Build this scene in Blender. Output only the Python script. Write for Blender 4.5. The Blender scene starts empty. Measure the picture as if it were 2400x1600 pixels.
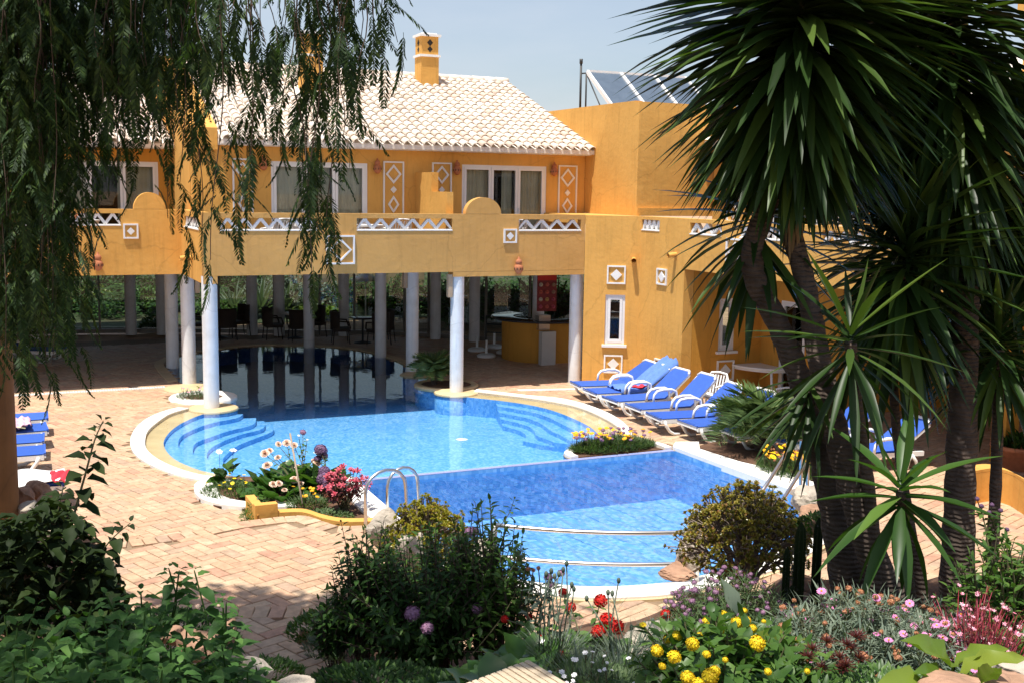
import bpy, bmesh, math, random
import numpy as np
from mathutils import Vector, Matrix
from mathutils.geometry import tessellate_polygon
R = math.radians
PI = math.pi
sc = bpy.context.scene
col = sc.collection

# ------------------------------------------------------------------ camera, sky, sun, exposure
FPX = 2650.0
PITCH = math.atan(355 / FPX); ROLL = 0.0155
YAW = math.atan2(5800, FPX / math.cos(PITCH))
CAM = np.array([0.0, 0.0, 4.45])
_fw = np.array([math.cos(YAW) * math.cos(PITCH), math.sin(YAW) * math.cos(PITCH), -math.sin(PITCH)])
_r0 = np.array([math.sin(YAW), -math.cos(YAW), 0.0]); _u0 = np.cross(_r0, _fw)
_R = math.cos(ROLL) * _r0 + math.sin(ROLL) * _u0
_U = -math.sin(ROLL) * _r0 + math.cos(ROLL) * _u0
cd = bpy.data.cameras.new('camera'); cam = bpy.data.objects.new('camera', cd); col.objects.link(cam)
cam.matrix_world = Matrix([[_R[i], _U[i], -_fw[i], CAM[i]] for i in range(3)] + [[0, 0, 0, 1]])
cd.sensor_width = 36.0; cd.sensor_fit = 'HORIZONTAL'; cd.lens = FPX / 2400 * 36; cd.clip_end = 3000; cd.clip_start = 0.1
sc.camera = cam

SUN = Vector((0.25, 0.15, -1.0)).normalized()          # direction the light travels
w = bpy.data.worlds.new('World'); sc.world = w; w.use_nodes = True
nt = w.node_tree; bg = nt.nodes['Background']
sky = nt.nodes.new('ShaderNodeTexSky'); sky.sky_type = 'NISHITA'; sky.sun_disc = False
sky.sun_elevation = math.asin(-SUN.z); sky.sun_rotation = math.atan2(-SUN.x, -SUN.y)
sky.air_density = 1.0; sky.dust_density = 1.6; sky.ozone_density = 1.4
# thin high cloud dense near the horizon, thinned overhead to lessen the fill light
_tc = nt.nodes.new('ShaderNodeTexCoord'); _mp = nt.nodes.new('ShaderNodeMapping'); _mp.inputs['Scale'].default_value = (1.2, 1.2, 5.0)
_nz = nt.nodes.new('ShaderNodeTexNoise'); _nz.inputs['Scale'].default_value = 2.2; _nz.inputs['Detail'].default_value = 7; _nz.inputs['Roughness'].default_value = 0.55
_mr = nt.nodes.new('ShaderNodeMapRange'); _mr.inputs[1].default_value = 0.3; _mr.inputs[2].default_value = 0.75; _mr.inputs[3].default_value = 0.22; _mr.inputs[4].default_value = 0.72
_mx = nt.nodes.new('ShaderNodeMix'); _mx.data_type = 'RGBA'; _mx.inputs[7].default_value = (5.2, 5.5, 6.1, 1)
nt.links.new(_tc.outputs['Generated'], _mp.inputs[0]); nt.links.new(_mp.outputs[0], _nz.inputs['Vector']); nt.links.new(_nz.outputs[0], _mr.inputs[0])
_sp = nt.nodes.new('ShaderNodeSeparateXYZ'); nt.links.new(_tc.outputs['Generated'], _sp.inputs[0])
_hz = nt.nodes.new('ShaderNodeMapRange'); _hz.inputs[1].default_value = 0.0; _hz.inputs[2].default_value = 0.75; _hz.inputs[3].default_value = 1.15; _hz.inputs[4].default_value = 0.15; nt.links.new(_sp.outputs[2], _hz.inputs[0])
_ml = nt.nodes.new('ShaderNodeMath'); _ml.operation = 'MULTIPLY'; _ml.use_clamp = True; nt.links.new(_mr.outputs[0], _ml.inputs[0]); nt.links.new(_hz.outputs[0], _ml.inputs[1])
nt.links.new(_ml.outputs[0], _mx.inputs[0]); nt.links.new(sky.outputs[0], _mx.inputs[6]); nt.links.new(_mx.outputs[2], bg.inputs[0]); bg.inputs[1].default_value = 0.11
sl = bpy.data.lights.new('sun', 'SUN'); sl.energy = 5.0; sl.angle = R(0.55); sl.color = (1.0, 0.955, 0.87)
so = bpy.data.objects.new('sun', sl); col.objects.link(so)
so.rotation_euler = SUN.to_track_quat('-Z', 'Y').to_euler()
sc.view_settings.view_transform = 'Standard'; sc.view_settings.look = 'None'
sc.view_settings.exposure = 0.43; sc.view_settings.gamma = 1.0; sc.view_settings.use_curve_mapping = False
sc.render.engine = 'CYCLES'
sc.cycles.transparent_max_bounces = 24; sc.cycles.max_bounces = 8

# picture (2400 x 1600) -> world helpers, used to read positions off the photograph's survey
def ray(px, py):
    return _fw * FPX + _R * (px - 1200) - _U * (py - 800)
def atz(px, py, z=0.0):
    d = ray(px, py); return CAM + d * (z - CAM[2]) / d[2]
def aty(px, py, y):
    d = ray(px, py); return CAM + d * (y / d[1])
def atD(px, py, D):
    return CAM + ray(px, py) * (D / FPX)

rnd = random.Random(7)
nrng = np.random.default_rng(11)

# ------------------------------------------------------------------ mesh helpers
class MB:
    def __init__(s): s.v = []; s.f = []; s.sm = []
    def add(s, v, f, sm=False):
        o = len(s.v); s.v.extend([tuple(map(float, q)) for q in v]); s.f.extend([tuple(i + o for i in q) for q in f]); s.sm.extend([sm] * len(f)); return s
    def box(s, a, b, M=None):
        x0, y0, z0 = a; x1, y1, z1 = b
        v = [(x0,y0,z0),(x1,y0,z0),(x1,y1,z0),(x0,y1,z0),(x0,y0,z1),(x1,y0,z1),(x1,y1,z1),(x0,y1,z1)]
        if M is not None: v = [M @ Vector(q) for q in v]
        return s.add(v, [(0,3,2,1),(4,5,6,7),(0,1,5,4),(1,2,6,5),(2,3,7,6),(3,0,4,7)])
    def prism(s, poly, z0, z1, bottom=True):
        n = len(poly); v = [(p[0], p[1], z0) for p in poly] + [(p[0], p[1], z1) for p in poly]
        tri = tessellate_polygon([[Vector((p[0], p[1], 0)) for p in poly]])
        f = [tuple(i + n for i in t) for t in tri]
        if bottom: f += [tuple(reversed(t)) for t in tri]
        f += [(i, (i + 1) % n, (i + 1) % n + n, i + n) for i in range(n)]
        return s.add(v, f)
    def bar(s, a, b, w, h, up=(0, 0, 1)):
        a = Vector(a); b = Vector(b); d = (b - a).normalized(); u = Vector(up); x = d.cross(u).normalized(); u = x.cross(d)
        v = []
        for p in (a, b):
            for i, j in ((-1,-1),(1,-1),(1,1),(-1,1)): v.append(p + x * i * w / 2 + u * j * h / 2)
        return s.add(v, [(0,3,2,1),(4,5,6,7),(0,1,5,4),(1,2,6,5),(2,3,7,6),(3,0,4,7)])
    def tube(s, pts, r, n=8, cap=True):
        pts = [Vector(p) for p in pts]; m = len(pts)
        rs = r if isinstance(r, (list, tuple)) else [r] * m
        v = []; ref = None
        for i, p in enumerate(pts):
            d = (pts[min(i + 1, m - 1)] - pts[max(i - 1, 0)])
            if d.length < 1e-9: d = Vector((0, 0, 1))
            d.normalize()
            if ref is None:
                ref = Vector((1, 0, 0)) if abs(d.x) < 0.8 else Vector((0, 1, 0))
            x = (ref - d * ref.dot(d)).normalized(); ref = x; y = d.cross(x)
            for k in range(n):
                a = 2 * PI * k / n; v.append(p + (x * math.cos(a) + y * math.sin(a)) * rs[i])
        f = []
        for i in range(m - 1):
            for k in range(n):
                k2 = (k + 1) % n; f.append((i*n+k, i*n+k2, (i+1)*n+k2, (i+1)*n+k))
        if cap: f.append(tuple(reversed(range(n)))); f.append(tuple((m-1)*n+k for k in range(n)))
        return s.add(v, f, True)
    def lathe(s, prof, c=(0, 0, 0), n=20, a0=0, a1=2*PI):
        full = abs(a1 - a0 - 2*PI) < 1e-6; v = []
        m = n if full else n + 1
        for r_, z in prof:
            for k in range(m):
                a = a0 + (a1 - a0) * k / n; v.append((c[0] + r_*math.cos(a), c[1] + r_*math.sin(a), c[2] + z))
        f = []
        for i in range(len(prof) - 1):
            for k in range(n):
                k2 = (k + 1) % m; f.append((i*m+k, i*m+k2, (i+1)*m+k2, (i+1)*m+k))
        return s.add(v, f, True)
    def build(s, name, m, parent=None, loc=None):
        me = bpy.data.meshes.new(name); me.from_pydata(s.v, [], s.f); me.materials.append(m)
        me.polygons.foreach_set('use_smooth', s.sm); me.update()
        return link(name, me, parent, loc)
def link(name, me, parent=None, loc=None):
    o = bpy.data.objects.new(name, me); col.objects.link(o)
    if parent is not None: o.parent = parent
    if loc is not None: o.location = loc
    return o
def tag(o, label=None, cat=None, group=None, kind=None):
    if label: o['label'] = label
    if cat: o['category'] = cat
    if group: o['group'] = group
    if kind: o['kind'] = kind
    return o
def empty(name, loc=(0, 0, 0), rz=0, label=None, cat=None, group=None):
    o = bpy.data.objects.new(name, None); col.objects.link(o); o.location = loc; o.rotation_euler = (0, 0, rz)
    o.empty_display_size = 0.2
    return tag(o, label, cat, group)
def struct(o): o['kind'] = 'structure'; return o
def copy_tree(o, parent=None):
    c = o.copy(); col.objects.link(c); c.parent = parent
    for ch in list(o.children): copy_tree(ch, c)
    return c

# ------------------------------------------------------------------ materials
MATS = {}
def nodes(name):
    m = bpy.data.materials.new(name); m.use_nodes = True; t = m.node_tree
    return m, t, t.nodes, t.links, t.nodes['Principled BSDF']
def N(t, ty, **k):
    n = t.nodes.new(ty)
    for a, b in k.items(): setattr(n, a, b)
    return n
def plain(name, c, rough=0.6, metal=0.0, var=0.12, scale=4.0, bump=0.0, bscale=60.0, spec=0.5, dirt=None, dscale=1.2, streak=0.0):
    """colour with soft blotches (var), optional weathering colour and fine relief"""
    m, t, n, l, b = nodes(name)
    tc = N(t, 'ShaderNodeTexCoord')
    nz = N(t, 'ShaderNodeTexNoise'); nz.inputs['Scale'].default_value = scale; nz.inputs['Detail'].default_value = 6
    l.new(tc.outputs['Object'], nz.inputs['Vector'])
    rp = N(t, 'ShaderNodeMapRange'); rp.inputs[1].default_value = 0.3; rp.inputs[2].default_value = 0.7
    rp.inputs[3].default_value = 1 - var; rp.inputs[4].default_value = 1 + var
    l.new(nz.outputs[0], rp.inputs[0])
    mx = N(t, 'ShaderNodeVectorMath', operation='SCALE'); mx.inputs[0].default_value = c[:3]
    l.new(rp.outputs[0], mx.inputs['Scale']); out = mx.outputs[0]
    if dirt:
        n2 = N(t, 'ShaderNodeTexNoise'); n2.inputs['Scale'].default_value = dscale; n2.inputs['Detail'].default_value = 8; n2.inputs['Roughness'].default_value = 0.65
        l.new(tc.outputs['Object'], n2.inputs['Vector'])
        r2 = N(t, 'ShaderNodeMapRange'); r2.inputs[1].default_value = 0.52; r2.inputs[2].default_value = 0.72; r2.inputs[4].default_value = 0.55
        l.new(n2.outputs[0], r2.inputs[0])
        mm = N(t, 'ShaderNodeMix', data_type='RGBA'); l.new(r2.outputs[0], mm.inputs[0]); l.new(out, mm.inputs[6]); mm.inputs[7].default_value = (*dirt, 1)
        out = mm.outputs[2]
    if streak:
        m4 = N(t, 'ShaderNodeMapping'); m4.inputs['Scale'].default_value = (5, 5, .5); l.new(tc.outputs['Object'], m4.inputs[0])
        n4 = N(t, 'ShaderNodeTexNoise'); n4.inputs['Scale'].default_value = 1.6; n4.inputs['Detail'].default_value = 9; n4.inputs['Roughness'].default_value = 0.7; l.new(m4.outputs[0], n4.inputs['Vector'])
        r4 = N(t, 'ShaderNodeMapRange'); r4.inputs[1].default_value = .5; r4.inputs[2].default_value = .78; r4.inputs[3].default_value = 1.0; r4.inputs[4].default_value = 1-streak; l.new(n4.outputs[0], r4.inputs[0])
        v5 = N(t, 'ShaderNodeTexVoronoi', feature='DISTANCE_TO_EDGE'); v5.inputs['Scale'].default_value = .45; n5 = N(t, 'ShaderNodeTexNoise'); n5.inputs['Scale'].default_value = 2.5; n5.inputs['Detail'].default_value = 6
        x5 = N(t, 'ShaderNodeMix', data_type='RGBA'); x5.inputs[0].default_value = .25; l.new(tc.outputs['Object'], n5.inputs['Vector']); l.new(tc.outputs['Object'], x5.inputs[6]); l.new(n5.outputs['Color'], x5.inputs[7]); l.new(x5.outputs[2], v5.inputs['Vector'])
        r5 = N(t, 'ShaderNodeMapRange'); r5.inputs[1].default_value = .0; r5.inputs[2].default_value = .006; r5.inputs[3].default_value = .86; r5.inputs[4].default_value = 1.0; l.new(v5.outputs['Distance'], r5.inputs[0])
        m5 = N(t, 'ShaderNodeMath', operation='MULTIPLY'); l.new(r4.outputs[0], m5.inputs[0]); l.new(r5.outputs[0], m5.inputs[1])
        s5 = N(t, 'ShaderNodeVectorMath', operation='SCALE'); l.new(out, s5.inputs[0]); l.new(m5.outputs[0], s5.inputs['Scale']); out = s5.outputs[0]
    l.new(out, b.inputs['Base Color'])
    b.inputs['Roughness'].default_value = rough; b.inputs['Metallic'].default_value = metal; b.inputs['Specular IOR Level'].default_value = spec
    if bump:
        n3 = N(t, 'ShaderNodeTexNoise'); n3.inputs['Scale'].default_value = bscale; n3.inputs['Detail'].default_value = 4
        l.new(tc.outputs['Object'], n3.inputs['Vector'])
        bp = N(t, 'ShaderNodeBump'); bp.inputs['Strength'].default_value = bump; bp.inputs['Distance'].default_value = 0.02
        l.new(n3.outputs[0], bp.inputs['Height']); l.new(bp.outputs[0], b.inputs['Normal'])
    MATS[name] = m; return m
def piece(name, cols, rough=0.7, stripe=0.0, grain=0.25, bump=0.25, spec=0.3):
    """colour that differs from piece to piece (per island and per object), for bricks, tiles, stones, petals"""
    m, t, n, l, b = nodes(name)
    ge = N(t, 'ShaderNodeNewGeometry'); oi = N(t, 'ShaderNodeObjectInfo'); tc = N(t, 'ShaderNodeTexCoord')
    ad = N(t, 'ShaderNodeMath', operation='ADD'); l.new(ge.outputs['Random Per Island'], ad.inputs[0]); l.new(oi.outputs['Random'], ad.inputs[1])
    fr = N(t, 'ShaderNodeMath', operation='FRACT'); l.new(ad.outputs[0], fr.inputs[0])
    cr = N(t, 'ShaderNodeValToRGB'); cr.color_ramp.interpolation = 'LINEAR'
    els = cr.color_ramp.elements
    while len(els) < len(cols): els.new(0.5)
    for i, c in enumerate(cols): els[i].position = i / (len(cols) - 1); els[i].color = (*c, 1)
    l.new(fr.outputs[0], cr.inputs[0])
    nz = N(t, 'ShaderNodeTexNoise'); nz.inputs['Scale'].default_value = 9; nz.inputs['Detail'].default_value = 7; nz.inputs['Roughness'].default_value = 0.65
    l.new(tc.outputs['Object'], nz.inputs['Vector'])
    rp = N(t, 'ShaderNodeMapRange'); rp.inputs[1].default_value = 0.3; rp.inputs[2].default_value = 0.7; rp.inputs[3].default_value = 1 - grain; rp.inputs[4].default_value = 1 + grain
    l.new(nz.outputs[0], rp.inputs[0])
    mx = N(t, 'ShaderNodeVectorMath', operation='SCALE'); l.new(cr.outputs[0], mx.inputs[0]); l.new(rp.outputs[0], mx.inputs['Scale'])
    l.new(mx.outputs[0], b.inputs['Base Color'])
    b.inputs['Roughness'].default_value = rough; b.inputs['Specular IOR Level'].default_value = spec
    if bump:
        n3 = N(t, 'ShaderNodeTexNoise'); n3.inputs['Scale'].default_value = 45; n3.inputs['Detail'].default_value = 4
        l.new(tc.outputs['Object'], n3.inputs['Vector'])
        bp = N(t, 'ShaderNodeBump'); bp.inputs['Strength'].default_value = bump; bp.inputs['Distance'].default_value = 0.01
        l.new(n3.outputs[0], bp.inputs['Height']); l.new(bp.outputs[0], b.inputs['Normal'])
    MATS[name] = m; return m
def leafm(name, c1, c2, c3=None, trans=0.3, rough=0.42, spec=0.4):
    m, t, n, l, b = nodes(name)
    ge = N(t, 'ShaderNodeNewGeometry'); oi = N(t, 'ShaderNodeObjectInfo')
    ad = N(t, 'ShaderNodeMath', operation='ADD'); l.new(ge.outputs['Random Per Island'], ad.inputs[0]); l.new(oi.outputs['Random'], ad.inputs[1])
    fr = N(t, 'ShaderNodeMath', operation='FRACT'); l.new(ad.outputs[0], fr.inputs[0])
    cr = N(t, 'ShaderNodeValToRGB'); e = cr.color_ramp.elements; e[0].color = (*c1, 1); e[1].color = (*c2, 1)
    if c3: e[1].position = 0.75; k = e.new(1.0); k.color = (*c3, 1)
    l.new(fr.outputs[0], cr.inputs[0])
    l.new(cr.outputs[0], b.inputs['Base Color']); b.inputs['Roughness'].default_value = rough; b.inputs['Specular IOR Level'].default_value = spec
    tr = N(t, 'ShaderNodeBsdfTranslucent')
    sc_ = N(t, 'ShaderNodeVectorMath', operation='MULTIPLY'); l.new(cr.outputs[0], sc_.inputs[0]); sc_.inputs[1].default_value = (1.5, 1.7, 0.7)
    l.new(sc_.outputs[0], tr.inputs[0])
    ms = N(t, 'ShaderNodeMixShader'); ms.inputs[0].default_value = trans
    l.new(b.outputs[0], ms.inputs[1]); l.new(tr.outputs[0], ms.inputs[2]); l.new(ms.outputs[0], n['Material Output'].inputs[0])
    MATS[name] = m; return m
def water(name, s1, h, tint=(1, 1, 1), s2=26.0, stretch=(1, 1, 1)):
    """clear pool water: see-through, mirror-like at low angles, rippled"""
    m, t, n, l, b = nodes(name); n.remove(b)
    tc = N(t, 'ShaderNodeTexCoord'); mp = N(t, 'ShaderNodeMapping'); mp.inputs['Scale'].default_value = stretch; mp.inputs['Rotation'].default_value = (0, 0, R(-24))
    l.new(tc.outputs['Object'], mp.inputs[0])
    a = N(t, 'ShaderNodeTexNoise'); a.inputs['Scale'].default_value = s1; a.inputs['Detail'].default_value = 3; a.inputs['Distortion'].default_value = 0.6
    l.new(mp.outputs[0], a.inputs['Vector'])
    bp = N(t, 'ShaderNodeBump'); bp.inputs['Strength'].default_value = 1.0; bp.inputs['Distance'].default_value = h
    l.new(a.outputs[0], bp.inputs['Height'])
    g = N(t, 'ShaderNodeBsdfGlossy'); g.inputs['Roughness'].default_value = 0.0; l.new(bp.outputs[0], g.inputs['Normal'])
    tr = N(t, 'ShaderNodeBsdfTransparent'); tr.inputs[0].default_value = (*tint, 1)
    fz = N(t, 'ShaderNodeFresnel'); fz.inputs[0].default_value = 1.33; l.new(bp.outputs[0], fz.inputs['Normal'])
    ms = N(t, 'ShaderNodeMixShader'); l.new(fz.outputs[0], ms.inputs[0]); l.new(tr.outputs[0], ms.inputs[1]); l.new(g.outputs[0], ms.inputs[2])
    l.new(ms.outputs[0], n['Material Output'].inputs[0]); MATS[name] = m; return m
def glass(name, tint=(0.8, 0.85, 0.83), ior=1.6):
    m, t, n, l, b = nodes(name); n.remove(b)
    g = N(t, 'ShaderNodeBsdfGlossy'); g.inputs['Roughness'].default_value = 0.01
    tr = N(t, 'ShaderNodeBsdfTransparent'); tr.inputs[0].default_value = (*tint, 1)
    fz = N(t, 'ShaderNodeFresnel'); fz.inputs[0].default_value = ior
    ms = N(t, 'ShaderNodeMixShader'); l.new(fz.outputs[0], ms.inputs[0]); l.new(tr.outputs[0], ms.inputs[1]); l.new(g.outputs[0], ms.inputs[2])
    l.new(ms.outputs[0], n['Material Output'].inputs[0]); MATS[name] = m; return m
def mosaic(name, c1, c2, c3, scale=40.0):
    """small pool tiles: colour changes tile by tile, pale joints"""
    m, t, n, l, b = nodes(name)
    tc = N(t, 'ShaderNodeTexCoord')
    vo = N(t, 'ShaderNodeTexVoronoi'); vo.inputs['Scale'].default_value = scale; vo.inputs['Randomness'].default_value = 0.25
    l.new(tc.outputs['Object'], vo.inputs['Vector'])
    cr = N(t, 'ShaderNodeValToRGB'); e = cr.color_ramp.elements; e[0].color = (*c1, 1); e[1].color = (*c3, 1); k = e.new(0.5); k.color = (*c2, 1)
    sp = N(t, 'ShaderNodeSeparateColor'); l.new(vo.outputs['Color'], sp.inputs[0])
    nz = N(t, 'ShaderNodeTexNoise'); nz.inputs['Scale'].default_value = 3.0; nz.inputs['Detail'].default_value = 5; l.new(tc.outputs['Object'], nz.inputs['Vector'])
    ad = N(t, 'ShaderNodeMath', operation='MULTIPLY_ADD'); l.new(sp.outputs[0], ad.inputs[0]); ad.inputs[1].default_value = 0.6; 
    ml = N(t, 'ShaderNodeMath', operation='MULTIPLY'); l.new(nz.outputs[0], ml.inputs[0]); ml.inputs[1].default_value = 0.5
    l.new(ml.outputs[0], ad.inputs[2]); l.new(ad.outputs[0], cr.inputs[0])
    l.new(cr.outputs[0], b.inputs['Base Color']); b.inputs['Roughness'].default_value = 0.35
    MATS[name] = m; return m

ORANGE = (0.70, 0.375, 0.095)
plaster = plain('ochre_plaster', ORANGE, 0.85, var=0.07, scale=1.3, bump=0.35, bscale=9, spec=0.2, dirt=(0.58, 0.28, 0.06), dscale=0.9, streak=.22)
plasterFront = plain('grazing_lit_plaster', (0.62, 0.345, 0.11), 0.85, var=0.07, scale=1.1, bump=0.35, bscale=9, spec=0.2, dirt=(0.54, 0.28, 0.07), dscale=0.7, streak=.2)  # duller copy of the ochre for the front parapet, grazing light put into it
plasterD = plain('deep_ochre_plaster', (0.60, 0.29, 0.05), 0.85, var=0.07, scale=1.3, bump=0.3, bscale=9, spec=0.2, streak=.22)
white = plain('white_paint', (0.8, 0.79, 0.77), 0.6, var=0.05, bump=0.1, bscale=30)
whitecol = plain('white_column_paint', (0.74, 0.745, 0.75), 0.55, var=0.06, bump=0.12, bscale=16, dirt=(0.56, 0.55, 0.52), dscale=2.6, streak=.18)
pvc = plain('white_window_frame', (0.8, 0.79, 0.78), 0.3, var=0.02)
plastic = plain('white_plastic', (0.82, 0.82, 0.80), 0.35, var=0.04)
blue = piece('blue_sling_fabric', [(0.028,0.09,0.42),(0.035,0.105,0.46),(0.045,0.12,0.47),(0.03,0.095,0.40)], 0.85, grain=.08, bump=.15)
bluetowel = plain('pale_blue_towel', (0.11, 0.22, 0.58), 0.95, var=0.12, scale=12, bump=0.5, bscale=60)
redcloth = plain('red_cloth', (0.6, 0.03, 0.05), 0.9)
steel = plain('brushed_steel', (0.66, 0.63, 0.60), 0.33, metal=1.0, var=0.05)
terracotta = plain('terracotta', (0.45, 0.16, 0.07), 0.85, var=0.15, scale=12, bump=0.3)
marble = plain('white_marble_coping', (0.80, 0.77, 0.72), 0.6, var=0.06, scale=3, bump=0.1, dirt=(0.66, 0.6, 0.52), dscale=2.5)
sandst = plain('tan_sandstone', (0.62, 0.46, 0.26), 0.6, var=0.12, scale=2.5, bump=0.1, dirt=(0.5, 0.34, 0.16), dscale=2.0)
rooftile = piece('pale_clay_tile', [(0.74, 0.64, 0.53), (0.78, 0.69, 0.59), (0.68, 0.55, 0.44), (0.80, 0.73, 0.64), (0.72, 0.60, 0.48), (0.60, 0.47, 0.37)], 0.8, grain=0.16, bump=0.2)
brickm = piece('peach_paving_brick', [(0.50, 0.33, 0.205), (0.52, 0.34, 0.21), (0.48, 0.295, 0.185), (0.54, 0.375, 0.24), (0.51, 0.33, 0.21), (0.46, 0.25, 0.165), (0.56, 0.40, 0.26), (0.47, 0.33, 0.215), (0.43, 0.29, 0.20)], 0.6, grain=0.26, bump=0.35, spec=0.45)
joint = plain('sandy_joint', (0.24, 0.165, 0.10), 0.95, var=0.15, scale=14)
soil = plain('reddish_soil', (0.11, 0.055, 0.03), 0.95, var=0.35, scale=5, bump=0.8, bscale=18)
gravelsoil = plain('dry_garden_ground', (0.42, 0.27, 0.16), 0.95, var=0.3, scale=2, bump=0.5, bscale=12)
rockm = plain('pale_limestone', (0.43, 0.37, 0.30), 0.9, var=0.28, scale=5, bump=1.0, bscale=14, dirt=(0.30, 0.22, 0.15), dscale=4)
rockr = plain('reddish_limestone', (0.38, 0.22, 0.14), 0.9, var=0.35, scale=7, bump=1.0, bscale=14, dirt=(0.18, 0.10, 0.07), dscale=5)
poolm = mosaic('light_blue_mosaic', (0.06, 0.26, 0.60), (0.13, 0.38, 0.72), (0.32, 0.58, 0.85), 24)
poolm2 = mosaic('deep_blue_mosaic', (0.15, 0.25, 0.44), (0.21, 0.32, 0.52), (0.30, 0.42, 0.62), 24)
poolm3 = mosaic('mid_blue_mosaic', (0.06, 0.24, 0.56), (0.12, 0.34, 0.65), (0.28, 0.52, 0.80), 16)
weirm = mosaic('violet_blue_mosaic', (0.20, 0.25, 0.52), (0.28, 0.32, 0.60), (0.38, 0.42, 0.68), 55)
waterm = water('still_pool_water', 3.0, 0.0028, tint=(0.93, 0.985, 1.0))
waterm2 = water('rippled_pool_water', 2.6, 0.075, tint=(0.92, 0.97, 1.0), stretch=(1.6, 0.55, 1))
glassm = glass('window_glass')
glassdark = glass('patio_door_glass', (0.88, 0.9, 0.88), 1.5)
curtain = plain('cream_curtain', (0.74, 0.70, 0.58), 0.9, var=0.1)
dark = plain('dark_interior', (0.03, 0.025, 0.02), 0.9)
wicker = plain('dark_wicker', (0.035, 0.022, 0.015), 0.7, bump=0.6, bscale=80)
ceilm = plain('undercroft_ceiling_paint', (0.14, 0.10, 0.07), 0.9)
darktop = plain('dark_stone_top', (0.05, 0.05, 0.055), 0.12)
iron = plain('dark_iron', (0.03, 0.03, 0.03), 0.5)
bark = plain('yucca_bark', (0.065, 0.046, 0.035), 0.95, var=0.45, scale=9, bump=1.0, bscale=26)
_t = bark.node_tree; _w = N(_t, 'ShaderNodeTexWave', bands_direction='Z'); _w.inputs['Scale'].default_value = 9; _w.inputs['Distortion'].default_value = 5; _w.inputs['Detail'].default_value = 3
_c = N(_t, 'ShaderNodeTexCoord'); _t.links.new(_c.outputs['Object'], _w.inputs['Vector']); _b = [n_ for n_ in _t.nodes if n_.bl_idname == 'ShaderNodeBump'][0]; _b2 = N(_t, 'ShaderNodeBump'); _b2.inputs['Strength'].default_value = 1.0; _b2.inputs['Distance'].default_value = .010
_t.links.new(_w.outputs['Fac'], _b2.inputs['Height']); _t.links.new(_b.outputs[0], _b2.inputs['Normal']); _t.links.new(_b2.outputs[0], _t.nodes['Principled BSDF'].inputs['Normal'])
stemm = plain('green_brown_stem', (0.10, 0.09, 0.04), 0.8, var=0.2)
greystem = plain('grey_succulent_branch', (0.27, 0.21, 0.17), 0.85, var=0.2)
woodstem = plain('grey_brown_stem', (0.10, 0.07, 0.05), 0.9, var=0.25)
solarm = plain('solar_collector_glass', (0.10, 0.13, 0.17), 0.15, var=0.1)
exec_part = None
# ------------------------------------------------------------------ pool outlines (metres; X along the facade, Y away from it)
LOUT = [(3.27,23.09),(2.95,22.8),(2.56,22.17),(2.26,21.33),(2.07,20.39),(2.01,19.48),(2.09,18.71),(2.3,17.94),(2.54,17.42),(2.80,17.08)]
LIN = [(3.47,22.95),(3.05,22.51),(2.72,21.81),(2.45,21.06),(2.31,20.32),(2.24,19.53),(2.32,18.76),(2.50,18.1),(2.74,17.56),(3.0,17.25)]
LTAN = [(4.0,22.70),(3.66,22.54),(3.22,21.93),(2.89,21.25),(2.65,20.45),(2.57,19.79),(2.60,19.0),(2.74,18.4),(2.96,17.86),(3.3,17.45)]
ROUT = [(9.75,23.0),(10.55,21.9),(10.99,21.42),(11.2,20.66),(11.2,19.65),(11.05,18.82),(10.81,18.09),(10.49,17.45),(10.24,17.12)]
RIN = [(9.6,22.8),(10.25,21.9),(10.66,21.2),(10.90,20.5),(10.92,19.74),(10.80,18.75),(10.55,17.89),(10.2,17.3),(10.0,17.12)]
RTAN = [(9.2,22.6),(9.75,21.95),(10.2,21.2),(10.39,20.47),(10.41,19.56),(10.33,18.75),(10.13,18.04),(9.94,17.66),(9.6,17.33)]
RBED = [(9.35,17.22),(8.95,17.05),(8.72,16.75),(8.68,16.47)]
INNER = [(9.2,23.1),(9.3,25.9),(9.40,26.45),(9.45,27.7),(9.4,28.25),(9.18,29.61),(8.67,30.53),(8.02,31.06),(6.91,31.58),(6.16,31.52),(5.5,31.14),(4.86,30.77),(4.33,30.24),(3.98,29.56),(3.79,28.99),(3.75,28.15),(3.75,26.37),(3.78,25.0),(3.78,23.2)]
BEDL = [(3.55,17.05),(4.2,16.85),(4.62,16.75),(4.9,16.47)]
W1 = RBED[::-1] + RIN[::-1] + INNER + LIN + BEDL
PIN = RBED[::-1] + RTAN[::-1] + INNER + LTAN + BEDL
ZU = -0.45; ZL = -0.86
LP = [(4.9,16.33),(4.86,13.7),(4.86,12.5),(5.19,11.52),(5.68,10.98),(6.26,10.68),(7.1,10.58),(8.5,10.9),(9.8,11.6),(10.6,12.6),(10.78,13.35),(10.73,15.0),(10.70,16.33)]
def smooth(pts, k=4, closed=False):
    out = []; n = len(pts)
    rng = range(n) if closed else range(n - 1)
    for i in rng:
        if closed: p0, p1, p2, p3 = pts[i-1], pts[i], pts[(i+1) % n], pts[(i+2) % n]
        else: p0, p1, p2, p3 = pts[max(i-1, 0)], pts[i], pts[i+1], pts[min(i+2, n-1)]
        for j in range(k):
            t = j / k
            out.append(tuple(0.5 * (2*p1[c] + (p2[c]-p0[c])*t + (2*p0[c]-5*p1[c]+4*p2[c]-p3[c])*t*t + (3*p1[c]-p0[c]-3*p2[c]+p3[c])*t**3) for c in range(len(p1))))
    if not closed: out.append(tuple(pts[-1]))
    return out
def inpoly(x, y, poly):
    r = False; j = len(poly) - 1
    for i in range(len(poly)):
        a = poly[i]; b = poly[j]
        if (a[1] > y) != (b[1] > y) and x < (b[0]-a[0]) * (y-a[1]) / (b[1]-a[1]) + a[0]: r = not r
        j = i
    return r
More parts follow.
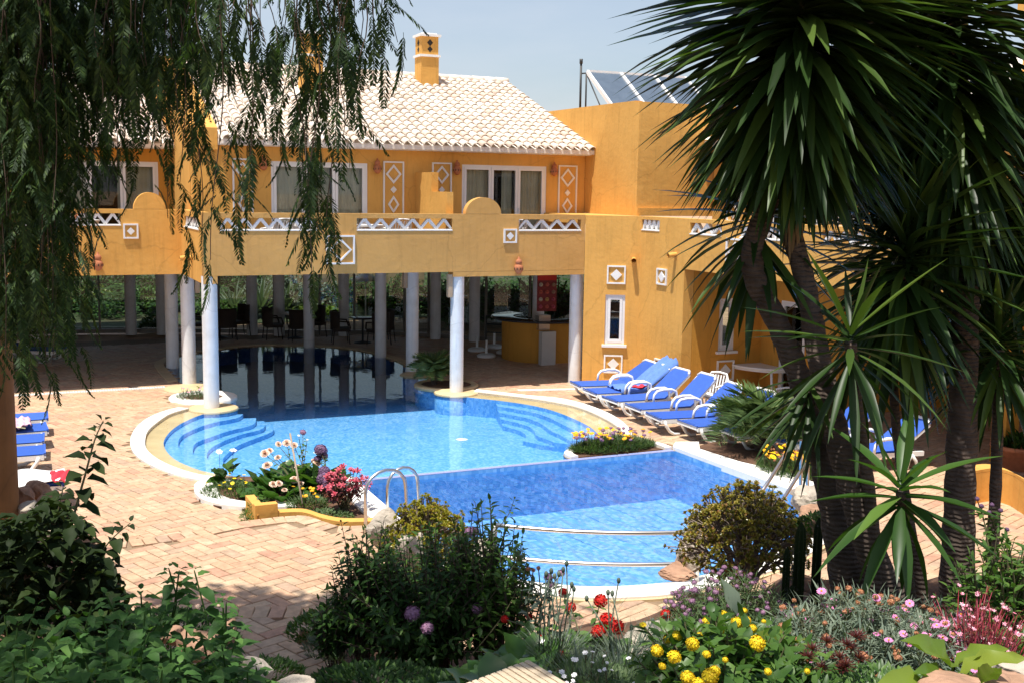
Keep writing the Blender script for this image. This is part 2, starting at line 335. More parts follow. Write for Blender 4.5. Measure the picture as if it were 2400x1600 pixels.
sLOUT, sLIN, sLTAN = smooth(LOUT), smooth(LIN), smooth(LTAN)
sROUT, sRIN, sRTAN = smooth(ROUT), smooth(RIN), smooth(RTAN)
sIN = smooth(INNER)
W1s = smooth(RBED[::-1]) + sRIN[::-1] + sIN + sLIN + BEDL
PINs = smooth(RBED[::-1]) + sRTAN[::-1] + sIN + sLTAN + BEDL
LPs = [LP[0]] + smooth(LP[1:11], 4) + [LP[11], LP[12]]

# ground with the pools left open
def holed(outer, holes, z, name, m):
    loops = [[Vector((p[0], p[1], z)) for p in outer]] + [[Vector((p[0], p[1], z)) for p in h] for h in holes]
    flat = [v for l_ in loops for v in l_]
    tri = tessellate_polygon(loops)
    b = MB(); b.add(flat, [t for t in tri])
    me_o = b.build(name, m)
    bm = bmesh.new(); bm.from_mesh(me_o.data); bmesh.ops.recalc_face_normals(bm, faces=bm.faces)
    for f in bm.faces:
        if f.normal.z < 0: f.normal_flip()
    bm.to_mesh(me_o.data); bm.free()
    return me_o
g = MB()
for x0, y0, x1, y1 in ((-600,-600,600,9.9),(-600,34,600,900),(-600,9.9,-1,34),(13.2,9.9,600,34)):
    g.add([(x0,y0,-0.05),(x1,y0,-0.05),(x1,y1,-0.05),(x0,y1,-0.05)], [(0,1,2,3)])
struct(g.build('ground', gravelsoil))
deck = struct(holed([(-1,9.9),(13.2,9.9),(13.2,34),(-1,34)], [W1s, LPs], -0.02, 'pool_deck', joint))
b = MB(); b.add([(-1,18,-0.021),(-12,18,-0.021),(-12,34,-0.021),(-1,34,-0.021)], [(3,2,1,0)])
b.add([(13.2,9.9,-0.021),(26,9.9,-0.021),(26,30,-0.021),(13.2,30,-0.021)], [(0,1,2,3)])
b.add([(-1,9.9,-0.021),(-12,9.9,-0.021),(-12,18,-0.021),(-1,18,-0.021)], [(3,2,1,0)])
struct(b.build('patio_base', joint))

def skirt(loop, z0, z1, name, m, closed=True, flip=False):
    b = MB(); n = len(loop); v = [(p[0], p[1], z0) for p in loop] + [(p[0], p[1], z1) for p in loop]
    r_ = range(n if closed else n - 1)
    b.add(v, [(i, (i+1) % n, (i+1) % n + n, i + n) for i in r_]); return struct(b.build(name, m))
skirt(PINs, ZU, -0.045, 'upper_pool_wall', poolm)
b = MB(); b.prism(PINs, ZU - 0.05, ZU, False); struct(b.build('upper_pool_floor', poolm))
skirt(LPs, ZL, -0.015, 'lower_pool_wall', poolm3)
b = MB(); b.prism(LPs, ZL - 0.05, ZL, False); struct(b.build('lower_pool_floor', poolm3))
def strip(a, c, z, name, m, z0=None):
    b = MB()
    if z0 is None:
        n = len(a); v = [(p[0], p[1], z) for p in a] + [(p[0], p[1], z) for p in c]
        b.add(v, [(i, i+1, i+1+n, i+n) for i in range(n-1)])
    else: b.prism(a + c[::-1], z0, z)
    return struct(b.build(name, m))
strip(sLIN, sLTAN, -0.045, 'submerged_ledge', sandst); strip(sRIN, sRTAN, -0.045, 'submerged_ledge', sandst)
skirt(sLIN, -0.05, 0.0, 'ledge_riser', sandst, False); skirt(sRIN, -0.05, 0.0, 'ledge_riser', sandst, False)
strip(sLOUT, sLIN, 0.025, 'pool_coping', marble, -0.06); strip(sROUT, sRIN, 0.025, 'pool_coping', marble, -0.06)
# inner ring round the covered half
ctr = (6.6, 27.3)
def off(p, d):
    v = Vector((p[0]-ctr[0], p[1]-ctr[1])).normalized(); return (p[0]+v.x*d, p[1]+v.y*d)
arc = smooth(INNER[1:17])
strip([off(p, 0.24) for p in arc], arc, 0.02, 'pool_coping', sandst, -0.06)
# steps inside the left lobe and the right lobe
S1 = [(4.49,22.68),(4.29,22.31),(3.75,21.99),(3.31,21.5),(3.02,20.99),(2.87,20.33),(2.83,19.52),(2.89,18.87),(3.05,18.1)]
S2 = [(4.73,22.59),(4.53,21.95),(3.95,21.5),(3.53,21.05),(3.24,20.71),(3.08,20.07),(3.04,19.3),(3.1,18.66),(3.25,18.0)]
S3 = [(4.9,22.62),(4.72,21.9),(4.22,21.5),(3.8,21.05),(3.46,20.5),(3.30,19.95),(3.26,19.3),(3.30,18.7),(3.45,17.95)]
S4 = [(5.06,22.6),(4.92,21.95),(4.5,21.45),(4.05,20.95),(3.72,20.31),(3.55,19.82),(3.52,19.0),(3.58,18.4),(3.75,17.8)]
for k, S in enumerate((S4, S3, S2, S1)):
    s_ = smooth(S); poly = [(p[0]-0.02, p[1]) for p in sLTAN] + s_[::-1]
    b = MB(); b.prism(poly, ZU - 0.01*k, (-0.36, -0.28, -0.20, -0.12)[k]); struct(b.build('pool_step', poolm))
cR = (9.0, 19.4)
for k in range(4):
    d = (4-k) * 0.30
    seg = RTAN[1:7]; inn = []
    for p in smooth(seg):
        v = Vector((cR[0]-p[0], cR[1]-p[1])).normalized(); inn.append((p[0]+v.x*d, p[1]+v.y*d))
    b = MB(); b.prism([(p[0]+0.01, p[1]) for p in smooth(seg)] + inn[::-1], ZU - 0.01*k, (-0.36, -0.28, -0.20, -0.12)[k]); struct(b.build('pool_step', poolm))
# water
def sheet(poly, z, name, m):
    b = MB(); n = len(poly); tri = tessellate_polygon([[Vector((p[0], p[1], 0)) for p in poly]])
    v = [(p[0], p[1], z) for p in poly]; b.add(v, tri); o = b.build(name, m)
    bm = bmesh.new(); bm.from_mesh(o.data); bm.normal_update()
    for f in bm.faces:
        if f.normal.z < 0: f.normal_flip()
    bm.to_mesh(o.data); bm.free(); return struct(o)
sheet(W1s, -0.008, 'upper_pool_water', waterm)
sheet(LPs, -0.075, 'lower_pool_water', waterm2)
b = MB(); b.box((4.92,16.345,ZL+0.01), (10.68,16.46,-0.062)); struct(b.build('pool_weir_wall', poolm3))
b = MB(); b.box((4.92,16.345,-0.0615), (10.68,16.46,-0.012)); struct(b.build('pool_weir_crest', weirm))
# copings of the lower pool
b = MB(); b.prism([(4.58,16.7),(4.90,16.44),(4.86,13.7),(4.52,13.5),(4.48,14.6)], -0.06, 0.05); struct(b.build('pool_coping', marble))
b = MB(); b.prism([(10.70,16.42),(10.95,16.72),(11.35,16.58),(11.05,16.1),(11.14,15.08),(11.42,14.16),(11.43,13.4),(10.78,13.30),(10.73,15.0)], -0.06, 0.05); struct(b.build('pool_coping', marble))
fin = smooth(LP[2:9]); fc = (7.2, 13.5)
fout = []
for p in fin:
    v = Vector((p[0]-fc[0], p[1]-fc[1])).normalized(); fout.append((p[0]+v.x*0.36, p[1]+v.y*0.36))
strip(fout, fin, 0.03, 'pool_coping', marble, -0.06)
fo2 = [(p[0] + (p[0]-q[0])*0.12, p[1] + (p[1]-q[1])*0.12) for p, q in zip(fout, fin)]
strip(fo2, fout, 0.006, 'pool_coping', sandst, -0.06)
def disc(cx, cy, r, z0, z1, name, m, hole=0, rx=1.0):
    b = MB()
    if hole: b.lathe([(hole, z0), (hole, z1), (r-0.03, z1), (r, z1-0.02), (r, z0)], (cx, cy, 0), 40)
    else: b.lathe([(0.001, z1), (r-0.03, z1), (r, z1-0.02), (r, z0)], (cx, cy, 0), 40)
    return struct(b.build(name, m))
_disc = disc
def disc(cx, cy, r, z0, z1, name, m, hole=0, rx=1.0):
    if name == 'column_island':
        _disc(cx, cy, r-.02, z0, -0.05, 'island_base', poolm); z0 = -0.05
    return _disc(cx, cy, r, z0, z1, name, m, hole)
disc(3.95, 22.98, 0.50, ZU, 0.0, 'column_island', sandst)
disc(3.93, 24.05, 0.70, ZU, 0.05, 'column_island', marble, hole=0.42)
disc(3.93, 24.05, 0.43, ZU, 0.02, 'island_soil', soil)
disc(3.85, 25.35, 0.55, ZU, 0.02, 'column_island', sandst)
disc(9.22, 25.45, 0.42, ZU, 0.02, 'column_island', sandst)
disc(9.35, 23.85, 0.74, ZU, 0.03, 'column_island', sandst, hole=0.58)
disc(9.35, 23.85, 0.59, ZU, 0.015, 'island_soil', soil)
disc(9.25, 22.98, 0.50, ZU, 0.0, 'column_island', sandst)
b = MB()
for cx, cy, z in ((5.4,20.2,ZU+.004),(7.25,17.9,ZU+.004),(8.3,20.3,ZU+.004),(5.95,12.4,ZL+.004)): b.lathe([(0.001,0.006),(0.1,0.006),(0.12,0)], (cx,cy,z), 20)
struct(b.build('pool_drain_cover', white))

# ------------------------------------------------------------------ paving: herringbone bricks, laid one by one
BED = [(-2.5,14.75),(0.0,14.40),(0.74,14.29),(1.2,14.06),(1.55,14.04),(2.08,14.11),(2.83,14.3),(3.55,14.28),(3.77,13.90),(3.95,13.62),(4.5,13.5)]
CED = [(-0.6,11.85),(0.21,11.46),(0.93,11.21),(1.6,10.98),(2.1,10.85),(2.65,10.64)]
PB = BED + [(4.52,12.2),(4.0,11.2),(3.2,10.6)] + [(2.75,10.3),(-2.5,10.3)]
PC = CED + [(2.55,10.2),(2.49,9.82),(2.63,9.17),(3.2,8.2),(4.5,7.0),(1.0,7.0),(-0.6,9.0)]
b = MB(); b.prism(PB, -0.1, 0.14); struct(b.build('step_slab', joint))
b = MB(); b.prism(PC, -0.1, 0.30); struct(b.build('step_slab', joint))
PBEDL = [(2.56,16.6),(2.54,16.07),(2.71,15.64),(3.04,15.36),(3.25,15.25),(3.1,14.5),(3.1,14.25),(4.7,13.5),(4.9,16.5),(3.0,17.3),(2.64,16.96)]
solid = [[(4.8,16.2),(10.8,16.2),(10.8,16.6),(4.8,16.6)], PBEDL, [(8.7,16.4),(8.7,17.0),(9.3,17.3),(10.1,17.45),(10.6,16.9),(10.6,16.4)], [(4.5,13.4),(4.5,16.7),(5,16.6),(5,13.4)],
         [(10.6,16.8),(11.35,16.6),(11.05,16.1),(11.45,14.1),(11.45,13.2),(10.7,13.2)], fo2 + [(9,12),(5,13)], sLOUT + sLIN[::-1], sROUT + sRIN[::-1]]
WL = 0.155; LL = 0.31
th = YAW - PI/2 + PI/4; ct, st = math.cos(th), math.sin(th)
def lay(x, y):
    if inpoly(x, y, PC): return 0.32 + 0.0
    if inpoly(x, y, PB): return 0.16
    if inpoly(x, y, W1s) or inpoly(x, y, LPs): return None
    for p in solid:
        if inpoly(x, y, p): return None
    for cx, cy, r in ((3.93,24.05,.72),(3.9,25.35,.57),(9.22,25.45,.44),(9.3,23.85,.8),(9.25,22.98,.5),(3.95,22.98,.5)):
        if (x-cx)**2 + (y-cy)**2 < r*r: return None
    return 0.0
def edge_dist(x, y, line):
    best = 9
    for a, c in zip(line[:-1], line[1:]):
        ax, ay = a; dx, dy = c[0]-ax, c[1]-ay; t = max(0, min(1, ((x-ax)*dx+(y-ay)*dy)/(dx*dx+dy*dy)))
        best = min(best, math.hypot(x-ax-dx*t, y-ay-dy*t))
    return best
bricks = []   # x, y, z, angle, length, width
for iu in range(-60, 220):
    for iv in range(-60, 240):
        k = (iu - iv) % 4
        if k == 0: cu, cv, a = (iu + 1) * WL, (iv + 0.5) * WL, 0
        elif k == 3: cu, cv, a = (iu + 0.5) * WL, (iv + 1) * WL, PI/2
        else: continue
        x = cu * ct - cv * st - 2.0; y = cu * st + cv * ct + 2.0
        if not (-6 < x < 20 and 8.3 < y < 33): continue
        D = x * math.cos(YAW) + y * math.sin(YAW); s_ = (x * math.sin(YAW) - y * math.cos(YAW)) / D
        if not (9 < D and -0.49 < s_ < 0.49): continue
        z = lay(x, y)
        if z is None: continue
        if z == 0.32 and edge_dist(x, y, CED) < 0.26: continue
        if z == 0.16 and edge_dist(x, y, BED) < 0.26: continue
        bricks.append((x, y, z, th + a, LL, WL, D))
def soldiers(line, z):
    pts = smooth(line, 6); d = 0.0; out = []
    for a, c in zip(pts[:-1], pts[1:]):
        L = math.hypot(c[0]-a[0], c[1]-a[1]); t = -d
        while t + WL <= L + 1e-6:
            t += WL; dx, dy = (c[0]-a[0])/L, (c[1]-a[1])/L
            x = a[0] + dx*t; y = a[1] + dy*t; nx, ny = dy, -dx
            out.append((x + nx*0.13, y + ny*0.13, z, math.atan2(ny, nx), 0.27, WL, x*math.cos(YAW)+y*math.sin(YAW)))
        d = L - t
    return out
bricks += soldiers(BED, 0.165) + soldiers(CED, 0.325)
bricks.sort(key=lambda q: q[6])
def brick_mb(b, x, y, z, a, L, W):
    L -= 0.012; W -= 0.012; c, s = math.cos(a), math.sin(a); zz = z + rnd.uniform(-0.002, 0.002); e = 0.006
    v = []
    for lx, ly, h in ((-L/2,-W/2,-.03),(L/2,-W/2,-.03),(L/2,W/2,-.03),(-L/2,W/2,-.03),(-L/2,-W/2,-e),(L/2,-W/2,-e),(L/2,W/2,-e),(-L/2,W/2,-e),(-L/2+e,-W/2+e,0),(L/2-e,-W/2+e,0),(L/2-e,W/2-e,0),(-L/2+e,W/2-e,0)):
        v.append((x + lx*c - ly*s, y + lx*s + ly*c, zz + h))
    b.add(v, [(0,1,5,4),(1,2,6,5),(2,3,7,6),(3,0,4,7),(4,5,9,8),(5,6,10,9),(6,7,11,10),(7,4,8,11),(8,9,10,11)])
bb = MB(); brick_mb(bb, 0, 0, 0, 0, LL, WL); bproto = None
nind = 0; rest = MB()
for (x, y, z, a, L, W, D) in bricks:
    if nind < 300 and D > 10.2:
        if bproto is None: bproto = bb.build('brick', brickm, deck); o = bproto
        else: o = bproto.copy(); col.objects.link(o)
        o.location = (x, y, z + rnd.uniform(-.002, .002)); o.rotation_euler = (rnd.uniform(-.006, .006), rnd.uniform(-.006, .006), a); nind += 1
    else: brick_mb(rest, x, y, z, a, L, W)
ro = rest.build('brick_paving', brickm, deck); ro['kind'] = 'stuff'
# drain channel across the left deck
b = MB(); x = -3.0
while x < 3.35:
    b.box((x, 25.58, 0.0), (x+0.035, 25.72, 0.012)); x += 0.055
b.box((-3, 25.56, -0.01), (3.37, 25.58, 0.014)); b.box((-3, 25.72, -0.01), (3.37, 25.74, 0.014))
struct(b.build('drain_channel', marble))
b = MB(); b.prism([(10.6,22.55),(13.3,21.9),(13.35,22.05),(10.6,22.72)], 0.0, 0.012); struct(b.build('drain_channel', marble))
# ------------------------------------------------------------------ building helpers
def wallgrid(b, u0, u1, z0, z1, y0, y1, holes=()):
    """a wall along local x, between y0 (outer face) and y1, with rectangular openings"""
    us = sorted({u0, u1, *[h[0] for h in holes], *[h[1] for h in holes]}); zs = sorted({z0, z1, *[h[2] for h in holes], *[h[3] for h in holes]})
    us = [u for u in us if u0 <= u <= u1]; zs = [z for z in zs if z0 <= z <= z1]
    def solid_(i, j):
        if i < 0 or j < 0 or i >= len(us)-1 or j >= len(zs)-1: return False
        cu, cz = (us[i]+us[i+1])/2, (zs[j]+zs[j+1])/2
        return not any(h[0] < cu < h[1] and h[2] < cz < h[3] for h in holes)
    for i in range(len(us)-1):
        for j in range(len(zs)-1):
            if not solid_(i, j): continue
            a, c, e, f = us[i], us[i+1], zs[j], zs[j+1]
            b.add([(a,y0,e),(c,y0,e),(c,y0,f),(a,y0,f)], [(0,1,2,3)]); b.add([(a,y1,e),(c,y1,e),(c,y1,f),(a,y1,f)], [(3,2,1,0)])
            if not solid_(i-1, j): b.add([(a,y0,e),(a,y1,e),(a,y1,f),(a,y0,f)], [(3,2,1,0)])
            if not solid_(i+1, j): b.add([(c,y0,e),(c,y1,e),(c,y1,f),(c,y0,f)], [(0,1,2,3)])
            if not solid_(i, j-1): b.add([(a,y0,e),(c,y0,e),(c,y1,e),(a,y1,e)], [(3,2,1,0)])
            if not solid_(i, j+1): b.add([(a,y0,f),(c,y0,f),(c,y1,f),(a,y1,f)], [(0,1,2,3)])
class Wall:
    """local frame on a wall face: u runs along it, -y points out of it"""
    def __init__(s, x, y, rz): s.M = Matrix.Translation((x, y, 0)) @ Matrix.Rotation(rz, 4, 'Z'); s.rz = rz
    def put(s, b, name, m, parent, dy=0.0):
        o = b.build(name, m); o.matrix_local = s.M
        # parent at scene origin without rotation, so local = world
        o.parent = parent; return o
def put(F, b, name, m, parent):
    o = b.build(name, m, parent)
    if parent is None or not getattr(parent, 'type', '') == 'MESH': o.matrix_local = F.M
    return o
def zigzag(F, parent, u0, u1, z0, z1, n, depth=0.12):
    b = MB(); t = 0.035
    b.box((u0, 0.02, z0), (u1, depth, z0+0.02)); b.box((u0, -0.012, z0-0.015), (u1, 0.02, z0+0.006))
    p = (u1-u0)/n; h = z1-z0-0.02
    for i in range(n):
        a = u0 + i*p
        b.bar((a+0.02, depth/2+0.02, z0+0.015), (a+p/2, depth/2+0.02, z1-0.03), depth-0.03, 0.055, up=(1,0,0)) if False else None
        for (ua, ub) in ((a, a+p/2), (a+p, a+p/2)):
            d = Vector((ub-ua, 0, h)); nn = Vector((-d.z, 0, d.x)).normalized()*t
            q = [Vector((ua, 0, z0+0.02))-nn, Vector((ua, 0, z0+0.02))+nn, Vector((ub, 0, z1))+nn, Vector((ub, 0, z1))-nn]
            q = [Vector((min(max(v.x, u0), u1), 0, min(max(v.z, z0+0.02), z1-0.001))) for v in q]
            off_ = 0.001 if ua < ub else 0.003
            v = [(w_.x, 0.03+off_, w_.z) for w_ in q] + [(w_.x, depth-off_, w_.z) for w_ in q]
            b.add(v, [(0,1,2,3),(7,6,5,4),(0,4,5,1),(1,5,6,2),(2,6,7,3),(3,7,4,0)])
    return put(F, b, 'zigzag_balustrade', white, parent)
def ring4(b, cx, cz, rx, rz_, t, y0, y1):
    """open diamond"""
    o = [(cx-rx,cz),(cx,cz-rz_),(cx+rx,cz),(cx,cz+rz_)]; i = [(cx-rx+t,cz),(cx,cz-rz_+t*rz_/rx),(cx+rx-t,cz),(cx,cz+rz_-t*rz_/rx)]
    v = [(p[0],y0,p[1]) for p in o]+[(p[0],y0,p[1]) for p in i]+[(p[0],y1,p[1]) for p in o]+[(p[0],y1,p[1]) for p in i]
    f = []
    for k in range(4):
        j = (k+1) % 4; f += [(k,j,j+4,k+4),(k+8,k+12,j+12,j+8),(k,k+8,j+8,j),(k+4,j+4,j+12,k+12)]
    b.add(v, f)
def soliddiamond(b, cx, cz, rx, rz_, y0, y1):
    o = [(cx-rx,cz),(cx,cz-rz_),(cx+rx,cz),(cx,cz+rz_)]
    v = [(p[0],y0,p[1]) for p in o]+[(p[0],y1,p[1]) for p in o]
    b.add(v, [(0,1,2,3),(7,6,5,4)]+[(k,k+4,(k+1)%4+4,(k+1)%4) for k in range(4)])
def frame4(b, u0, u1, z0, z1, t, y0, y1):
    b.box((u0,y0,z0),(u1,y1,z0+t)); b.box((u0,y0,z1-t),(u1,y1,z1)); b.box((u0,y0,z0+t),(u0+t,y1,z1-t)); b.box((u1-t,y0,z0+t),(u1,y1,z1-t))
def decor(F, parent, u0, u1, z0, z1, kind):
    b = MB(); frame4(b, u0, u1, z0, z1, 0.035, -0.035, 0.002)
    o = put(F, b, 'relief_frame', white, parent)
    d = MB(); cu = (u0+u1)/2; cz = (z0+z1)/2; W = (u1-u0)/2 - 0.06
    if kind == 'solid': soliddiamond(d, cu, cz, W*0.85, W*0.85 if u1-u0 > .3 else (z1-z0)/2*0.72, -0.03, 0.002)
    elif kind == 'open': ring4(d, cu, cz, W, (z1-z0)/2-0.06, 0.05, -0.03, 0.002)
    else:
        ring4(d, cu, z1-0.06-W*1.2, W, W*1.15, 0.055, -0.03, 0.002); soliddiamond(d, cu, z1-0.14-W*2.65, 0.075, 0.08, -0.03, 0.002); ring4(d, cu, z0+0.27, W*0.72, 0.2, 0.05, -0.03, 0.002)
    x = d.build('diamond', white, o)
    return o
def window(F, parent, u0, u1, z0, z1, leaves=1, sill=False, rec=0.06, curt=None, name='window'):
    b = MB(); t = 0.055
    frame4(b, u0, u1, z0, z1, t, rec-0.045, rec+0.03)
    fo = put(F, b, name, pvc, parent)
    wl = (u1-u0-2*t)/leaves
    for i in range(leaves):
        a = u0+t+i*wl; l_ = MB(); frame4(l_, a+0.004, a+wl-0.004, z0+t, z1-t, 0.06, rec-0.055, rec+0.015)
        if leaves > 1 and i == leaves-1: l_.box((a+0.02, rec-0.10, z0+0.95),(a+0.035, rec-0.055, z0+1.08)); 
        l_.build('sash', pvc, fo)
        p = MB(); p.box((a+0.06, rec-0.02, z0+t+0.055),(a+wl-0.06, rec-0.012, z1-t-0.055)); p.build('pane', glassdark if leaves > 1 else glassm, fo)
    if curt:
        for (ca, cb) in curt:
            n = 26; v = []
            for i in range(n+1):
                u = ca+(cb-ca)*i/n; yy = rec+0.14+0.03*math.sin(i*1.9)+0.012*math.sin(i*5.1)
                v += [(u, yy, z0+0.03), (u, yy, z1-0.03)]
            c = MB(); c.add(v, [(2*i, 2*i+2, 2*i+3, 2*i+1) for i in range(n)], True); c.build('curtain', curtain, fo)
    b = MB(); b.box((u0-0.05, rec+0.55, z0-0.1),(u1+0.05, rec+0.58, z1+0.1)); b.build('room_back', dark, fo)
    if sill: s_ = MB(); s_.box((u0-0.06, -0.07, z0-0.06),(u1+0.06, 0.02, z0-0.004)); s_.build('sill', white, fo)
    return fo
def spout(F, parent, u, z, L=0.2):
    b = MB(); b.tube([(u,0.0,z),(u,-L,z-0.02)], 0.055, 14, cap=False); b.tube([(u,-L,z-0.02),(u,0.0,z)], 0.042, 14, cap=False)
    return put(F, b, 'water_spout', MATS['ochre_plaster'], parent)
LAMPN = [0]
def wall_lamp(F, u, z, label, group='terracotta wall lamps', s=1.0):
    p = F.M @ Vector((u, -0.09*s, z)); e = empty('wall_lamp', p, F.rz, label, 'lamp', group)
    b = MB(); b.lathe([(0.0,-.17),(.03,-.165),(.06,-.14),(.088,-.09),(.092,-.04),(.08,0.0),(.05,.03)], (0,0,0), 16); b.build('lamp_bowl', terracotta, e)
    b = MB(); b.lathe([(.05,.03),(.066,.06),(.062,.10),(.04,.125),(.02,.14),(.022,.165),(.0,.185)], (0,0,0), 14); b.build('lamp_cap', terracotta, e)
    b = MB()
    for k in range(8):
        a = 2*PI*k/8; b.box((-.008,-.008,-.02),(.008,.008,.02), Matrix.Translation((math.cos(a)*.088, math.sin(a)*.088, -.06)) @ Matrix.Rotation(a,4,'Z'))
    b.build('lamp_hole', dark, e)
    b = MB(); b.box((-.03,.05,-.05),(.03,.088,.05)); b.build('wall_plate', terracotta, e)
    if s != 1: e.scale = (s, s, s)
    return e
def column(parent, x, y, r, z0, z1, m=None, ring=True):
    b = MB(); b.lathe([(r,z0),(r,z1)], (x,y,0), 28); o = b.build('column', m or whitecol, parent); return o
def roof(parent, x0, x1, ye, ze, yr, zr, cut=()):
    """mono slope towards -Y: eave at (ye, ze), ridge at (yr, zr); barrel tiles"""
    L = math.hypot(yr-ye, zr-ze); ang = math.atan2(zr-ze, yr-ye)
    b = MB(); b.add([(x0,ye,ze-.04),(x1,ye,ze-.04),(x1,yr,zr-.04),(x0,yr,zr-.04),(x0,ye,ze-.14),(x1,ye,ze-.14),(x1,yr,zr-.14),(x0,yr,zr-.14),(x1,2*yr-ye,ze-.04),(x0,2*yr-ye,ze-.04)],
                    [(0,1,2,3),(5,4,7,6),(0,4,5,1),(1,5,6,2),(0,3,7,4),(3,2,8,9)])
    b.build('roof_slab', MATS['pale_clay_tile'], parent)
    def tile(b, M):
        n = 6; v = []; r0, r1 = 0.098, 0.078; l = 0.36
        for (r_, yy, h) in ((r0, 0, 0.022), (r1, l, 0.0), (r0-.016, 0, 0.018), (r0-.016, 0.04, 0.016)):
            for k in range(n+1):
                a = PI*k/n; v.append(M @ Vector((-math.cos(a)*r_, yy, math.sin(a)*r_*0.92+h-0.03)))
        m_ = n+1; f = [(k, k+1, m_+k+1, m_+k) for k in range(n)] + [(k+1, k, 2*m_+k, 2*m_+k+1) for k in range(n)] + [(2*m_+k+1, 2*m_+k, 3*m_+k, 3*m_+k+1) for k in range(n)]
        b.add(v, f, True)
    nx = int(round((x1-x0)/0.24)); dx = (x1-x0)/nx; nr = int(L/0.30); dr = L/nr
    pm = MB(); tile(pm, Matrix.Identity(4)); proto = None; cnt = 0; rest = MB()
    for r_ in range(nr):
        for i in range(nx):
            x = x0 + (i+.5)*dx + rnd.uniform(-.006,.006); t = r_*dr
            y = ye + t*math.cos(ang) - .06; z = ze + t*math.sin(ang) - .02
            if any(a < x < c and d < y < e_ for a, c, d, e_ in cut): continue
            M = Matrix.Translation((x,y,z+rnd.uniform(-.003,.003))) @ Matrix.Rotation(ang,4,'X') @ Matrix.Rotation(rnd.uniform(-.02,.02),4,'Z')
            if cnt < 300 and r_*nx < 300:
                if proto is None: proto = pm.build('roof_tile', rooftile, parent); o = proto
                else: o = proto.copy(); col.objects.link(o)
                o.matrix_local = M; cnt += 1
            else: tile(rest, M)
    o = rest.build('roof_tiling', rooftile, parent); o['kind'] = 'stuff'
    b = MB()
    n = int((x1-x0)/0.36)
    for i in range(n):
        a = x0+(x1-x0)*i/n; b.tube([(a-.02,yr,zr+.0),(a+(x1-x0)/n,yr,zr+.012)], [.12,.10], 10)
    b.build('ridge_tiles', rooftile, parent)
def chimney(parent, cx, cy, w, d, z0, z1):
    b = MB(); zb = z1-0.62
    b.box((cx-w/2,cy-d/2,z0),(cx+w/2,cy+d/2,zb)); c = b.build('chimney', plaster, parent)
    b = MB(); b.box((cx-w/2-.04,cy-d/2-.04,zb-.01),(cx+w/2+.04,cy+d/2+.04,zb+.05)); b.build('chimney_band', white, c)
    b = MB(); b.box((cx-w/2+.01,cy-d/2+.01,zb+.05),(cx+w/2-.01,cy+d/2-.01,z1-.10)); b.build('chimney_head', plaster, c)
    b = MB(); b.box((cx-w/2-.05,cy-d/2-.05,z1-.10),(cx+w/2+.05,cy+d/2+.05,z1-.04)); b.box((cx-w/2+.04,cy-d/2+.04,z1-.04),(cx+w/2-.04,cy+d/2-.04,z1)); b.build('chimney_cap', white, c)
    b = MB()
    for s, zz in ((.085,zb+.36),(.075,zb+.19)):
        v = [(cx-s,0,zz),(cx,0,zz-s*1.1),(cx+s,0,zz),(cx,0,zz+s*1.1)]; b.add([(p[0],cy-d/2+.004,p[2]) for p in v],[(0,1,2,3)])
        b.add([(cx-w/2+.004,cy+(p[0]-cx),p[2]) for p in v],[(3,2,1,0)])
    b.build('vent_hole', dark, c)['kind'] = 'stuff'
    return c
F0 = Wall(0, 0, 0)

# ------------------------------------------------------------------ the central building
CB = empty('hotel_building', (0,0,0), 0, 'ochre two storey hotel building with cream tiled roof over the covered pool', 'building')
Ff = Wall(0, 22.84, 0)
b = MB()
ops = [(4.12,6.10,3.565,3.81),(6.93,9.07,3.565,3.81),(10.65,12.22,3.555,3.80)]
wallgrid(b, 3.79, 12.32, 2.66, 3.91, 0, 0.18, ops)
b.box((3.79,0.0,2.5),(4.06,0.30,2.655)); b.box((9.10,0.0,2.55),(12.32,0.30,2.655))
n = 24; v = [(9.80+0.42*math.cos(PI*k/n), 0.0, 3.915+0.36*math.sin(PI*k/n)) for k in range(n+1)] + [(9.80+0.42*math.cos(PI*k/n), 0.18, 3.915+0.36*math.sin(PI*k/n)) for k in range(n+1)]
b.add(v, [tuple(range(n, -1, -1)), tuple(range(n+1, 2*n+2))] + [(k, k+1, n+2+k, n+1+k) for k in range(n)])
put(Ff, b, 'balcony_parapet', plasterFront, CB)
for o_, n in zip(ops, (6, 6, 4)): zigzag(Ff, CB, o_[0], o_[1], o_[2], o_[3], n)
decor(Ff, CB, 6.27, 6.88, 2.86, 3.46, 'open'); decor(Ff, CB, 10.28, 10.60, 3.28, 3.59, 'solid')
Fs = Wall(3.79, 25.6, -PI/2)      # return of the parapet, faces -X; u = 25.6 - y
b = MB(); wallgrid(b, 0, 2.758, 2.5, 3.91, 0, 0.18, [(0.42,2.30,3.56,3.79)]); put(Fs, b, 'balcony_parapet', plaster, CB)
zigzag(Fs, CB, 0.42, 2.30, 3.56, 3.79, 5)
spout(Fs, CB, 1.4, 2.95, 0.25)
b = MB(); b.box((3.97,23.02,2.70),(13.44,25.0,2.93)); b.box((-9,25.79,2.70),(3.96,27.8,2.93)); b.box((-9,25.0,2.701),(16,36,2.93)) if False else None
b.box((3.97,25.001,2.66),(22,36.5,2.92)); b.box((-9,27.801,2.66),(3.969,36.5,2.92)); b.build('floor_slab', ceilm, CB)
Fu = Wall(0, 25.0, 0)
doors = [(5.64,7.84,2.93,4.99),(10.16,12.38,2.93,5.02)]
b = MB(); wallgrid(b, 3.95, 13.44, 2.931, 5.30, 0, 0.2, doors); put(Fu, b, 'upper_wall', plaster, CB)
for d in doors:
    w_ = d[1]-d[0]
    window(Fu, CB, d[0], d[1], d[2], d[3], 3, curt=[(d[0]+.05,d[0]+w_*.33),(d[0]+w_*.5,d[0]+w_*.62),(d[0]+w_*.68,d[1]-.05)], name='balcony_door')
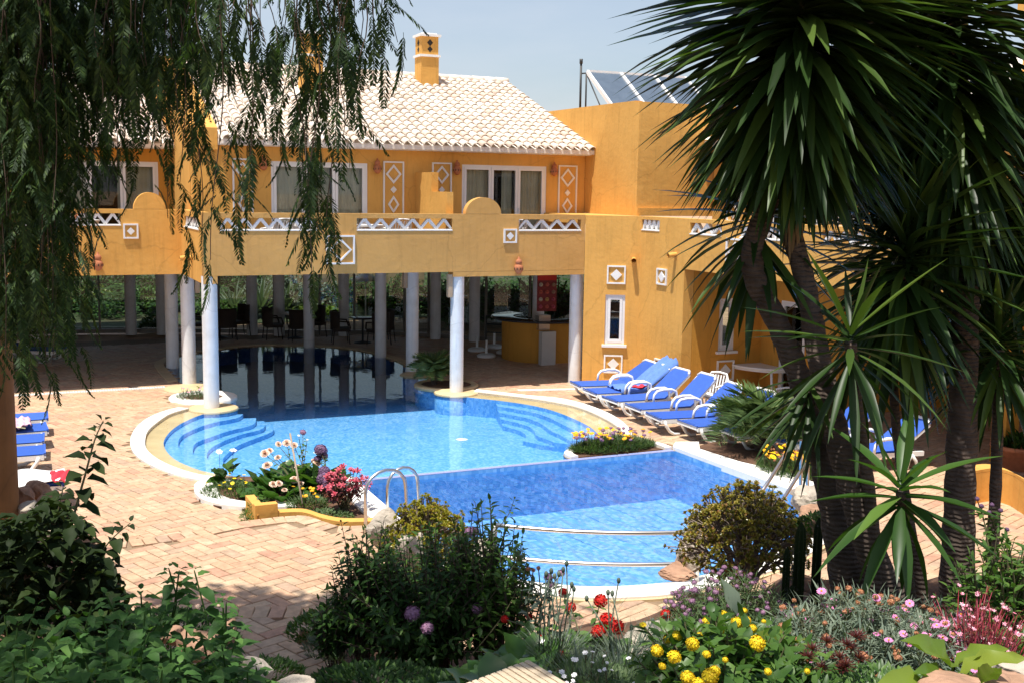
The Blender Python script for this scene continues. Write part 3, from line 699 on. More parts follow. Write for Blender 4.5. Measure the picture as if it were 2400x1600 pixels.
for a, c, zt in ((4.80,5.24,5.03),(8.21,8.71,5.05),(9.40,9.89,5.05),(12.70,13.22,5.06)): decor(Fu, CB, a, c, 3.80, zt, 'tall')
b = MB(); b.box((9.0,23.95,2.93),(9.16,24.999,4.81)); b.box((9.0,23.03,2.93),(9.16,23.949,4.38)); b.build('balcony_divider', plaster, CB)
b = MB(); b.box((4.5,24.70,5.301),(13.50,25.2,5.44)); b.box((4.5,24.60,5.36),(13.50,24.699,5.44)); b.build('cornice', white, CB)
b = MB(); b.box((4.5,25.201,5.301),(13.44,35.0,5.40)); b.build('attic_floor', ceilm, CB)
b = MB(); b.box((4.5,34.8,2.93),(13.44,35.0,5.30)); b.build('back_wall', plaster, CB)
ZS = lambda y: 5.47+0.385*(y-24.6)
b = MB()   # left gable wall, parapet following the slope
pr = [(24.75,2.93),(24.75,ZS(24.75)+.10),(29.85,ZS(29.85)+.12),(35.0,ZS(24.7)+.1),(35.0,2.93)]
v = [(3.955,p[0] if p[0]>24.9 or p[1]>5 else 25.0,p[1]) for p in pr]; v[0] = (3.955,24.75,5.25)
pts = [(24.95,5.2),(24.95,ZS(24.95)+.06),(29.85,ZS(29.85)+.12),(35.0,ZS(24.7)+.1),(35.0,2.93),(25.22,2.93),(25.22,5.2)]
v = [(3.94,p[0],p[1]) for p in pts]+[(4.49,p[0],p[1]) for p in pts]; n = len(pts)
tri = tessellate_polygon([[Vector((p[0],p[1],0)) for p in pts]])
b.add(v, [tuple(t) for t in tri]+[tuple(i+n for i in t) for t in tri]+[(i,(i+1)%n,(i+1)%n+n,i+n) for i in range(n)]); b.build('gable_wall', plaster, CB)
roof(CB, 4.5, 13.50, 24.55, 5.46, 29.85, 7.47, cut=[(6.75,7.35,27.6,28.4)])
c1 = aty(727, 215, 28.2); chimney(CB, c1[0], 28.15, 0.50, 0.5, 6.5, aty(727,72,28.0)[2])
c2 = aty(1000, 198, 29.3); chimney(CB, c2[0], 29.3, 0.50, 0.5, 7.0, aty(998,77,29.1)[2])
# supporting columns
for x, y, r in ((3.92,22.99,0.155),(3.94,25.93,0.155),(3.93,28.42,0.155),(9.26,23.0,0.150),(12.32,23.2,0.150),(7.97,30.86,.15),(9.28,28.46,.15),(9.26,25.92,.155)):
    column(CB, x, y, r, -0.45 if x < 10 else 0, 2.655)
column(CB, 9.92, 22.99-.0, 0.0001, 2.6, 2.61) if False else None

# curved glazing, ceiling edge and outer columns on the far side of the undercroft
GL = [(-7,36.1),(-2.5,36.2),(1.2,36.0),(3.63,35.55),(6.2,34.75),(8.39,33.71),(10.0,33.25),(11.0,32.6),(11.9,31.86),(12.8,31.0),(14.2,29.6),(15.4,27.6)]
G = empty('glazed_screen', (0,0,0), 0, 'curved screen of tall glass panes and slim posts at the back of the covered pool', 'window')
gs = smooth(GL, 3)
for a, c in zip(gs[:-1], gs[1:]):
    b = MB(); b.bar((a[0],a[1],2.565),(c[0],c[1],2.565),0.08,0.18); b.build('header', plasterD, G)
    b = MB(); b.bar((a[0],a[1],0.06),(c[0],c[1],0.06),0.08,0.12); b.build('rail', plain('screen_rail',(0.22,0.2,0.17)) if 'screen_rail' not in MATS else MATS['screen_rail'], G)
tintm = glass('tinted_screen_glass', (0.78, 0.82, 0.80), 1.45)
for a, c in zip(gs[:-1], gs[1:]):
    b = MB(); b.bar((a[0],a[1],1.30),(c[0],c[1],1.30),0.01,2.34); b.build('pane', tintm, G)
for i, a in enumerate(gs[::2]):
    b = MB(); b.box((a[0]-.03,a[1]-.03,0.12),(a[0]+.03,a[1]+.03,2.47)); b.build('post', MATS['screen_rail'], G)
for px in (274, 372, 560, 642, 775, 1010, 1110):
    j = min(range(len(gs)), key=lambda k: abs(px - (lambda q: 1200 + FPX*(np.dot(q,_R))/np.dot(q,_fw))(np.array([gs[k][0],gs[k][1],0.5])-CAM)))
    q = gs[j]; column(CB, q[0]+.05, q[1]-.45, 0.16, 0, 2.655)
column(CB, aty(1262,700,27.2)[0], 27.2, .16, 0.0, 2.655)

# ------------------------------------------------------------------ left wing
LW = empty('hotel_wing', (0,0,0), 0, 'ochre left wing set back behind the hanging pepper tree branches, balcony over a dark terrace', 'building')
Fl = Wall(0, 25.6, 0)
b = MB(); lo = [(-4.9,-3.1,3.57,3.81),(-2.4,-0.5,3.57,3.81),(0.35,2.54,3.57,3.82)]
wallgrid(b, -9, 3.788, 2.5, 3.91, 0, 0.18, lo)
n = 20; v = [(3.14+0.33*math.cos(PI*k/n), 0.0, 3.915+0.36*math.sin(PI*k/n)) for k in range(n+1)] + [(3.14+0.33*math.cos(PI*k/n), 0.18, 3.915+0.36*math.sin(PI*k/n)) for k in range(n+1)]
b.add(v, [tuple(range(n, -1, -1)), tuple(range(n+1, 2*n+2))] + [(k, k+1, n+2+k, n+1+k) for k in range(n)])
put(Fl, b, 'balcony_parapet', plaster, LW)
for o_, n in zip(lo, (5, 5, 7)): zigzag(Fl, LW, *o_, n)
decor(Fl, LW, 2.58, 2.89, 3.28, 3.60, 'solid')
Flu = Wall(0, 27.8, 0); ld = [(1.30,3.62,2.93,4.96),(-2.9,-0.6,2.93,4.96)]
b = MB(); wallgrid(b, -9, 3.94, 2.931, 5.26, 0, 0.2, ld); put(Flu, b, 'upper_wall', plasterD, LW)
for d in ld: window(Flu, LW, d[0], d[1], d[2], d[3], 3, curt=[(d[0]+.05,d[0]+.75),(d[1]-.9,d[1]-.05)], name='balcony_door')
decor(Flu, LW, 0.35, 0.85, 3.80, 5.0, 'tall')
b = MB(); b.box((-9,27.45,5.262),(3.93,27.9,5.38)); b.build('cornice', white, LW)
roof(LW, -4.0, 3.93, 27.35, 5.42, 32.6, 7.22)
cL = aty(258, 195, 31.5); chimney(LW, cL[0], 31.5, 0.55, 0.5, 6.5, aty(258,92,31.3)[2])
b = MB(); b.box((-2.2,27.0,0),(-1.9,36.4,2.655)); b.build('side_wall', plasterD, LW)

# ------------------------------------------------------------------ right wing
RW = empty('hotel_wing', (0,0,0), 0, 'ochre right wing with flat tower, long balcony and recessed porch behind the blue loungers', 'building')
RW.name = 'hotel_wing'
Fd = Wall(12.32, 22.83, math.atan2(-0.64, 1.09)); DL = math.hypot(1.08, 0.634)
b = MB(); wallgrid(b, 0, DL, 0, 3.90, 0, 0.25, [(0.50,0.95,0.96,2.10)]); put(Fd, b, 'angled_wall', plaster, RW)
window(Fd, RW, 0.50, 0.95, 0.96, 2.10, 1, sill=True, rec=0.08)
decor(Fd, RW, 0.52, 0.945, 2.35, 2.77, 'solid'); decor(Fd, RW, 0.50, 0.93, 0.30, 0.72, 'solid'); spout(Fd, RW, 1.12, 2.92)
b = MB(); b.prism([(12.33,22.85),(13.40,22.22),(13.44,22.49),(13.44,24.99),(12.33,24.99)], 3.70, 3.898); b.build('ledge', plaster, RW)
Fw = Wall(13.40, 22.195, -PI/2)     # u = 22.195 - y
b = MB(); wallgrid(b, 0, 1.840, 0, 3.90, 0, 0.25, [(0.04,0.80,3.60,3.83)]); wallgrid(b, 1.841, 15.0, 2.83, 3.90, 0, 0.2, [(2.0,3.15,3.59,3.82),(3.75,5.6,3.59,3.82),(6.2,8.0,3.59,3.82),(8.6,10.4,3.59,3.82)])
put(Fw, b, 'balcony_parapet', plaster, RW)
zigzag(Fw, RW, 0.04, 0.80, 3.60, 3.83, 4)
for o_ in ((2.0,3.15,3.59,3.82),(3.75,5.6,3.59,3.82),(6.2,8.0,3.59,3.82),(8.6,10.4,3.59,3.82)): zigzag(Fw, RW, *o_, max(3, int((o_[1]-o_[0])/.33)))
decor(Fw, RW, 0.78, 1.18, 2.42, 2.78, 'solid'); decor(Fw, RW, 0.80, 1.18, 0.40, 0.78, 'solid'); decor(Fw, RW, 3.35, 3.95, 3.02, 3.56, 'open')
spout(Fw, RW, 1.5, 3.12); spout(Fw, RW, 9.6, 3.12)
Fr = Wall(0, 20.35, 0)
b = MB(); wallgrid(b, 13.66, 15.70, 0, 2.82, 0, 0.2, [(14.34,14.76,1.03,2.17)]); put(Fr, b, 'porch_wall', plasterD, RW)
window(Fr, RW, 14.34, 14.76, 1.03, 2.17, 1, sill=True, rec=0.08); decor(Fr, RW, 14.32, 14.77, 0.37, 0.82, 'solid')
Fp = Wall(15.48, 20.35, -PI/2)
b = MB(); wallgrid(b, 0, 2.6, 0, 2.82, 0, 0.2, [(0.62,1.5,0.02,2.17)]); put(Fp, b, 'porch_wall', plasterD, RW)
b = MB(); b.box((15.69,17.74,0),(19.0,17.94,2.82)); b.box((19.0,5.4,0),(19.2,17.94,2.82)); b.box((15.3,9.6,0),(15.6,9.9,2.82)); b.box((15.3,13.4,0),(15.6,13.7,2.82)); b.build('porch_wall', plasterD, RW)
window(Fp, RW, 0.62, 1.5, 0.02, 2.17, 1, rec=0.08, name='porch_door'); 
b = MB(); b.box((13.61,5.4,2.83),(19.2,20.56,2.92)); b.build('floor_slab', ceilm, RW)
b = MB(); b.box((13.45,22.49,3.9),(24,22.69,6.47)); b.box((13.45,22.691,3.9),(13.65,30.0,6.50)); b.box((13.66,22.70,6.05),(24,30,6.15)); b.box((13.45,22.44,3.9),(15.5,22.489,4.08)); b.build('tower_wall', plaster, RW)
Fq = Wall(15.5, 22.44, -PI/2); qd = [(1.6,3.8,2.93,4.98),(6.0,8.2,2.93,4.98)]
b = MB(); wallgrid(b, 0, 17, 2.93, 5.5, 0, 0.2, qd); put(Fq, b, 'upper_wall', plaster, RW)
for d in qd: window(Fq, RW, *d, 3, curt=[(d[0]+.05,d[0]+.7),(d[1]-.7,d[1]-.05)], name='balcony_door')
decor(Fq, RW, 4.4, 4.9, 3.8, 5.0, 'tall'); decor(Fq, RW, 0.6, 1.1, 3.8, 5.0, 'tall')
b = MB(); b.box((15.2,5.4,5.50),(15.9,22.43,5.64)); b.build('cornice', white, RW)
b = MB(); b.add([(15.1,5.4,5.66),(15.1,22.42,5.66),(20,22.42,7.4),(20,5.4,7.4)], [(0,1,2,3)]); b.build('roof_slab', rooftile, RW)
b = MB(); b.box((16.3,11.5,5.6),(17.2,14.5,7.6)); b.box((16.2,11.4,7.6),(17.3,14.6,7.75)) ; b.build('roof_turret', plaster, RW)

# lamps
wall_lamp(Ff, 10.62, 2.78, 'terracotta lamp low on the central balcony front above the covered pool', s=1.1)
wall_lamp(Fl, 2.04, 2.80, 'terracotta lamp low on the left wing balcony, left of the white columns', s=1.15)
wall_lamp(Fu, 8.05, 4.93, 'upper floor terracotta lamp between the left balcony door and a diamond panel')
wall_lamp(Fu, 10.00, 4.94, 'upper floor terracotta lamp just left of the right balcony door')
wall_lamp(Fu, 12.55, 4.96, 'upper floor terracotta lamp just right of the right balcony door')
wall_lamp(Fu, 5.46, 4.95, 'upper floor terracotta lamp left of the left balcony door, behind pepper tree leaves')

# solar collector on the tower
SP = empty('solar_collector', (0,0,0), 0, 'tilted pair of grey solar collector panels in a white frame on the tower roof', 'solar panel')
tl = aty(1377,168,26.3); bl = aty(1420,246,25.0); tilt = Vector((0, bl[1]-tl[1], bl[2]-tl[2]))
for i in range(3):
    a = Vector(tl) + Vector((i*1.0, 0, 0)); b_ = a + tilt
    b = MB(); v = [a, a+Vector((.97,0,0)), b_+Vector((.97,0,0)), b_]; nn = tilt.cross(Vector((1,0,0))).normalized()*0.06
    b.add([p for p in v]+[p-nn for p in v], [(3,2,1,0),(4,5,6,7),(0,1,5,4),(1,2,6,5),(2,3,7,6),(3,0,4,7)]); b.build('panel', solarm, SP)
    b = MB()
    for p, q in ((v[0],v[1]),(v[1],v[2]),(v[2],v[3]),(v[3],v[0])): b.bar(p-nn*.2, q-nn*.2, .06, .1)
    b.build('panel_frame', pvc, SP)
b = MB()
for i in range(4):
    a = Vector(tl)+Vector((i*1.0-.02,0.02,-.05)); b.tube([(a.x,a.y,6.1),a],0.025,6); b.tube([a,(a.x,a.y-1.2,6.1)],0.018,6)
b.build('stand', iron, SP)
b = MB(); pz = aty(1362,150,26.6); b.tube([(pz[0],26.6,6.1),tuple(pz)],[.03,.03],8); b.tube([tuple(pz),(pz[0],26.6,pz[2]+.12)],.045,8); b.tube([(pz[0],26.6,pz[2]-.25),(tl[0]+.5,26.35,tl[2]+.02)],.02,6)
tag(b.build('vent_pipe', iron), 'thin dark vertical pipe beside the solar panels on the tower roof', 'pipe')
# ------------------------------------------------------------------ sun loungers (origin under the foot end, head towards +X)
def make_lounger(back=0.62, label=None, group=None):
    e = empty('sun_lounger', (0,0,0), 0, label, 'sun lounger', group)
    hw = 0.33; zb = 0.33; hx = 1.20
    b = MB()
    for s in (-1, 1):
        pts = [(0.03,s*(hw-.01),zb-.060),(0.4,s*(hw-.01),zb-.062),(hx,s*(hw-.01),zb-.065),(1.75,s*(hw-.01),zb-.07)]
        for p, q in zip(pts[:-1], pts[1:]): b.bar(p, q, 0.05, 0.075)
    b.box((0.0,-hw,zb-.07),(0.055,hw,zb-.005)); b.box((0.55,-hw,zb-.07),(0.60,hw,zb-.03)); b.box((1.15,-hw,zb-.07),(1.2,hw,zb-.03)); b.box((1.7,-hw,zb-.09),(1.75,hw,zb-.04))
    b.build('frame', plastic, e)
    for s in (-1, 1):
        b = MB(); b.tube([(0.10,s*hw,zb-.05),(0.14,s*hw,zb-.14),(0.22,s*hw,0.08),(0.32,s*hw,0.025),(0.44,s*hw,0.022)], [.032,.032,.03,.028,.024], 8); b.build('leg', plastic, e)
        b = MB(); b.tube([(1.50,s*hw,zb-.08),(1.45,s*hw,0.15),(1.42,s*hw,0.02)], [.035,.03,.03], 8); b.tube([(1.50,s*hw,zb-.08),(1.60,s*hw,0.14),(1.64,s*hw,0.02)], [.035,.03,.03], 8); b.build('leg', plastic, e)
        b = MB(); b.tube([(0.70,s*(hw+.03),zb-.03),(0.73,s*(hw+.04),zb+.12),(0.80,s*(hw+.04),zb+.19),(0.95,s*(hw+.04),zb+.215),(1.15,s*(hw+.04),zb+.21),(1.26,s*(hw+.04),zb+.17),(1.29,s*(hw+.03),zb+.02),(1.28,s*(hw+.02),zb-.05)], [.028,.028,.03,.032,.032,.03,.028,.028], 8); b.build('armrest', plastic, e)
    def sling(p0, p1, n=8, sag=.025):
        v = []; p0 = Vector(p0); p1 = Vector(p1)
        for i in range(n+1):
            t = i/n; c = p0.lerp(p1, t)
            for j in range(7):
                u = -1+j/3; v.append((c.x, u*(hw+.012), c.z+.012 - sag*(1-u*u)*math.sin(PI*t) - (.022 if abs(u) > .99 else 0)))
        m = MB(); k = 7
        m.add(v+[(x,y,z-.012) for x,y,z in v], [(i*k+j,(i+1)*k+j,(i+1)*k+j+1,i*k+j+1) for i in range(n) for j in range(6)] + [(i*k+j+1+63*0+len(v),(i+1)*k+j+1+len(v),(i+1)*k+j+len(v),i*k+j+len(v)) for i in range(n) for j in range(6)], True)
        return m
    s1 = sling((0.03,0,zb+.005),(hx,0,zb)); s1.box((0.0,-hw+.0,zb-.04),(0.035,hw-.0,zb+.012)); s1.build('seat_sling', blue, e)
    L = 0.80; c, s = math.cos(back), math.sin(back); p1 = (hx+L*c, 0, zb+L*s)
    s2 = sling((hx,0,zb),p1); s2.build('backrest_sling', blue, e)
    b = MB()
    for q in (-1, 1): b.bar((hx+.01,q*(hw-.01),zb-.045),(p1[0]-.02*c,q*(hw-.01),p1[2]-.02*s-.04), .04, .05)
    b.tube([(p1[0]-.05*c,-hw,p1[2]-.05*s-.01),(p1[0]+.02*c,-hw*.8,p1[2]+.015),(p1[0]+.02*c,hw*.8,p1[2]+.015),(p1[0]-.05*c,hw,p1[2]-.05*s-.01)], .03, 8)
    b.bar((hx+.45*c,0,zb+.45*s-.03),(1.62,0,zb-.06), .35, .025); b.build('backrest_frame', plastic, e)
    return e
glab = ['blue and white lounger nearest the white column and the angled wall window', 'blue lounger under the pale blue towel and red cloth', 'blue lounger third from the white column, beside the towelled one',
        'blue lounger fourth from the white column, in front of a white plastic chair', 'blue lounger fifth from the white column, left of the oval table', 'blue lounger sixth from the column, directly left of the small palm top',
        'blue lounger partly hidden behind the small feathery palm', 'blue lounger behind the small palm and the yucca blades', 'blue lounger nearest the ladder rails, seen behind yellow flowers']
for i, (x, y, bk) in enumerate(((11.34,21.32,.54),(11.20,20.42,.60),(11.16,19.50,.66),(11.18,18.62,.72),(11.08,17.72,.70),(11.28,16.88,.66),(11.60,16.1,.62),(12.0,15.15,.62),(12.25,14.25,.6))):
    e = make_lounger(bk, glab[i], 'blue loungers by the right hotel wall'); e.location = (x, y, 0.0); e.scale = (.93,.97,1.0); e.rotation_euler.z = R(rnd.uniform(-4, 4) - 4) if i != 1 else R(-4)
def drape(name, pts_fn, nx, ny, m, parent=None):
    v = [pts_fn(i/nx, j/ny) for i in range(nx+1) for j in range(ny+1)]
    b = MB(); b.add(v, [(i*(ny+1)+j,(i+1)*(ny+1)+j,(i+1)*(ny+1)+j+1,i*(ny+1)+j+1) for i in range(nx) for j in range(ny)], True)
    o = b.build(name, m, parent); md = o.modifiers.new('s', 'SOLIDIFY'); md.thickness = 0.012; return o
def towelf(u, v):
    x = 0.62 + 1.42*u; yy = (v-.5)*0.74; z = 0.355
    if x > 1.2: z = 0.355 + (x-1.2)*math.tan(.60)
    z += 0.02*math.sin(v*13+u*5)+0.018*math.sin(v*23-u*9)
    if abs(yy) > .33: z -= (abs(yy)-.33)*2.4
    return (x, yy, z+.01)
t = drape('towel', towelf, 26, 22, bluetowel); t.location = (11.20,20.42,0.012); t.scale = (.93,.97,1.0); t.rotation_euler.z = R(-4); tag(t, 'pale blue towel spread over the second lounger', 'towel')
t = drape('cloth', lambda u, v: (0.95+0.45*u+.03*math.sin(v*9), -.30+.26*v+.03*math.sin(u*11), 0.395+.03*math.sin(u*13+v*8)*math.sin(v*11)+(.10*max(0,u-.5))), 14, 12, redcloth); t.location = (11.20,20.42,0.012); t.scale = (.93,.97,1.0); t.rotation_euler.z = R(-4); tag(t, 'crumpled red cloth on the towelled lounger', 'cloth')
llab = ['farthest of the left row of loungers, only its foot end in view', 'left lounger with a flowered towel near its foot', 'plain blue left lounger, third from the far end', 'left lounger with its curved white leg showing', 'nearest left lounger, under the red and white towel']
lpos = ((0.80,21.55),(0.74,20.55),(0.66,19.65),(0.64,18.75),(0.80,16.75))
for i, (x, y) in enumerate(lpos):
    e = make_lounger(.5, llab[i], 'blue loungers at the left edge'); e.location = (x, y, 0.0); e.rotation_euler.z = PI + R(rnd.uniform(-3, 3))
flower = piece('flowered_towel_fabric', [(0.75,0.7,0.5),(0.7,0.72,0.35),(0.6,0.2,0.35),(0.8,0.78,0.7)], 0.95)
t = drape('towel', lambda u, v: (-.35-0.9*u, -.36+.72*v, .375+.015*math.sin(v*15+u*7)+.02*math.sin(u*9)), 16, 14, plain('yellow_towel', (0.75,0.72,0.42), .95, var=.1)); t.location = (0.74,20.55,0); tag(t, 'pale yellow towel on the second left lounger', 'towel')
t = drape('towel', lambda u, v: (.06-.32*u, -.36+.72*v, .42+.03*math.sin(v*12+u*7)+.02*math.sin(u*19)), 10, 14, plain('pink_spotted_towel', (0.72,0.42,0.5), .95, var=.35, scale=22)); t.location = (0.42,20.55,0); tag(t, 'folded pink flowered towel beside the yellow towel', 'towel')
t = drape('towel', lambda u, v: (.02-1.0*u, -.42+.84*v, .37+.03*math.sin(v*10+u*8)+(.05*math.exp(-((u-.25)*7)**2-((v-.3)*6)**2))), 20, 18, white); t.location = (0.80,16.75,0); tag(t, 'white towel on the nearest left lounger', 'towel')
t = drape('towel', lambda u, v: (-.05-.25*u, -.40+.5*v, .39+.05*math.exp(-((v-.6)*3)**2)+.03*math.sin(u*14+v*9)), 10, 12, redcloth); t.location = (0.92,16.70,0); tag(t, 'red towel bunched on the nearest left lounger', 'towel')

# ------------------------------------------------------------------ plastic table and chairs
def round_leg(b, a, c, r=.03): b.tube([a, c], [r, r*.8], 8)
def oval_table(x, y, rz, label, rx=.75, ry=.42, h=.72, m=None, group=None):
    m = m or plastic; e = empty('table', (x,y,0), rz, label, 'table', group)
    b = MB(); n = 32
    pr = [(math.cos(2*PI*k/n)*rx, math.sin(2*PI*k/n)*ry) for k in range(n)]; b.prism(pr, h-.035, h); b.prism([(p[0]*.94,p[1]*.9) for p in pr], h-.09, h-.036); b.build('table_top', m, e)
    for i in (-1,1):
        for j in (-1,1):
            b = MB(); round_leg(b, (i*rx*.66,j*ry*.55,h-.05), (i*rx*.78,j*ry*.68,0)); b.build('leg', m, e)
    return e
oval_table(15.62-.35, 20.95-1.4+.6, R(-70), 'white oval plastic table in front of the porch wall', .8, .5)
def plastic_chair(x, y, rz, label, z=0, m=None, s=1.0, group=None):
    m = m or plastic; e = empty('chair', (x,y,z), rz, label, 'chair', group); e.scale = (s,s,s)
    b = MB(); b.prism([(-.22,-.22),(.22,-.24),(.24,.2),(-.24,.2)], .40, .43); b.build('seat', m, e)
    bk = MB(); 
    for i in range(7):
        u = -.19+i*.063; bk.bar((u,.20,.44),(u*1.08,.30,.80), .032, .012, up=(0,1,0))
    bk.build('back_slats', m, e)
    b = MB(); b.tube([(-.25,.19,.42),(-.245,.28,.72),(-.18,.315,.83),(0,.325,.85),(.18,.315,.83),(.245,.28,.72),(.25,.19,.42)], .022, 8); b.build('backrest', m, e)
    for i in (-1,1):
        b = MB(); b.tube([(i*.25,.25,.64),(i*.28,.0,.64),(i*.27,-.2,.62),(i*.25,-.22,.42)], .02, 8); b.build('armrest', m, e)
        for j in (-1,1): b = MB(); round_leg(b, (i*.22,j*.2,.42), (i*.27,j*.27,0), .025); b.build('leg', m, e)
    return e
plastic_chair(13.05, 18.75, R(-70), 'white plastic chair behind the fourth lounger')
plastic_chair(14.2, 17.6, R(-100), 'white plastic chair below the table, behind the fifth lounger')
plastic_chair(5.5, 23.9, R(200), 'left white chair on the central balcony', 2.93)
plastic_chair(6.75, 23.7, R(160), 'white chair by the left balcony door', 2.93)
plastic_chair(8.1, 23.8, R(190), 'white chair on the balcony left of the stepped divider', 2.93)
plastic_chair(11.0, 23.9, R(170), 'white chair outside the right balcony door', 2.93)
oval_table(5.05+1.1, 23.75, 0, 'small white table on the central balcony, left bay', .35, .35, .72).location.z = 2.93
oval_table(7.45, 23.7, 0, 'small white table on the balcony beside the divider bay', .35, .35, .72).location.z = 2.93
oval_table(1.75, 26.6, 0, 'white table on the left wing balcony', .45, .4, .72).location.z = 2.93
b = MB(); b.lathe([(0,0),(.07,.0),(.09,.06),(.07,.12),(.04,.13),(0,.13)], (0,0,0), 14); o = b.build('pot', terracotta, loc=(1.72,26.4,3.65)); tag(o, 'small terracotta pot on the left balcony table', 'pot')
plastic_chair(0.9, 26.5, R(160), 'white chair on the left wing balcony', 2.93)
b = MB(); b.lathe([(0,0),(.05,.0),(.075,.05),(.05,.12),(0,.13)], (0,0,0), 14); o = b.build('pot', terracotta, loc=(5.95+.2,23.6,3.66)); tag(o, 'small terracotta pot on the central balcony table', 'pot')

# ------------------------------------------------------------------ the covered terrace
def wicker_chair(x, y, rz, label):
    e = empty('wicker_chair', (x,y,0), rz, label, 'chair', 'wicker chairs round the terrace tables')
    b = MB(); b.prism([(-.26,-.26),(.26,-.26),(.26,.22),(-.26,.22)], .36, .45); b.build('seat', wicker, e)
    b = MB(); b.lathe([(.29,.40),(.30,.70),(.31,.93),(.27,.93),(.26,.42)], (0,0,0), 14, R(10), R(170)); b.build('backrest', wicker, e)
    for i in (-1,1):
        b = MB(); b.tube([(i*.29,.05,.66),(i*.30,-.2,.64),(i*.27,-.26,.45)], .025, 6); b.build('armrest', wicker, e)
        for j in (-1,1): b = MB(); round_leg(b, (i*.23,j*.2,.38), (i*.25,j*.24,0), .018); b.build('leg', wicker, e)
def round_table(x, y, label, m=None):
    e = empty('round_table', (x,y,0), 0, label, 'table', 'round tables on the covered terrace')
    b = MB(); b.lathe([(0,.745),(.40,.745),(.42,.735),(.42,.72),(0,.715)], (0,0,0), 28); b.build('table_top', m or white, e)
    b = MB(); b.lathe([(.03,.715),(.03,.06),(.24,.02),(.26,0)], (0,0,0), 14); b.build('pedestal', iron, e)
for (px, py, D, lab, chs) in ((512,722,33.3,'round white table left behind the white columns',((-.62,.1,80),(.62,.2,-80),(.1,-.6,185))),(692,720,33.4,'round white table right of centre behind the pool',((-.65,.0,90),(.62,.15,-80),(-.05,-.6,180))),(850,724,32.6,'round table near the far umbrella behind the pool',((-.6,.1,80),(.65,.1,-85),(.3,-.55,200)))):
    p = atD(px, py, D); round_table(p[0], p[1], lab, white if px < 800 else darktop)
    for k, (dx, dy, a) in enumerate(chs): wicker_chair(p[0]+dx*1.05, p[1]+dy, R(a), ('left', 'right', 'front')[k] + ' dark wicker chair at the ' + lab.split(' behind')[0].replace('round ', '').replace(' near the far umbrella', ' by the far umbrella'))
# bar
BR = empty('bar_counter', (13.35, 27.0, 0), 0, 'curved ochre bar counter with dark stone top behind the right white columns', 'bar')
b = MB(); b.lathe([(1.1,0),(1.1,1.05)], (0,0,0), 28, R(110), R(290)); b.lathe([(1.0,1.05),(1.0,0)], (0,0,0), 28, R(110), R(290)); b.build('counter_front', plasterD, BR)
b = MB(); b.lathe([(0.8,1.06),(1.38,1.06),(1.4,1.08),(1.4,1.10),(1.38,1.11),(0.8,1.11)], (0,0,0), 28, R(105), R(295)); b.build('counter_top', darktop, BR)
b = MB(); b.box((12.70,25.72,0),(13.10,25.9,.86)); tag(b.build('counter_block', plain('white_ceramic_tile', (.6,.58,.54), .25, var=.04)), 'white tiled block beside the ochre bar counter', 'counter')
b = MB(); b.box((12.72,25.95,.88),(13.05,26.2,1.25)); tag(b.build('drinks_cooler', steel), 'small steel appliance on the white tiled block', 'cooler')
# ice cream board
sb = empty('menu_board', (12.98,26.05,1.35), R(-10), 'red ice cream board with coloured pictures beside the bar', 'sign')
b = MB(); b.box((-.26,0,0),(.26,.03,1.05)); b.build('board', plain('dark_red_board', (.22,.03,.03), .4), sb)
b = MB(); b.box((-.25,-.004,.80),(.25,0.0,1.03)); b.build('header', plain('bright_red_print', (.6,.03,.02), .4), sb)
for i in range(4):
    for j in range(3):
        c = rnd.choice([(.6,.35,.12),(.55,.12,.08),(.35,.2,.12),(.6,.5,.35),(.5,.08,.12)])
        b = MB(); b.lathe([(0,0),(.045,.004),(.055,.02),(.03,.03)], (0,0,0), 8); o = b.build('picture', plain('print_%d_%d' % (i, j), c, .5, var=.4, scale=30), sb); o.location = (-.17+.17*j, -.006, .12+.19*i); o.rotation_euler.x = PI/2
# grille gate
gt = empty('grille_gate', (13.2,25.1,0), R(-80), 'tall white metal grille gate beside the last white column', 'gate')
b = MB(); frame4(b, 0, .9, .05, 2.5, .04, -.02, .02); b.build('gate_frame', white, gt)
for i in range(9): b = MB(); b.box((.09+i*.09-.006,-.008,.09),(.09+i*.09+.006,.008,2.46)); b.build('bar', white, gt)
for z in (.5,1.0,1.5,2.0): b = MB(); b.box((.04,-.006,z),(.86,.006,z+.012)); b.build('crossbar', white, gt)
# umbrella bases and railings
for i, (px, py) in enumerate(((1118,822),(1158,815),(1185,828),(1140,836))):
    p = atz(px, py); e = empty('parasol_base', (p[0],p[1],0), 0, ('white round parasol base left of the bar', 'white round parasol base behind its neighbour by the bar', 'white round parasol base closest to the ochre bar', 'front white parasol base near the planter palm')[i], 'parasol base', 'parasol bases stored by the bar')
    b = MB(); b.lathe([(0,0),(.25,0),(.26,.05),(.18,.09),(.05,.11),(0,.11)], (0,0,0), 20); b.build('foot', plastic, e)
    b = MB(); b.lathe([(.035,.1),(.035,.45),(.0,.45)], (0,0,0), 10); b.build('tube', plastic, e)
rl = empty('railing', (12.3,28.4,0), R(-40), 'dark iron railing behind the parasol bases', 'railing')
for i in range(5): b = MB(); b.tube([(i*.6,0,0),(i*.6,0,1.0)], .02, 6); b.build('post', iron, rl)
for z in (.55,.78,1.0): b = MB(); b.tube([(0,0,z),(2.4,0,z)], .018, 6); b.build('rail', iron, rl)
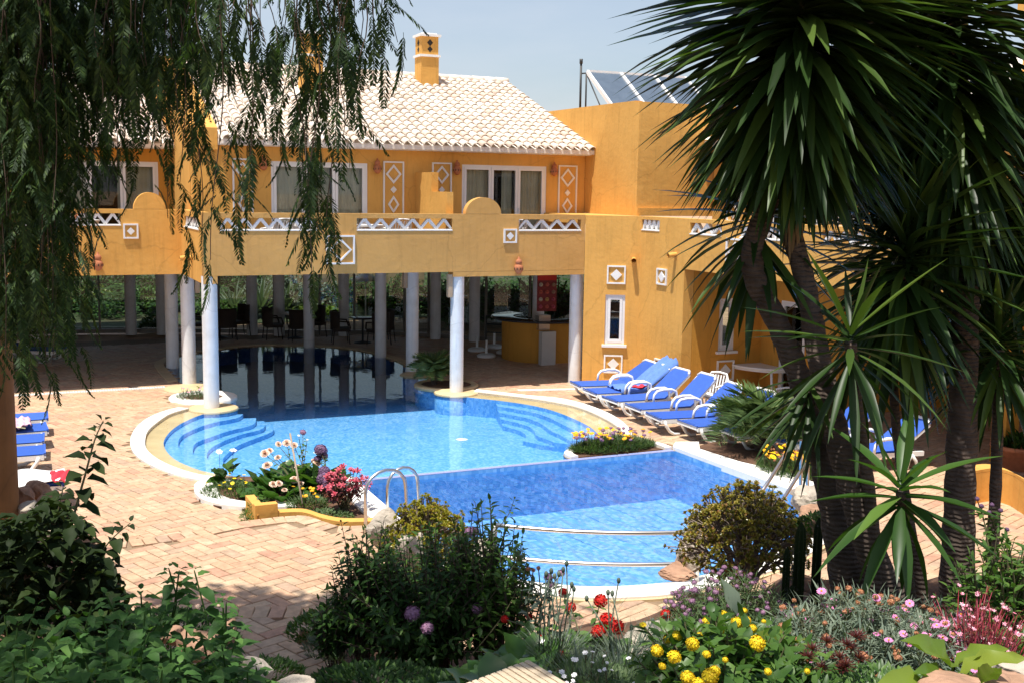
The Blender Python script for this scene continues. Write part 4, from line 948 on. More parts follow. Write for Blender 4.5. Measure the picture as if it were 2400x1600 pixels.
# speakers hung beside the columns
for i, (x, y, z) in enumerate(((3.98+.17,28.15,2.35),(4.15,25.9,2.3),(9.06,22.95,2.35),(9.06,25.9,2.3))):
    b = MB(); b.box((-.05,-.06,-.25),(.05,.06,.25)); o = b.build('downlight_box', plain('beige_box', (.45,.33,.22), .6) if 'beige_box' not in MATS else MATS['beige_box'], loc=(x,y,z))
    tag(o, ('narrow beige box hung right of the farthest left column', 'narrow beige box right of the middle left column', 'narrow beige box left of the column beside the planter palm', 'narrow beige box left of the column behind the planter palm')[i], 'light fitting', 'beige boxes beside the columns')
# dark loungers at the left back
e = make_lounger(.75, 'lounger standing in the dark of the left terrace', None); e.location = (1.5,30.2,0); e.rotation_euler.z = R(150)
# raised planter walls / lamp beyond the glass
wl = MB(); wl.box((9.5,42.0,0),(15.5,42.3,1.45)); wo = wl.build('garden_wall', plain('straw_wall', (.42,.30,.17), .95, var=.3, scale=3, bump=.6)); tag(wo, 'straw coloured garden wall beyond the glazed screen', 'wall')
p = atD(857, 688, 38)
e = empty('garden_parasol', (p[0],p[1],0), 0, 'small cream garden umbrella beyond the glazed screen', 'parasol')
b = MB(); b.lathe([(0.02,1.62),(.55,1.40),(.56,1.36)], (0,0,0), 8); b.lathe([(0,1.74),(.15,1.66),(.16,1.63)], (0,0,0), 8); b.build('canopy', plain('cream_canvas', (.75,.68,.5), .9), e)
b = MB(); b.tube([(0,0,0),(0,0,1.6)], .025, 8); b.build('pole', white, e)

# ------------------------------------------------------------------ pool rails
def rail(name, lists, r, label, group=None, cat='handrail'):
    e = empty(name, (0,0,0), 0, label, cat, group)
    for nm, pts in lists:
        b = MB(); b.tube(pts, r, 12); b.build(nm, steel, e)
    return e
def hoop(x, y, z0, dx, dy, h=.62, w=.62):
    pts = [(x,y,z0)]
    for k in range(0, 9):
        a = PI*k/8; t = (1-math.cos(a))/2; pts.append((x+dx*w*t, y+dy*w*t, z0+h+math.sin(a)*.24))
    pts.append((x+dx*w*1.05, y+dy*w*1.05, z0+h*.3)); pts.append((x+dx*w*1.1, y+dy*w*1.1, z0-.55))
    return pts
p1 = atz(857,1247,.10); p2 = atz(905,1205,.10)
b1 = [tuple(p1), (p1[0],p1[1],.55), (p1[0]+.01,p1[1],.72)]
rail('pool_ladder_rail', [('handrail', hoop(p1[0],p1[1],.05,.95,.25,.58))], .024, 'front chrome hoop handrail on the left edge of the lower pool', 'chrome hoop rails at the left pool edge')
rail('pool_ladder_rail', [('handrail', hoop(p2[0]+.02,p2[1],.05,.95,.25,.42,.5))], .024, 'rear chrome hoop handrail, partly behind the yellow shrub', 'chrome hoop rails at the left pool edge')
q1 = [atD(1878,1030,15.6), atD(1858,1035,15.5), atD(1842,1062,15.2), atD(1806,1120,14.6), atD(1760,1190,14.0)]
q2 = [atD(1893,1083,15.0), atD(1872,1110,14.7), atD(1840,1162,14.2), atD(1800,1215,13.8)]
rail('pool_stair_rail', [('handrail', [(q1[0][0]+.05,q1[0][1],.0)]+[tuple(p) for p in q1])], .024, 'upper chrome rail slanting into the lower pool on the right', 'slanting chrome rails at the right pool edge')
rail('pool_stair_rail', [('handrail', [(q2[0][0]+.05,q2[0][1],.0)]+[tuple(p) for p in q2])], .024, 'lower chrome rail slanting into the pool beside the jade bush', 'slanting chrome rails at the right pool edge')
pL = atD(1160,1229,13.0); pR = atD(1637,1245,12.9)
def arcrail(z, bulge=.16):
    out = []
    for k in range(17):
        t = k/16; x = pL[0]+(pR[0]-pL[0])*t; y = pL[1]+(pR[1]-pL[1])*t; s = 4*t*(1-t)*bulge
        nx, ny = -(pR[1]-pL[1]), (pR[0]-pL[0]); L = math.hypot(nx, ny); out.append((x-nx/L*s*(-1 if ny<0 else 1), y-ny/L*s, z+(pR[2]-pL[2])*t))
    return out
rail('guard_rail', [('post', [(pL[0],pL[1],-.0),(pL[0],pL[1],pL[2]+.01)]), ('post', [(pR[0],pR[1],0.0),(pR[0],pR[1],pR[2]+.01)]), ('top_rail', arcrail(pL[2])), ('lower_rail', arcrail(pL[2]-.37))], .027, 'curved two bar steel guard rail along the near pool edge', None, 'railing')

# ------------------------------------------------------------------ round ochre pillar at the left edge, patio things at the right
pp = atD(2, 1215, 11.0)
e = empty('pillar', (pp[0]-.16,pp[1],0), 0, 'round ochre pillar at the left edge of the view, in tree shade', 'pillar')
b = MB(); b.lathe([(.33,pp[2]-1.5),(.33,3.40)], (0,0,0), 28); b.build('shaft', plain('shade_darkened_ochre', (.26,.12,.04), .85, var=.15, streak=.3), e)  # ochre darkened: the tree's shade is put into the shaft colour
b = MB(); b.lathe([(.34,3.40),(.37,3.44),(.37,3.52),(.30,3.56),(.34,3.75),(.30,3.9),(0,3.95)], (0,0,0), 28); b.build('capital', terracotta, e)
b = MB(); n = 30
yw = [atz(2285,1110,.45),atz(2330,1104,.45),atz(2375,1115,.45),atz(2420,1140,.45),atz(2500,1190,.45)]
ys = smooth([(p[0],p[1]) for p in yw], 5); b2 = [(p[0]+.1,p[1]+.25) for p in ys]; b.prism(ys+b2[::-1], 0, .45); b.prism(ys+b2[::-1], .455, .50)
tag(b.build('low_wall', plaster), 'low curved ochre garden wall at the right edge behind the yucca', 'wall')
b = MB()
for k in range(3): b.box((0,0,k*.15),(1.6-.0*k,1.2-.35*k,k*.15+.145))
o = b.build('garden_steps', brickm); p = atz(2395,1190,0); o.location = (p[0]+.2,p[1]-.4,0); o.rotation_euler.z = R(-25); tag(o, 'short flight of brick steps at the right edge', 'steps')
p = atz(2385,1098,0)
e = empty('plant_pot', (p[0],p[1],0), 0, 'large terracotta bowl with a small plant at the right edge', 'pot')
b = MB(); b.lathe([(.22,0),(.42,.34),(.46,.36),(.46,.42),(.40,.42),(.38,.34),(0,.33)], (0,0,0), 26); b.build('bowl', terracotta, e)
POTR = e
# ------------------------------------------------------------------ garden ground near the viewer
fwh = np.array([math.cos(YAW), math.sin(YAW)]); rih = np.array([math.sin(YAW), -math.cos(YAW)])
def interp(x, tab):
    if x >= tab[0][0]: return tab[0][1]
    for a, c in zip(tab[:-1], tab[1:]):
        if x >= c[0]: return c[1] + (a[1]-c[1]) * (x-c[0]) / (a[0]-c[0])
    return tab[-1][1]
LOWP = [(13.5,-.4),(12,-.25),(11.0,-.08),(10.3,.10),(9.5,.25),(8,.62),(6,1.3),(4,1.9),(2,2.1)]
HIP = [(13.5,-.4),(11.6,-.20),(11.2,.0),(10.5,.55),(10,.80),(8,1.22),(6,1.62),(5.2,1.95),(4.6,2.2),(4,2.3),(2,2.4)]
LEFTP = [(14.5,-.3),(13.2,.1),(12,.4),(10.5,.72),(8,1.15),(6,1.6),(4,2.0),(2,2.1)]
def hT(x, y):
    D = x*fwh[0]+y*fwh[1]; s = (x*rih[0]+y*rih[1])/max(D, .5)
    lo, hi, le = interp(D, LOWP), interp(D, HIP), interp(D, LEFTP)
    wr = min(1, max(0, (s+.02)/.24)); wl = min(1, max(0, (-s-.335)/.07))
    z = lo*(1-wr-wl)+hi*wr+le*wl if wr+wl <= 1 else hi
    if s > .20: z = max(z, interp(D, [(17,-.4),(14.5,-.2),(13,.05),(12.2,.25),(11,.55),(10,.85)]) * min(1, (s-.20)/.06) + z*(1-min(1, (s-.20)/.06))) if D > 10.4 and not inpoly(x, y, LPs) and x > 10.9 or (x > 7 and D < 12 and D > 10.4 and not inpoly(x, y, LPs) and not inpoly(x, y, fo2+[(9,12)])) else z
    z += .05*math.sin(x*3.1+y*1.7)+.04*math.sin(x*5.3-y*4.1)
    return z
vs = []; fs = []; Ds = np.linspace(1.0, 14.4, 90); Ss = np.linspace(-.62, .62, 110)
for D in Ds:
    for s in Ss:
        p = fwh*D + rih*D*s; vs.append((p[0], p[1], hT(p[0], p[1])))
m_ = len(Ss)
def okq(i, j):
    D, s = Ds[i], Ss[j]; p = fwh*D + rih*D*s
    return True
for i in range(len(Ds)-1):
    for j in range(m_-1):
        q = (i*m_+j, i*m_+j+1, (i+1)*m_+j+1, (i+1)*m_+j)
        c = [vs[k] for k in q]; cx = sum(v[0] for v in c)/4; cy = sum(v[1] for v in c)/4
        if all(v[2] < -.06 for v in c) or inpoly(cx, cy, LPs): continue
        if inpoly(cx, cy, PC) and cy > 9.6: continue
        fs.append(q)
b = MB(); b.add(vs, fs, True); struct(b.build('garden_bed', soil))
b = MB(); b.prism(PBEDL, -.1, 0.02); struct(b.build('flower_bed', soil))
b = MB(); b.prism([(8.80,16.50),(8.84,16.8),(9.3,17.08),(9.9,17.15),(10.4,17.05),(10.55,16.50)], -.1, -.004); struct(b.build('flower_bed', soil))
b = MB(); rim = smooth([(8.72,16.47),(8.76,16.8),(9.2,17.15),(9.75,17.35),(10.3,17.3),(10.68,16.9),(10.72,16.47)],5); b.prism(rim + [(9.7+(p[0]-9.7)*.86, 16.47+(p[1]-16.47)*.82) for p in rim][::-1], -.05, .03); struct(b.build('bed_kerb', marble))
rim = smooth([(3.0,17.15),(2.66,16.96),(2.54,16.5),(2.56,16.0),(2.76,15.6),(3.05,15.36),(3.35,15.22),(3.7,15.1)],5)
b = MB(); b.prism(rim + [(3.75+(p[0]-3.75)*.74, 16.1+(p[1]-16.1)*.74) for p in rim][::-1], -.05, .05); struct(b.build('bed_kerb', marble))
wl_ = smooth([(3.02,14.45),(3.16,14.50),(3.54,14.42),(3.66,14.30),(3.78,14.02),(4.0,13.75),(4.45,13.62)],5)
b = MB(); b.prism(wl_ + [(p[0]+.05, p[1]+.16) for p in wl_][::-1], -.05, .175); b.box((3.0,14.47,0),(3.30,14.60,.30)); b.box((3.0,14.601,0),(3.12,15.1,.28)); tag(b.build('planter_wall', plaster), 'low ochre planter wall below the rose bed', 'wall')

# ------------------------------------------------------------------ foliage helpers
def T3(f):
    out = []
    for q in f:
        for k in range(1, len(q)-1): out.append((q[0], q[k], q[k+1]))
    return out
def leaf_base(wd=.4, fold=.12, droop=.15, rows=4, tipr=1.0, wavy=0.0, stem=0.0):
    """leaf of length 1 along +Y, upper side +Z"""
    v = []; f = []
    for i in range(rows+1):
        t = i/rows; wdt = wd/2*math.sin(PI*min(1, t**.75*1.0))**.8 if 0 < i < rows else 0.0
        z = -droop*t*t; wv = wavy*math.sin(i*2.4)
        if i == 0 or i == rows: v.append((0, t, z))
        else: v += [(-wdt, t, z+fold*wdt*2+wv), (0, t, z), (wdt, t, z+fold*wdt*2-wv)]
    def row(i): return 1+3*(i-1)
    f += [(0, 2, 1), (0, 3, 2)]
    for i in range(1, rows-1):
        a, c = row(i), row(i+1); f += [(a, a+1, c+1, c), (a+1, a+2, c+2, c+1)]
    a = row(rows-1); n = len(v)-1; f += [(a, a+1, n), (a+1, a+2, n)]
    return np.array(v), T3(f)
def blade_base(wd=.07, droop=.1, rows=6):
    v = []; f = []
    for i in range(rows):
        t = i/rows; wdt = wd/2*(.45+1.1*t if t < .45 else .945*(1-(t-.45)/.55)**.75); z = -droop*t**2.2
        v += [(-wdt, t, z+wdt*.45), (0, t, z), (wdt, t, z+wdt*.45)]
    v.append((0, 1, -droop)); n = len(v)-1
    for i in range(rows-1): a = 3*i; f += [(a, a+1, a+4, a+3), (a+1, a+2, a+5, a+4)]
    a = 3*(rows-1); f += [(a, a+1, n), (a+1, a+2, n)]
    return np.array(v), T3(f)
def frames(d, up):
    d = d/np.linalg.norm(d, axis=1, keepdims=True); x = np.cross(d, up); l = np.linalg.norm(x, axis=1, keepdims=True); x = np.where(l < 1e-4, np.array([[1., 0, 0]]), x/np.maximum(l, 1e-6))
    z = np.cross(x, d); return np.stack([x, d, z], axis=2)      # columns
def scatter(name, m, base, P, Dr, Up, S, parent=None, kind='stuff', smooth_=True):
    bv, bf = base; P = np.asarray(P, float); n = len(P)
    if n == 0: return None
    M = frames(np.asarray(Dr, float), np.asarray(Up, float)); S = np.asarray(S, float).reshape(n, 1, 1)
    V = np.einsum('nij,kj->nki', M, bv)*S + P[:, None, :]
    k = len(bv); F = (np.array(bf)[None, :, :] + (np.arange(n)*k)[:, None, None]).reshape(-1)
    me = bpy.data.meshes.new(name); me.vertices.add(n*k); me.vertices.foreach_set('co', V.reshape(-1).astype(np.float32))
    nf = len(F)//3; me.loops.add(nf*3); me.loops.foreach_set('vertex_index', F.astype(np.int32))
    me.polygons.add(nf); me.polygons.foreach_set('loop_start', np.arange(0, nf*3, 3, dtype=np.int32)); me.polygons.foreach_set('loop_total', np.full(nf, 3, dtype=np.int32))
    me.polygons.foreach_set('use_smooth', np.full(nf, smooth_)); me.materials.append(m); me.update(calc_edges=True)
    o = link(name, me, parent)
    if kind: o['kind'] = kind
    return o
def pieces(name, m, base, P, Dr, Up, S, parent, me=None):
    """one object per leaf or flower, sharing one mesh"""
    if me is None:
        me = bpy.data.meshes.new(name); me.from_pydata([tuple(v) for v in base[0]], [], [tuple(f) for f in base[1]]); me.materials.append(m)
        me.polygons.foreach_set('use_smooth', [True]*len(base[1]))
    P = np.asarray(P, float)
    if len(P) == 0: return
    M = frames(np.asarray(Dr, float), np.asarray(Up, float))
    inv = parent.matrix_world.inverted() if False else None
    for p, r_, s in zip(P, M, S):
        o = bpy.data.objects.new(name, me); col.objects.link(o); o.parent = parent
        o.matrix_local = Matrix([[r_[0][0]*s, r_[0][1]*s, r_[0][2]*s, p[0]], [r_[1][0]*s, r_[1][1]*s, r_[1][2]*s, p[1]], [r_[2][0]*s, r_[2][1]*s, r_[2][2]*s, p[2]], [0, 0, 0, 1]])
def split(name, m, base, P, Dr, Up, S, parent, nmax=280, stuffname='foliage'):
    """the pieces nearest the viewer one by one, the others joined"""
    P = np.asarray(P, float); Dr = np.asarray(Dr, float); Up = np.asarray(Up, float); S = np.asarray(S, float)
    d = np.linalg.norm(P-CAM, axis=1)/S; q = np.argsort(d)
    a, c = q[:nmax], q[nmax:]
    pieces(name, m, base, P[a], Dr[a], Up[a], S[a], parent)
    if len(c): scatter(stuffname, m, base, P[c], Dr[c], Up[c], S[c], parent)
def rv(n): 
    a = nrng.normal(size=(n, 3)); return a/np.linalg.norm(a, axis=1, keepdims=True)
# flowers -----------------------------------------------------------
def fmesh(name, parts):
    me = bpy.data.meshes.new(name); v = []; f = []; mi = []
    for k, (b, m) in enumerate(parts):
        o = len(v); v += b.v; f += [tuple(i+o for i in q) for q in b.f]; mi += [k]*len(b.f); me.materials.append(m)
    me.from_pydata(v, [], f); me.polygons.foreach_set('material_index', mi); me.polygons.foreach_set('use_smooth', [True]*len(f)); me.update(); return me
def petals(n, r0, r1, wd, z0, z1, a0=0.0, cup=0.0):
    b = MB()
    for k in range(n):
        a = a0+2*PI*k/n+rnd.uniform(-.08, .08); c, s = math.cos(a), math.sin(a); rm = (r0+r1)*.55; zm = (z0+z1)/2+cup
        q = [(r0, -wd*.3, z0), (r0, wd*.3, z0), (rm, wd*.5, zm), (r1, wd*.28, z1), (r1, -wd*.28, z1), (rm, -wd*.5, zm)]
        b.add([(x*c-y*s, x*s+y*c, z) for x, y, z in q], [(0, 1, 2, 5), (5, 2, 3, 4)])
    return b
def merge(*bs):
    o = MB()
    for b in bs: o.add(b.v, b.f, True)
    return o
def ball_florets(n, r, fr, squash=.75, seed=0):
    b = MB(); g_ = PI*(3-math.sqrt(5)); rr = random.Random(seed)
    b.lathe([(0.001,r*squash*.98),(r*.5,r*squash*.85),(r*.86,r*squash*.45),(r*.93,0),(r*.7,-r*squash*.5),(.01,-r*squash*.62)], (0,0,0), 10)
    for i in range(n):
        z = 1-1.55*i/n; q = math.sqrt(max(0, 1-z*z)); a = g_*i; c = Vector((math.cos(a)*q, math.sin(a)*q, z)); p = Vector((c.x*r, c.y*r, c.z*r*squash))*(1+rr.uniform(-.12, .12))
        x = c.orthogonal().normalized(); y = c.cross(x)
        for k in range(5):
            t = 2*PI*k/5+rr.random(); d = x*math.cos(t)+y*math.sin(t); e_ = x*math.cos(t+.9)+y*math.sin(t+.9)
            b.add([p, p+d*fr+c*fr*.3, p+(d+e_)*fr*.62+c*fr*.1, p+e_*fr+c*fr*.3], [(0, 1, 2, 3)])
    return b
def pm_(name, *cols): return piece(name, list(cols), .6, grain=.12, bump=0.0)
yel = pm_('yellow_petal', (.80,.58,.01), (.82,.64,.02), (.80,.50,.01)); orp = pm_('orange_yellow_petal', (.82,.38,.01), (.80,.50,.02), (.78,.30,.01))
redp = pm_('red_petal', (.62,.01,.01), (.72,.03,.015), (.5,.005,.012)); pinkp = pm_('pink_petal', (.60,.17,.38), (.66,.26,.46), (.5,.12,.33)); pinkc = pm_('faded_flower_head', (.42,.17,.07), (.5,.24,.12), (.36,.13,.08))
cream = pm_('cream_pink_petal', (.80,.62,.46), (.82,.52,.40), (.82,.72,.58), (.78,.45,.34)); whitep = pm_('white_petal', (.8,.78,.76), (.82,.8,.8)); magp = pm_('magenta_petal', (.55,.08,.38), (.62,.14,.45)); mauve = pm_('mauve_petal', (.30,.16,.28), (.38,.2,.32), (.24,.12,.18)); lilac = pm_('purple_flower_head', (.16,.08,.16), (.22,.12,.22), (.11,.06,.11)); crim = pm_('crimson_bract', (.45,.03,.06), (.62,.16,.20), (.35,.02,.05))
cone = MB(); cone.lathe([(0,.35),(.18,.3),(.24,.1),(.2,0)], (0,0,0), 10)
ME_daisy = fmesh('daisy', [(petals(14,.1,1.0,.42,.05,.12,0,.06), pinkp), (cone, orp)])
ME_marig = fmesh('marigold', [(merge(petals(12,.1,1.0,.5,.05,.1,0,.05), petals(10,.1,.75,.5,.15,.25,.3,.05)), orp), (cone, yel)])
ME_ydaisy = fmesh('yellow_daisy', [(petals(12,.1,1.0,.45,.05,.1,0,.05), yel), (cone, orp)])
ME_rose = fmesh('rose', [(merge(*[petals(7-k//2,.05,1.0-.15*k,.95-.1*k,.0+.03*k,.55+.12*k,k*.7,.25) for k in range(6)]), cream)])
ME_red = fmesh('geranium_head', [(ball_florets(26,.75,.42,.6,3), redp)])
ME_lant = fmesh('lantana_head', [(ball_florets(30,.78,.34,.7,5), yel)])
ME_lantp = fmesh('pale_lantana_head', [(ball_florets(16,.6,.32,.5,6), cream)])
ME_mauve = fmesh('mauve_head', [(ball_florets(24,.85,.3,.55,8), mauve)])
ME_lilac = fmesh('purple_head', [(ball_florets(60,.9,.26,.9,9), lilac)])
ME_faded = fmesh('faded_head', [(ball_florets(14,.7,.42,.6,10), pinkc)])
ME_white = fmesh('white_flower', [(merge(petals(6,.05,1,.8,.0,.25,0,.15), petals(5,.05,.6,.6,.1,.5,.4,.1)), whitep)])
ME_mag = fmesh('magenta_flower', [(petals(5,.05,1,1.05,.0,.15,0,.12), magp)])
ME_crim = fmesh('crimson_spray', [(merge(petals(5,.05,1,.5,.0,.5,0,.2), petals(4,.05,.7,.45,.2,.9,.5,.2)), crim)])
ME_pinkw = fmesh('pink_white_flower', [(petals(6,.1,1,.6,.0,.3,0,.15), pm_('pink_white_petal', (.66,.36,.42), (.55,.12,.2), (.74,.55,.58)))])
def flowers(name, me, P, N_, S, parent):
    """flower facing along N_ (local +Z)"""
    for p, n_, s in zip(P, N_, S):
        o = bpy.data.objects.new(name, me); col.objects.link(o); o.parent = parent
        q = Vector(n_).to_track_quat('Z', 'Y').to_matrix().to_4x4(); o.matrix_local = Matrix.Translation(Vector(p)) @ q @ Matrix.Rotation(rnd.random()*6, 4, 'Z') @ Matrix.Scale(s, 4)
# leaf materials
L_dark = leafm('dark_green_leaf', (.018,.048,.010), (.042,.10,.020), (.09,.17,.03), .28, .5, .25)
L_mid = leafm('mid_green_leaf', (.035,.085,.015), (.08,.16,.03), (.13,.22,.05), .30)
L_lant = leafm('lantana_leaf', (.03,.08,.018), (.065,.15,.035), (.12,.23,.055), .32, .55, .25)
L_yucca = leafm('yucca_leaf', (.013,.031,.007), (.027,.06,.012), (.085,.14,.025), .2, .42, .28)
L_pep = leafm('pepper_leaf', (.016,.034,.013), (.034,.068,.022), (.085,.14,.035), .30, .6, .2)
L_jade = leafm('jade_leaf', (.17,.17,.03), (.33,.27,.045), (.38,.18,.07), .15, .3, .5)
L_jadeg = leafm('yellow_green_leaf', (.20,.20,.02), (.34,.30,.03), (.30,.16,.04), .2, .3)
L_grey = leafm('grey_green_leaf', (.10,.14,.10), (.16,.20,.14), (.20,.24,.17), .2, .6)
L_fine = leafm('fine_green_leaf', (.05,.09,.035), (.09,.15,.05), (.14,.19,.08), .3, .6)
L_palm = leafm('palm_leaflet', (.07,.12,.04), (.13,.20,.06), (.26,.32,.11), .25, .35)
L_vine = leafm('vine_leaf', (.012,.022,.007), (.022,.038,.011), (.035,.055,.014), .12, .6, .12)
L_red = leafm('dark_red_leaf', (.05,.012,.012), (.10,.02,.018), (.16,.05,.02), .2, .35)
L_calla = leafm('yellow_green_broad_leaf', (.09,.16,.02), (.16,.23,.03), (.24,.28,.04), .3, .35)
L_shin = leafm('glossy_green_leaf', (.04,.10,.02), (.07,.15,.03), (.11,.20,.05), .25, .22, .6)
B_simple = leaf_base(.42, .15, .18, 3); B_broad = leaf_base(.62, .12, .22, 4, wavy=.03); B_round = leaf_base(.95, .10, .25, 4, wavy=.03); B_needle = leaf_base(.10, .1, .1, 2+1); B_jade = leaf_base(.6, .3, -.15, 3)
B_heart = leaf_base(.72, .25, .30, 4, wavy=.05)
def trunk_tube(name, pts, r, m, parent, n=14, rings=True):
    sp = smooth([tuple(p)+( (r[i] if isinstance(r,(list,tuple)) else r),) for i, p in enumerate(pts)], 8)
    P_ = []; rs = []
    for i, q in enumerate(sp):
        P_.append(q[:3]); rs.append(q[3]*(1+.06*math.sin(i*2.3)+rnd.uniform(-.04,.04)))
    b = MB(); b.tube(P_, rs, n); return b.build(name, m, parent)
def branches(root, tips, k=5, sag=0.0):
    """curved stems from root region to tips -> list of polylines"""
    out = []
    for t in tips:
        r_ = Vector(root)+Vector((rnd.uniform(-.06,.06), rnd.uniform(-.06,.06), 0)); t = Vector(t); mid = r_.lerp(t, .5)+Vector((rnd.uniform(-.1,.1), rnd.uniform(-.1,.1), rnd.uniform(-.02,.14)))*(t-r_).length
        out.append([tuple((1-u)**2*r_+2*u*(1-u)*mid+u*u*t) for u in [i/k for i in range(k+1)]])
    return out
def shrub(name, label, cat, root, rad, height, m, base, size, n_tip, per, stem=None, ind=0, spread=.5, pitch=(.1,.9), flower=None, group=None, stem_r=.006, shape='dome', leafname='leaf', opp=False, lo=.25, into=None):
    """a plant: stems fan from the root, leaves stand along the outer stretch of each stem"""
    e = into or empty(name, (0,0,0), 0, label, cat, group); tips = []
    root = Vector((float(root[0]), float(root[1]), float(root[2])))
    for i in range(n_tip):
        a = rnd.uniform(0, 2*PI); r_ = math.sqrt(rnd.random()); el = rnd.uniform(*pitch)
        hz = {'dome': height*(lo+(1-lo)*math.sqrt(max(0,1-r_*r_*.8))*rnd.uniform(.48,1.08)), 'flat': height*rnd.uniform(.8,1.05), 'up': height*rnd.uniform(.6,1.1)}[shape]
        tips.append(root+Vector((math.cos(a)*r_*rad, math.sin(a)*r_*rad, hz)))
    br = branches(root, tips)
    b = MB()
    for q in br: b.tube(q, [stem_r*1.6]+[stem_r]*(len(q)-2)+[stem_r*.5], 5, cap=False)
    b.build('stems', stem or stemm, e)['kind'] = 'stuff'
    P, Dr, Up, S = [], [], [], []
    for q in br:
        q = [Vector(v) for v in q]; n = len(q)-1; ax = (q[-1]-q[-2]).normalized(); az0 = rnd.random()*6
        for j in range(per):
            t = 1-(j/per)*(1-spread); f = t*n; i0 = min(int(f), n-1); p = q[i0].lerp(q[i0+1], f-i0); d = (q[i0+1]-q[i0]).normalized()
            az = az0+(j//2)*PI/2+(j%2)*PI if opp else az0+j*2.4
            x = d.orthogonal().normalized(); y = d.cross(x); el = rnd.uniform(.15,.55)+ (1.0 if j == 0 else .35*math.exp(-j*.5))
            dd = (x*math.cos(az)+y*math.sin(az))*math.cos(el)+d*math.sin(el)+Vector((0,0,rnd.uniform(-.25,.15)))
            P.append(p); Dr.append(dd); Up.append((rnd.uniform(-.3,.3), rnd.uniform(-.3,.3), 1)); S.append(size*rnd.uniform(.6,1.15)*(.75 if j == 0 else 1))
    if ind: split(leafname, m, base, P, Dr, Up, S, e, ind)
    else: scatter('foliage', m, base, P, Dr, Up, S, e)
    if flower:
        for (fn, me, cnt, s0) in flower:
            ch = rnd.sample(br, min(cnt, len(br))); ch = sorted(ch, key=lambda q: -q[-1][2])
            flowers(fn, me, [Vector(q[-1])+Vector((0,0,size*.25)) for q in ch], [Vector((rnd.uniform(-.4,.4)-.2, rnd.uniform(-.4,.4)-.4, 1)) for _ in ch], [s0*rnd.uniform(.75,1.2) for _ in ch], e)
    return e
def rock(label, p, sx, sy, sz, m=None, seed=0, group=None):
    bm = bmesh.new(); bmesh.ops.create_icosphere(bm, subdivisions=4, radius=1.0); rr = random.Random(seed)
    pl = [(Vector((rr.gauss(0,1), rr.gauss(0,1), rr.gauss(0,1))).normalized(), rr.uniform(.55,.85)) for _ in range(14)]
    ph = [(Vector((rr.gauss(0,1), rr.gauss(0,1), rr.gauss(0,1)))*s_, rr.random()*6, a_) for s_, a_ in ((2,.08),(4,.05),(8,.03),(14,.018),(14,.018))]
    for v in bm.verts:
        q = v.co.copy()
        for n_, d in pl:
            k = q.dot(n_)
            if k > d: q -= n_*(k-d)*.85
        for w_, o_, a_ in ph: q *= 1+a_*math.sin(q.dot(w_)+o_)
        v.co = Vector((q.x*sx, q.y*sy, q.z*sz))
    me = bpy.data.meshes.new('rock'); bm.to_mesh(me); bm.free(); me.materials.append(m or rockm)
    o = link('rock', me, None, tuple(float(c) for c in p)); o.rotation_euler.z = rr.random()*6; return tag(o, label, 'rock', group)
def on(px, py, D): p = atD(px, py, D); return Vector((p[0], p[1], p[2]))
def base_at(px, D, dz=0.0):
    """ground point under picture column px at distance D"""
    s = (px-1200)/FPX; p = fwh*D+rih*D*s; return Vector((p[0], p[1], hT(p[0], p[1])+dz))

# ------------------------------------------------------------------ yuccas
BL = [blade_base(.10, .04), blade_base(.095, .12), blade_base(.09, .24)]
ME_BL = []
for k in range(3):
    me = bpy.data.meshes.new('blade'); me.from_pydata([tuple(v) for v in BL[k][0]], [], BL[k][1]); me.materials.append(L_yucca); me.polygons.foreach_set('use_smooth', [True]*len(BL[k][1])); ME_BL.append(me)
def crown(parent, stem, n, L, top=1.2, bot=-.95, bend=None, budget=None, low=1.0, wide=False):
    st = [Vector(p) for p in stem]; m = len(st)-1; G = {0: [], 1: [], 2: []}
    for i in range(n):
        t = i/(n-1)                      # 0 = top of stem
        f = t**.85*m; i0 = min(int(f), m-1); p = st[i0].lerp(st[i0+1], f-i0)
        el = top+(bot-top)*t**.7+rnd.uniform(-.16,.16); az = i*2.39996+rnd.uniform(-.2,.2)
        d = Vector((math.cos(az)*math.cos(el), math.sin(az)*math.cos(el), math.sin(el)))
        if bend: d = (d+Vector(bend)).normalized()
        k = 0 if el > .7 else (1 if el > -.1 or rnd.random() < .5 else 2)
        if el < -.6: k = 1
        G[k].append((p+d*.02, d, (0,0,1) if abs(d.z) < .95 else (1,0,.2), L*rnd.uniform(.78,1.06)*(.75 if t < .08 else 1)*(1-(1-low)*t**3)))
    if wide: G = {3: G[0]+G[1]+G[2]}
    for k, lst in G.items():
        if not lst: continue
        P, Dr, Up, S = zip(*[(tuple(a), tuple(b_), c, s) for a, b_, c, s in lst])
        nb = len(lst) if budget is None else min(len(lst), int(budget*len(lst)/n))
        P, Dr, Up, S = map(np.array, (P, Dr, Up, S)); q = np.argsort(np.linalg.norm(P+Dr*.5-CAM, axis=1))
        pieces('leaf', L_yucca, BL[k], P[q[:nb]], Dr[q[:nb]], Up[q[:nb]], S[q[:nb]], parent, ME_BL[k])
        if nb < len(lst): scatter('foliage', L_yucca, BL[k], P[q[nb:]], Dr[q[nb:]], Up[q[nb:]], S[q[nb:]], parent)
DY = 8.2
L_yuc2 = leafm('bright_yucca_leaf', (.022,.058,.010), (.045,.105,.018), (.13,.22,.04), .25, .4, .35)
BL.append(blade_base(.16, .14)); _me = bpy.data.meshes.new('blade'); _me.from_pydata([tuple(v) for v in BL[3][0]], [], BL[3][1]); _me.materials.append(L_yuc2); _me.polygons.foreach_set('use_smooth', [True]*len(BL[3][1])); ME_BL.append(_me)
L_dead = leafm('dry_yucca_leaf', (.16,.11,.06), (.24,.17,.09), None, .1, .8, .1)
ya = empty('yucca_tree', (0,0,0), 0, 'tallest yucca with two leaning trunks and a huge crown before the right wing', 'yucca')
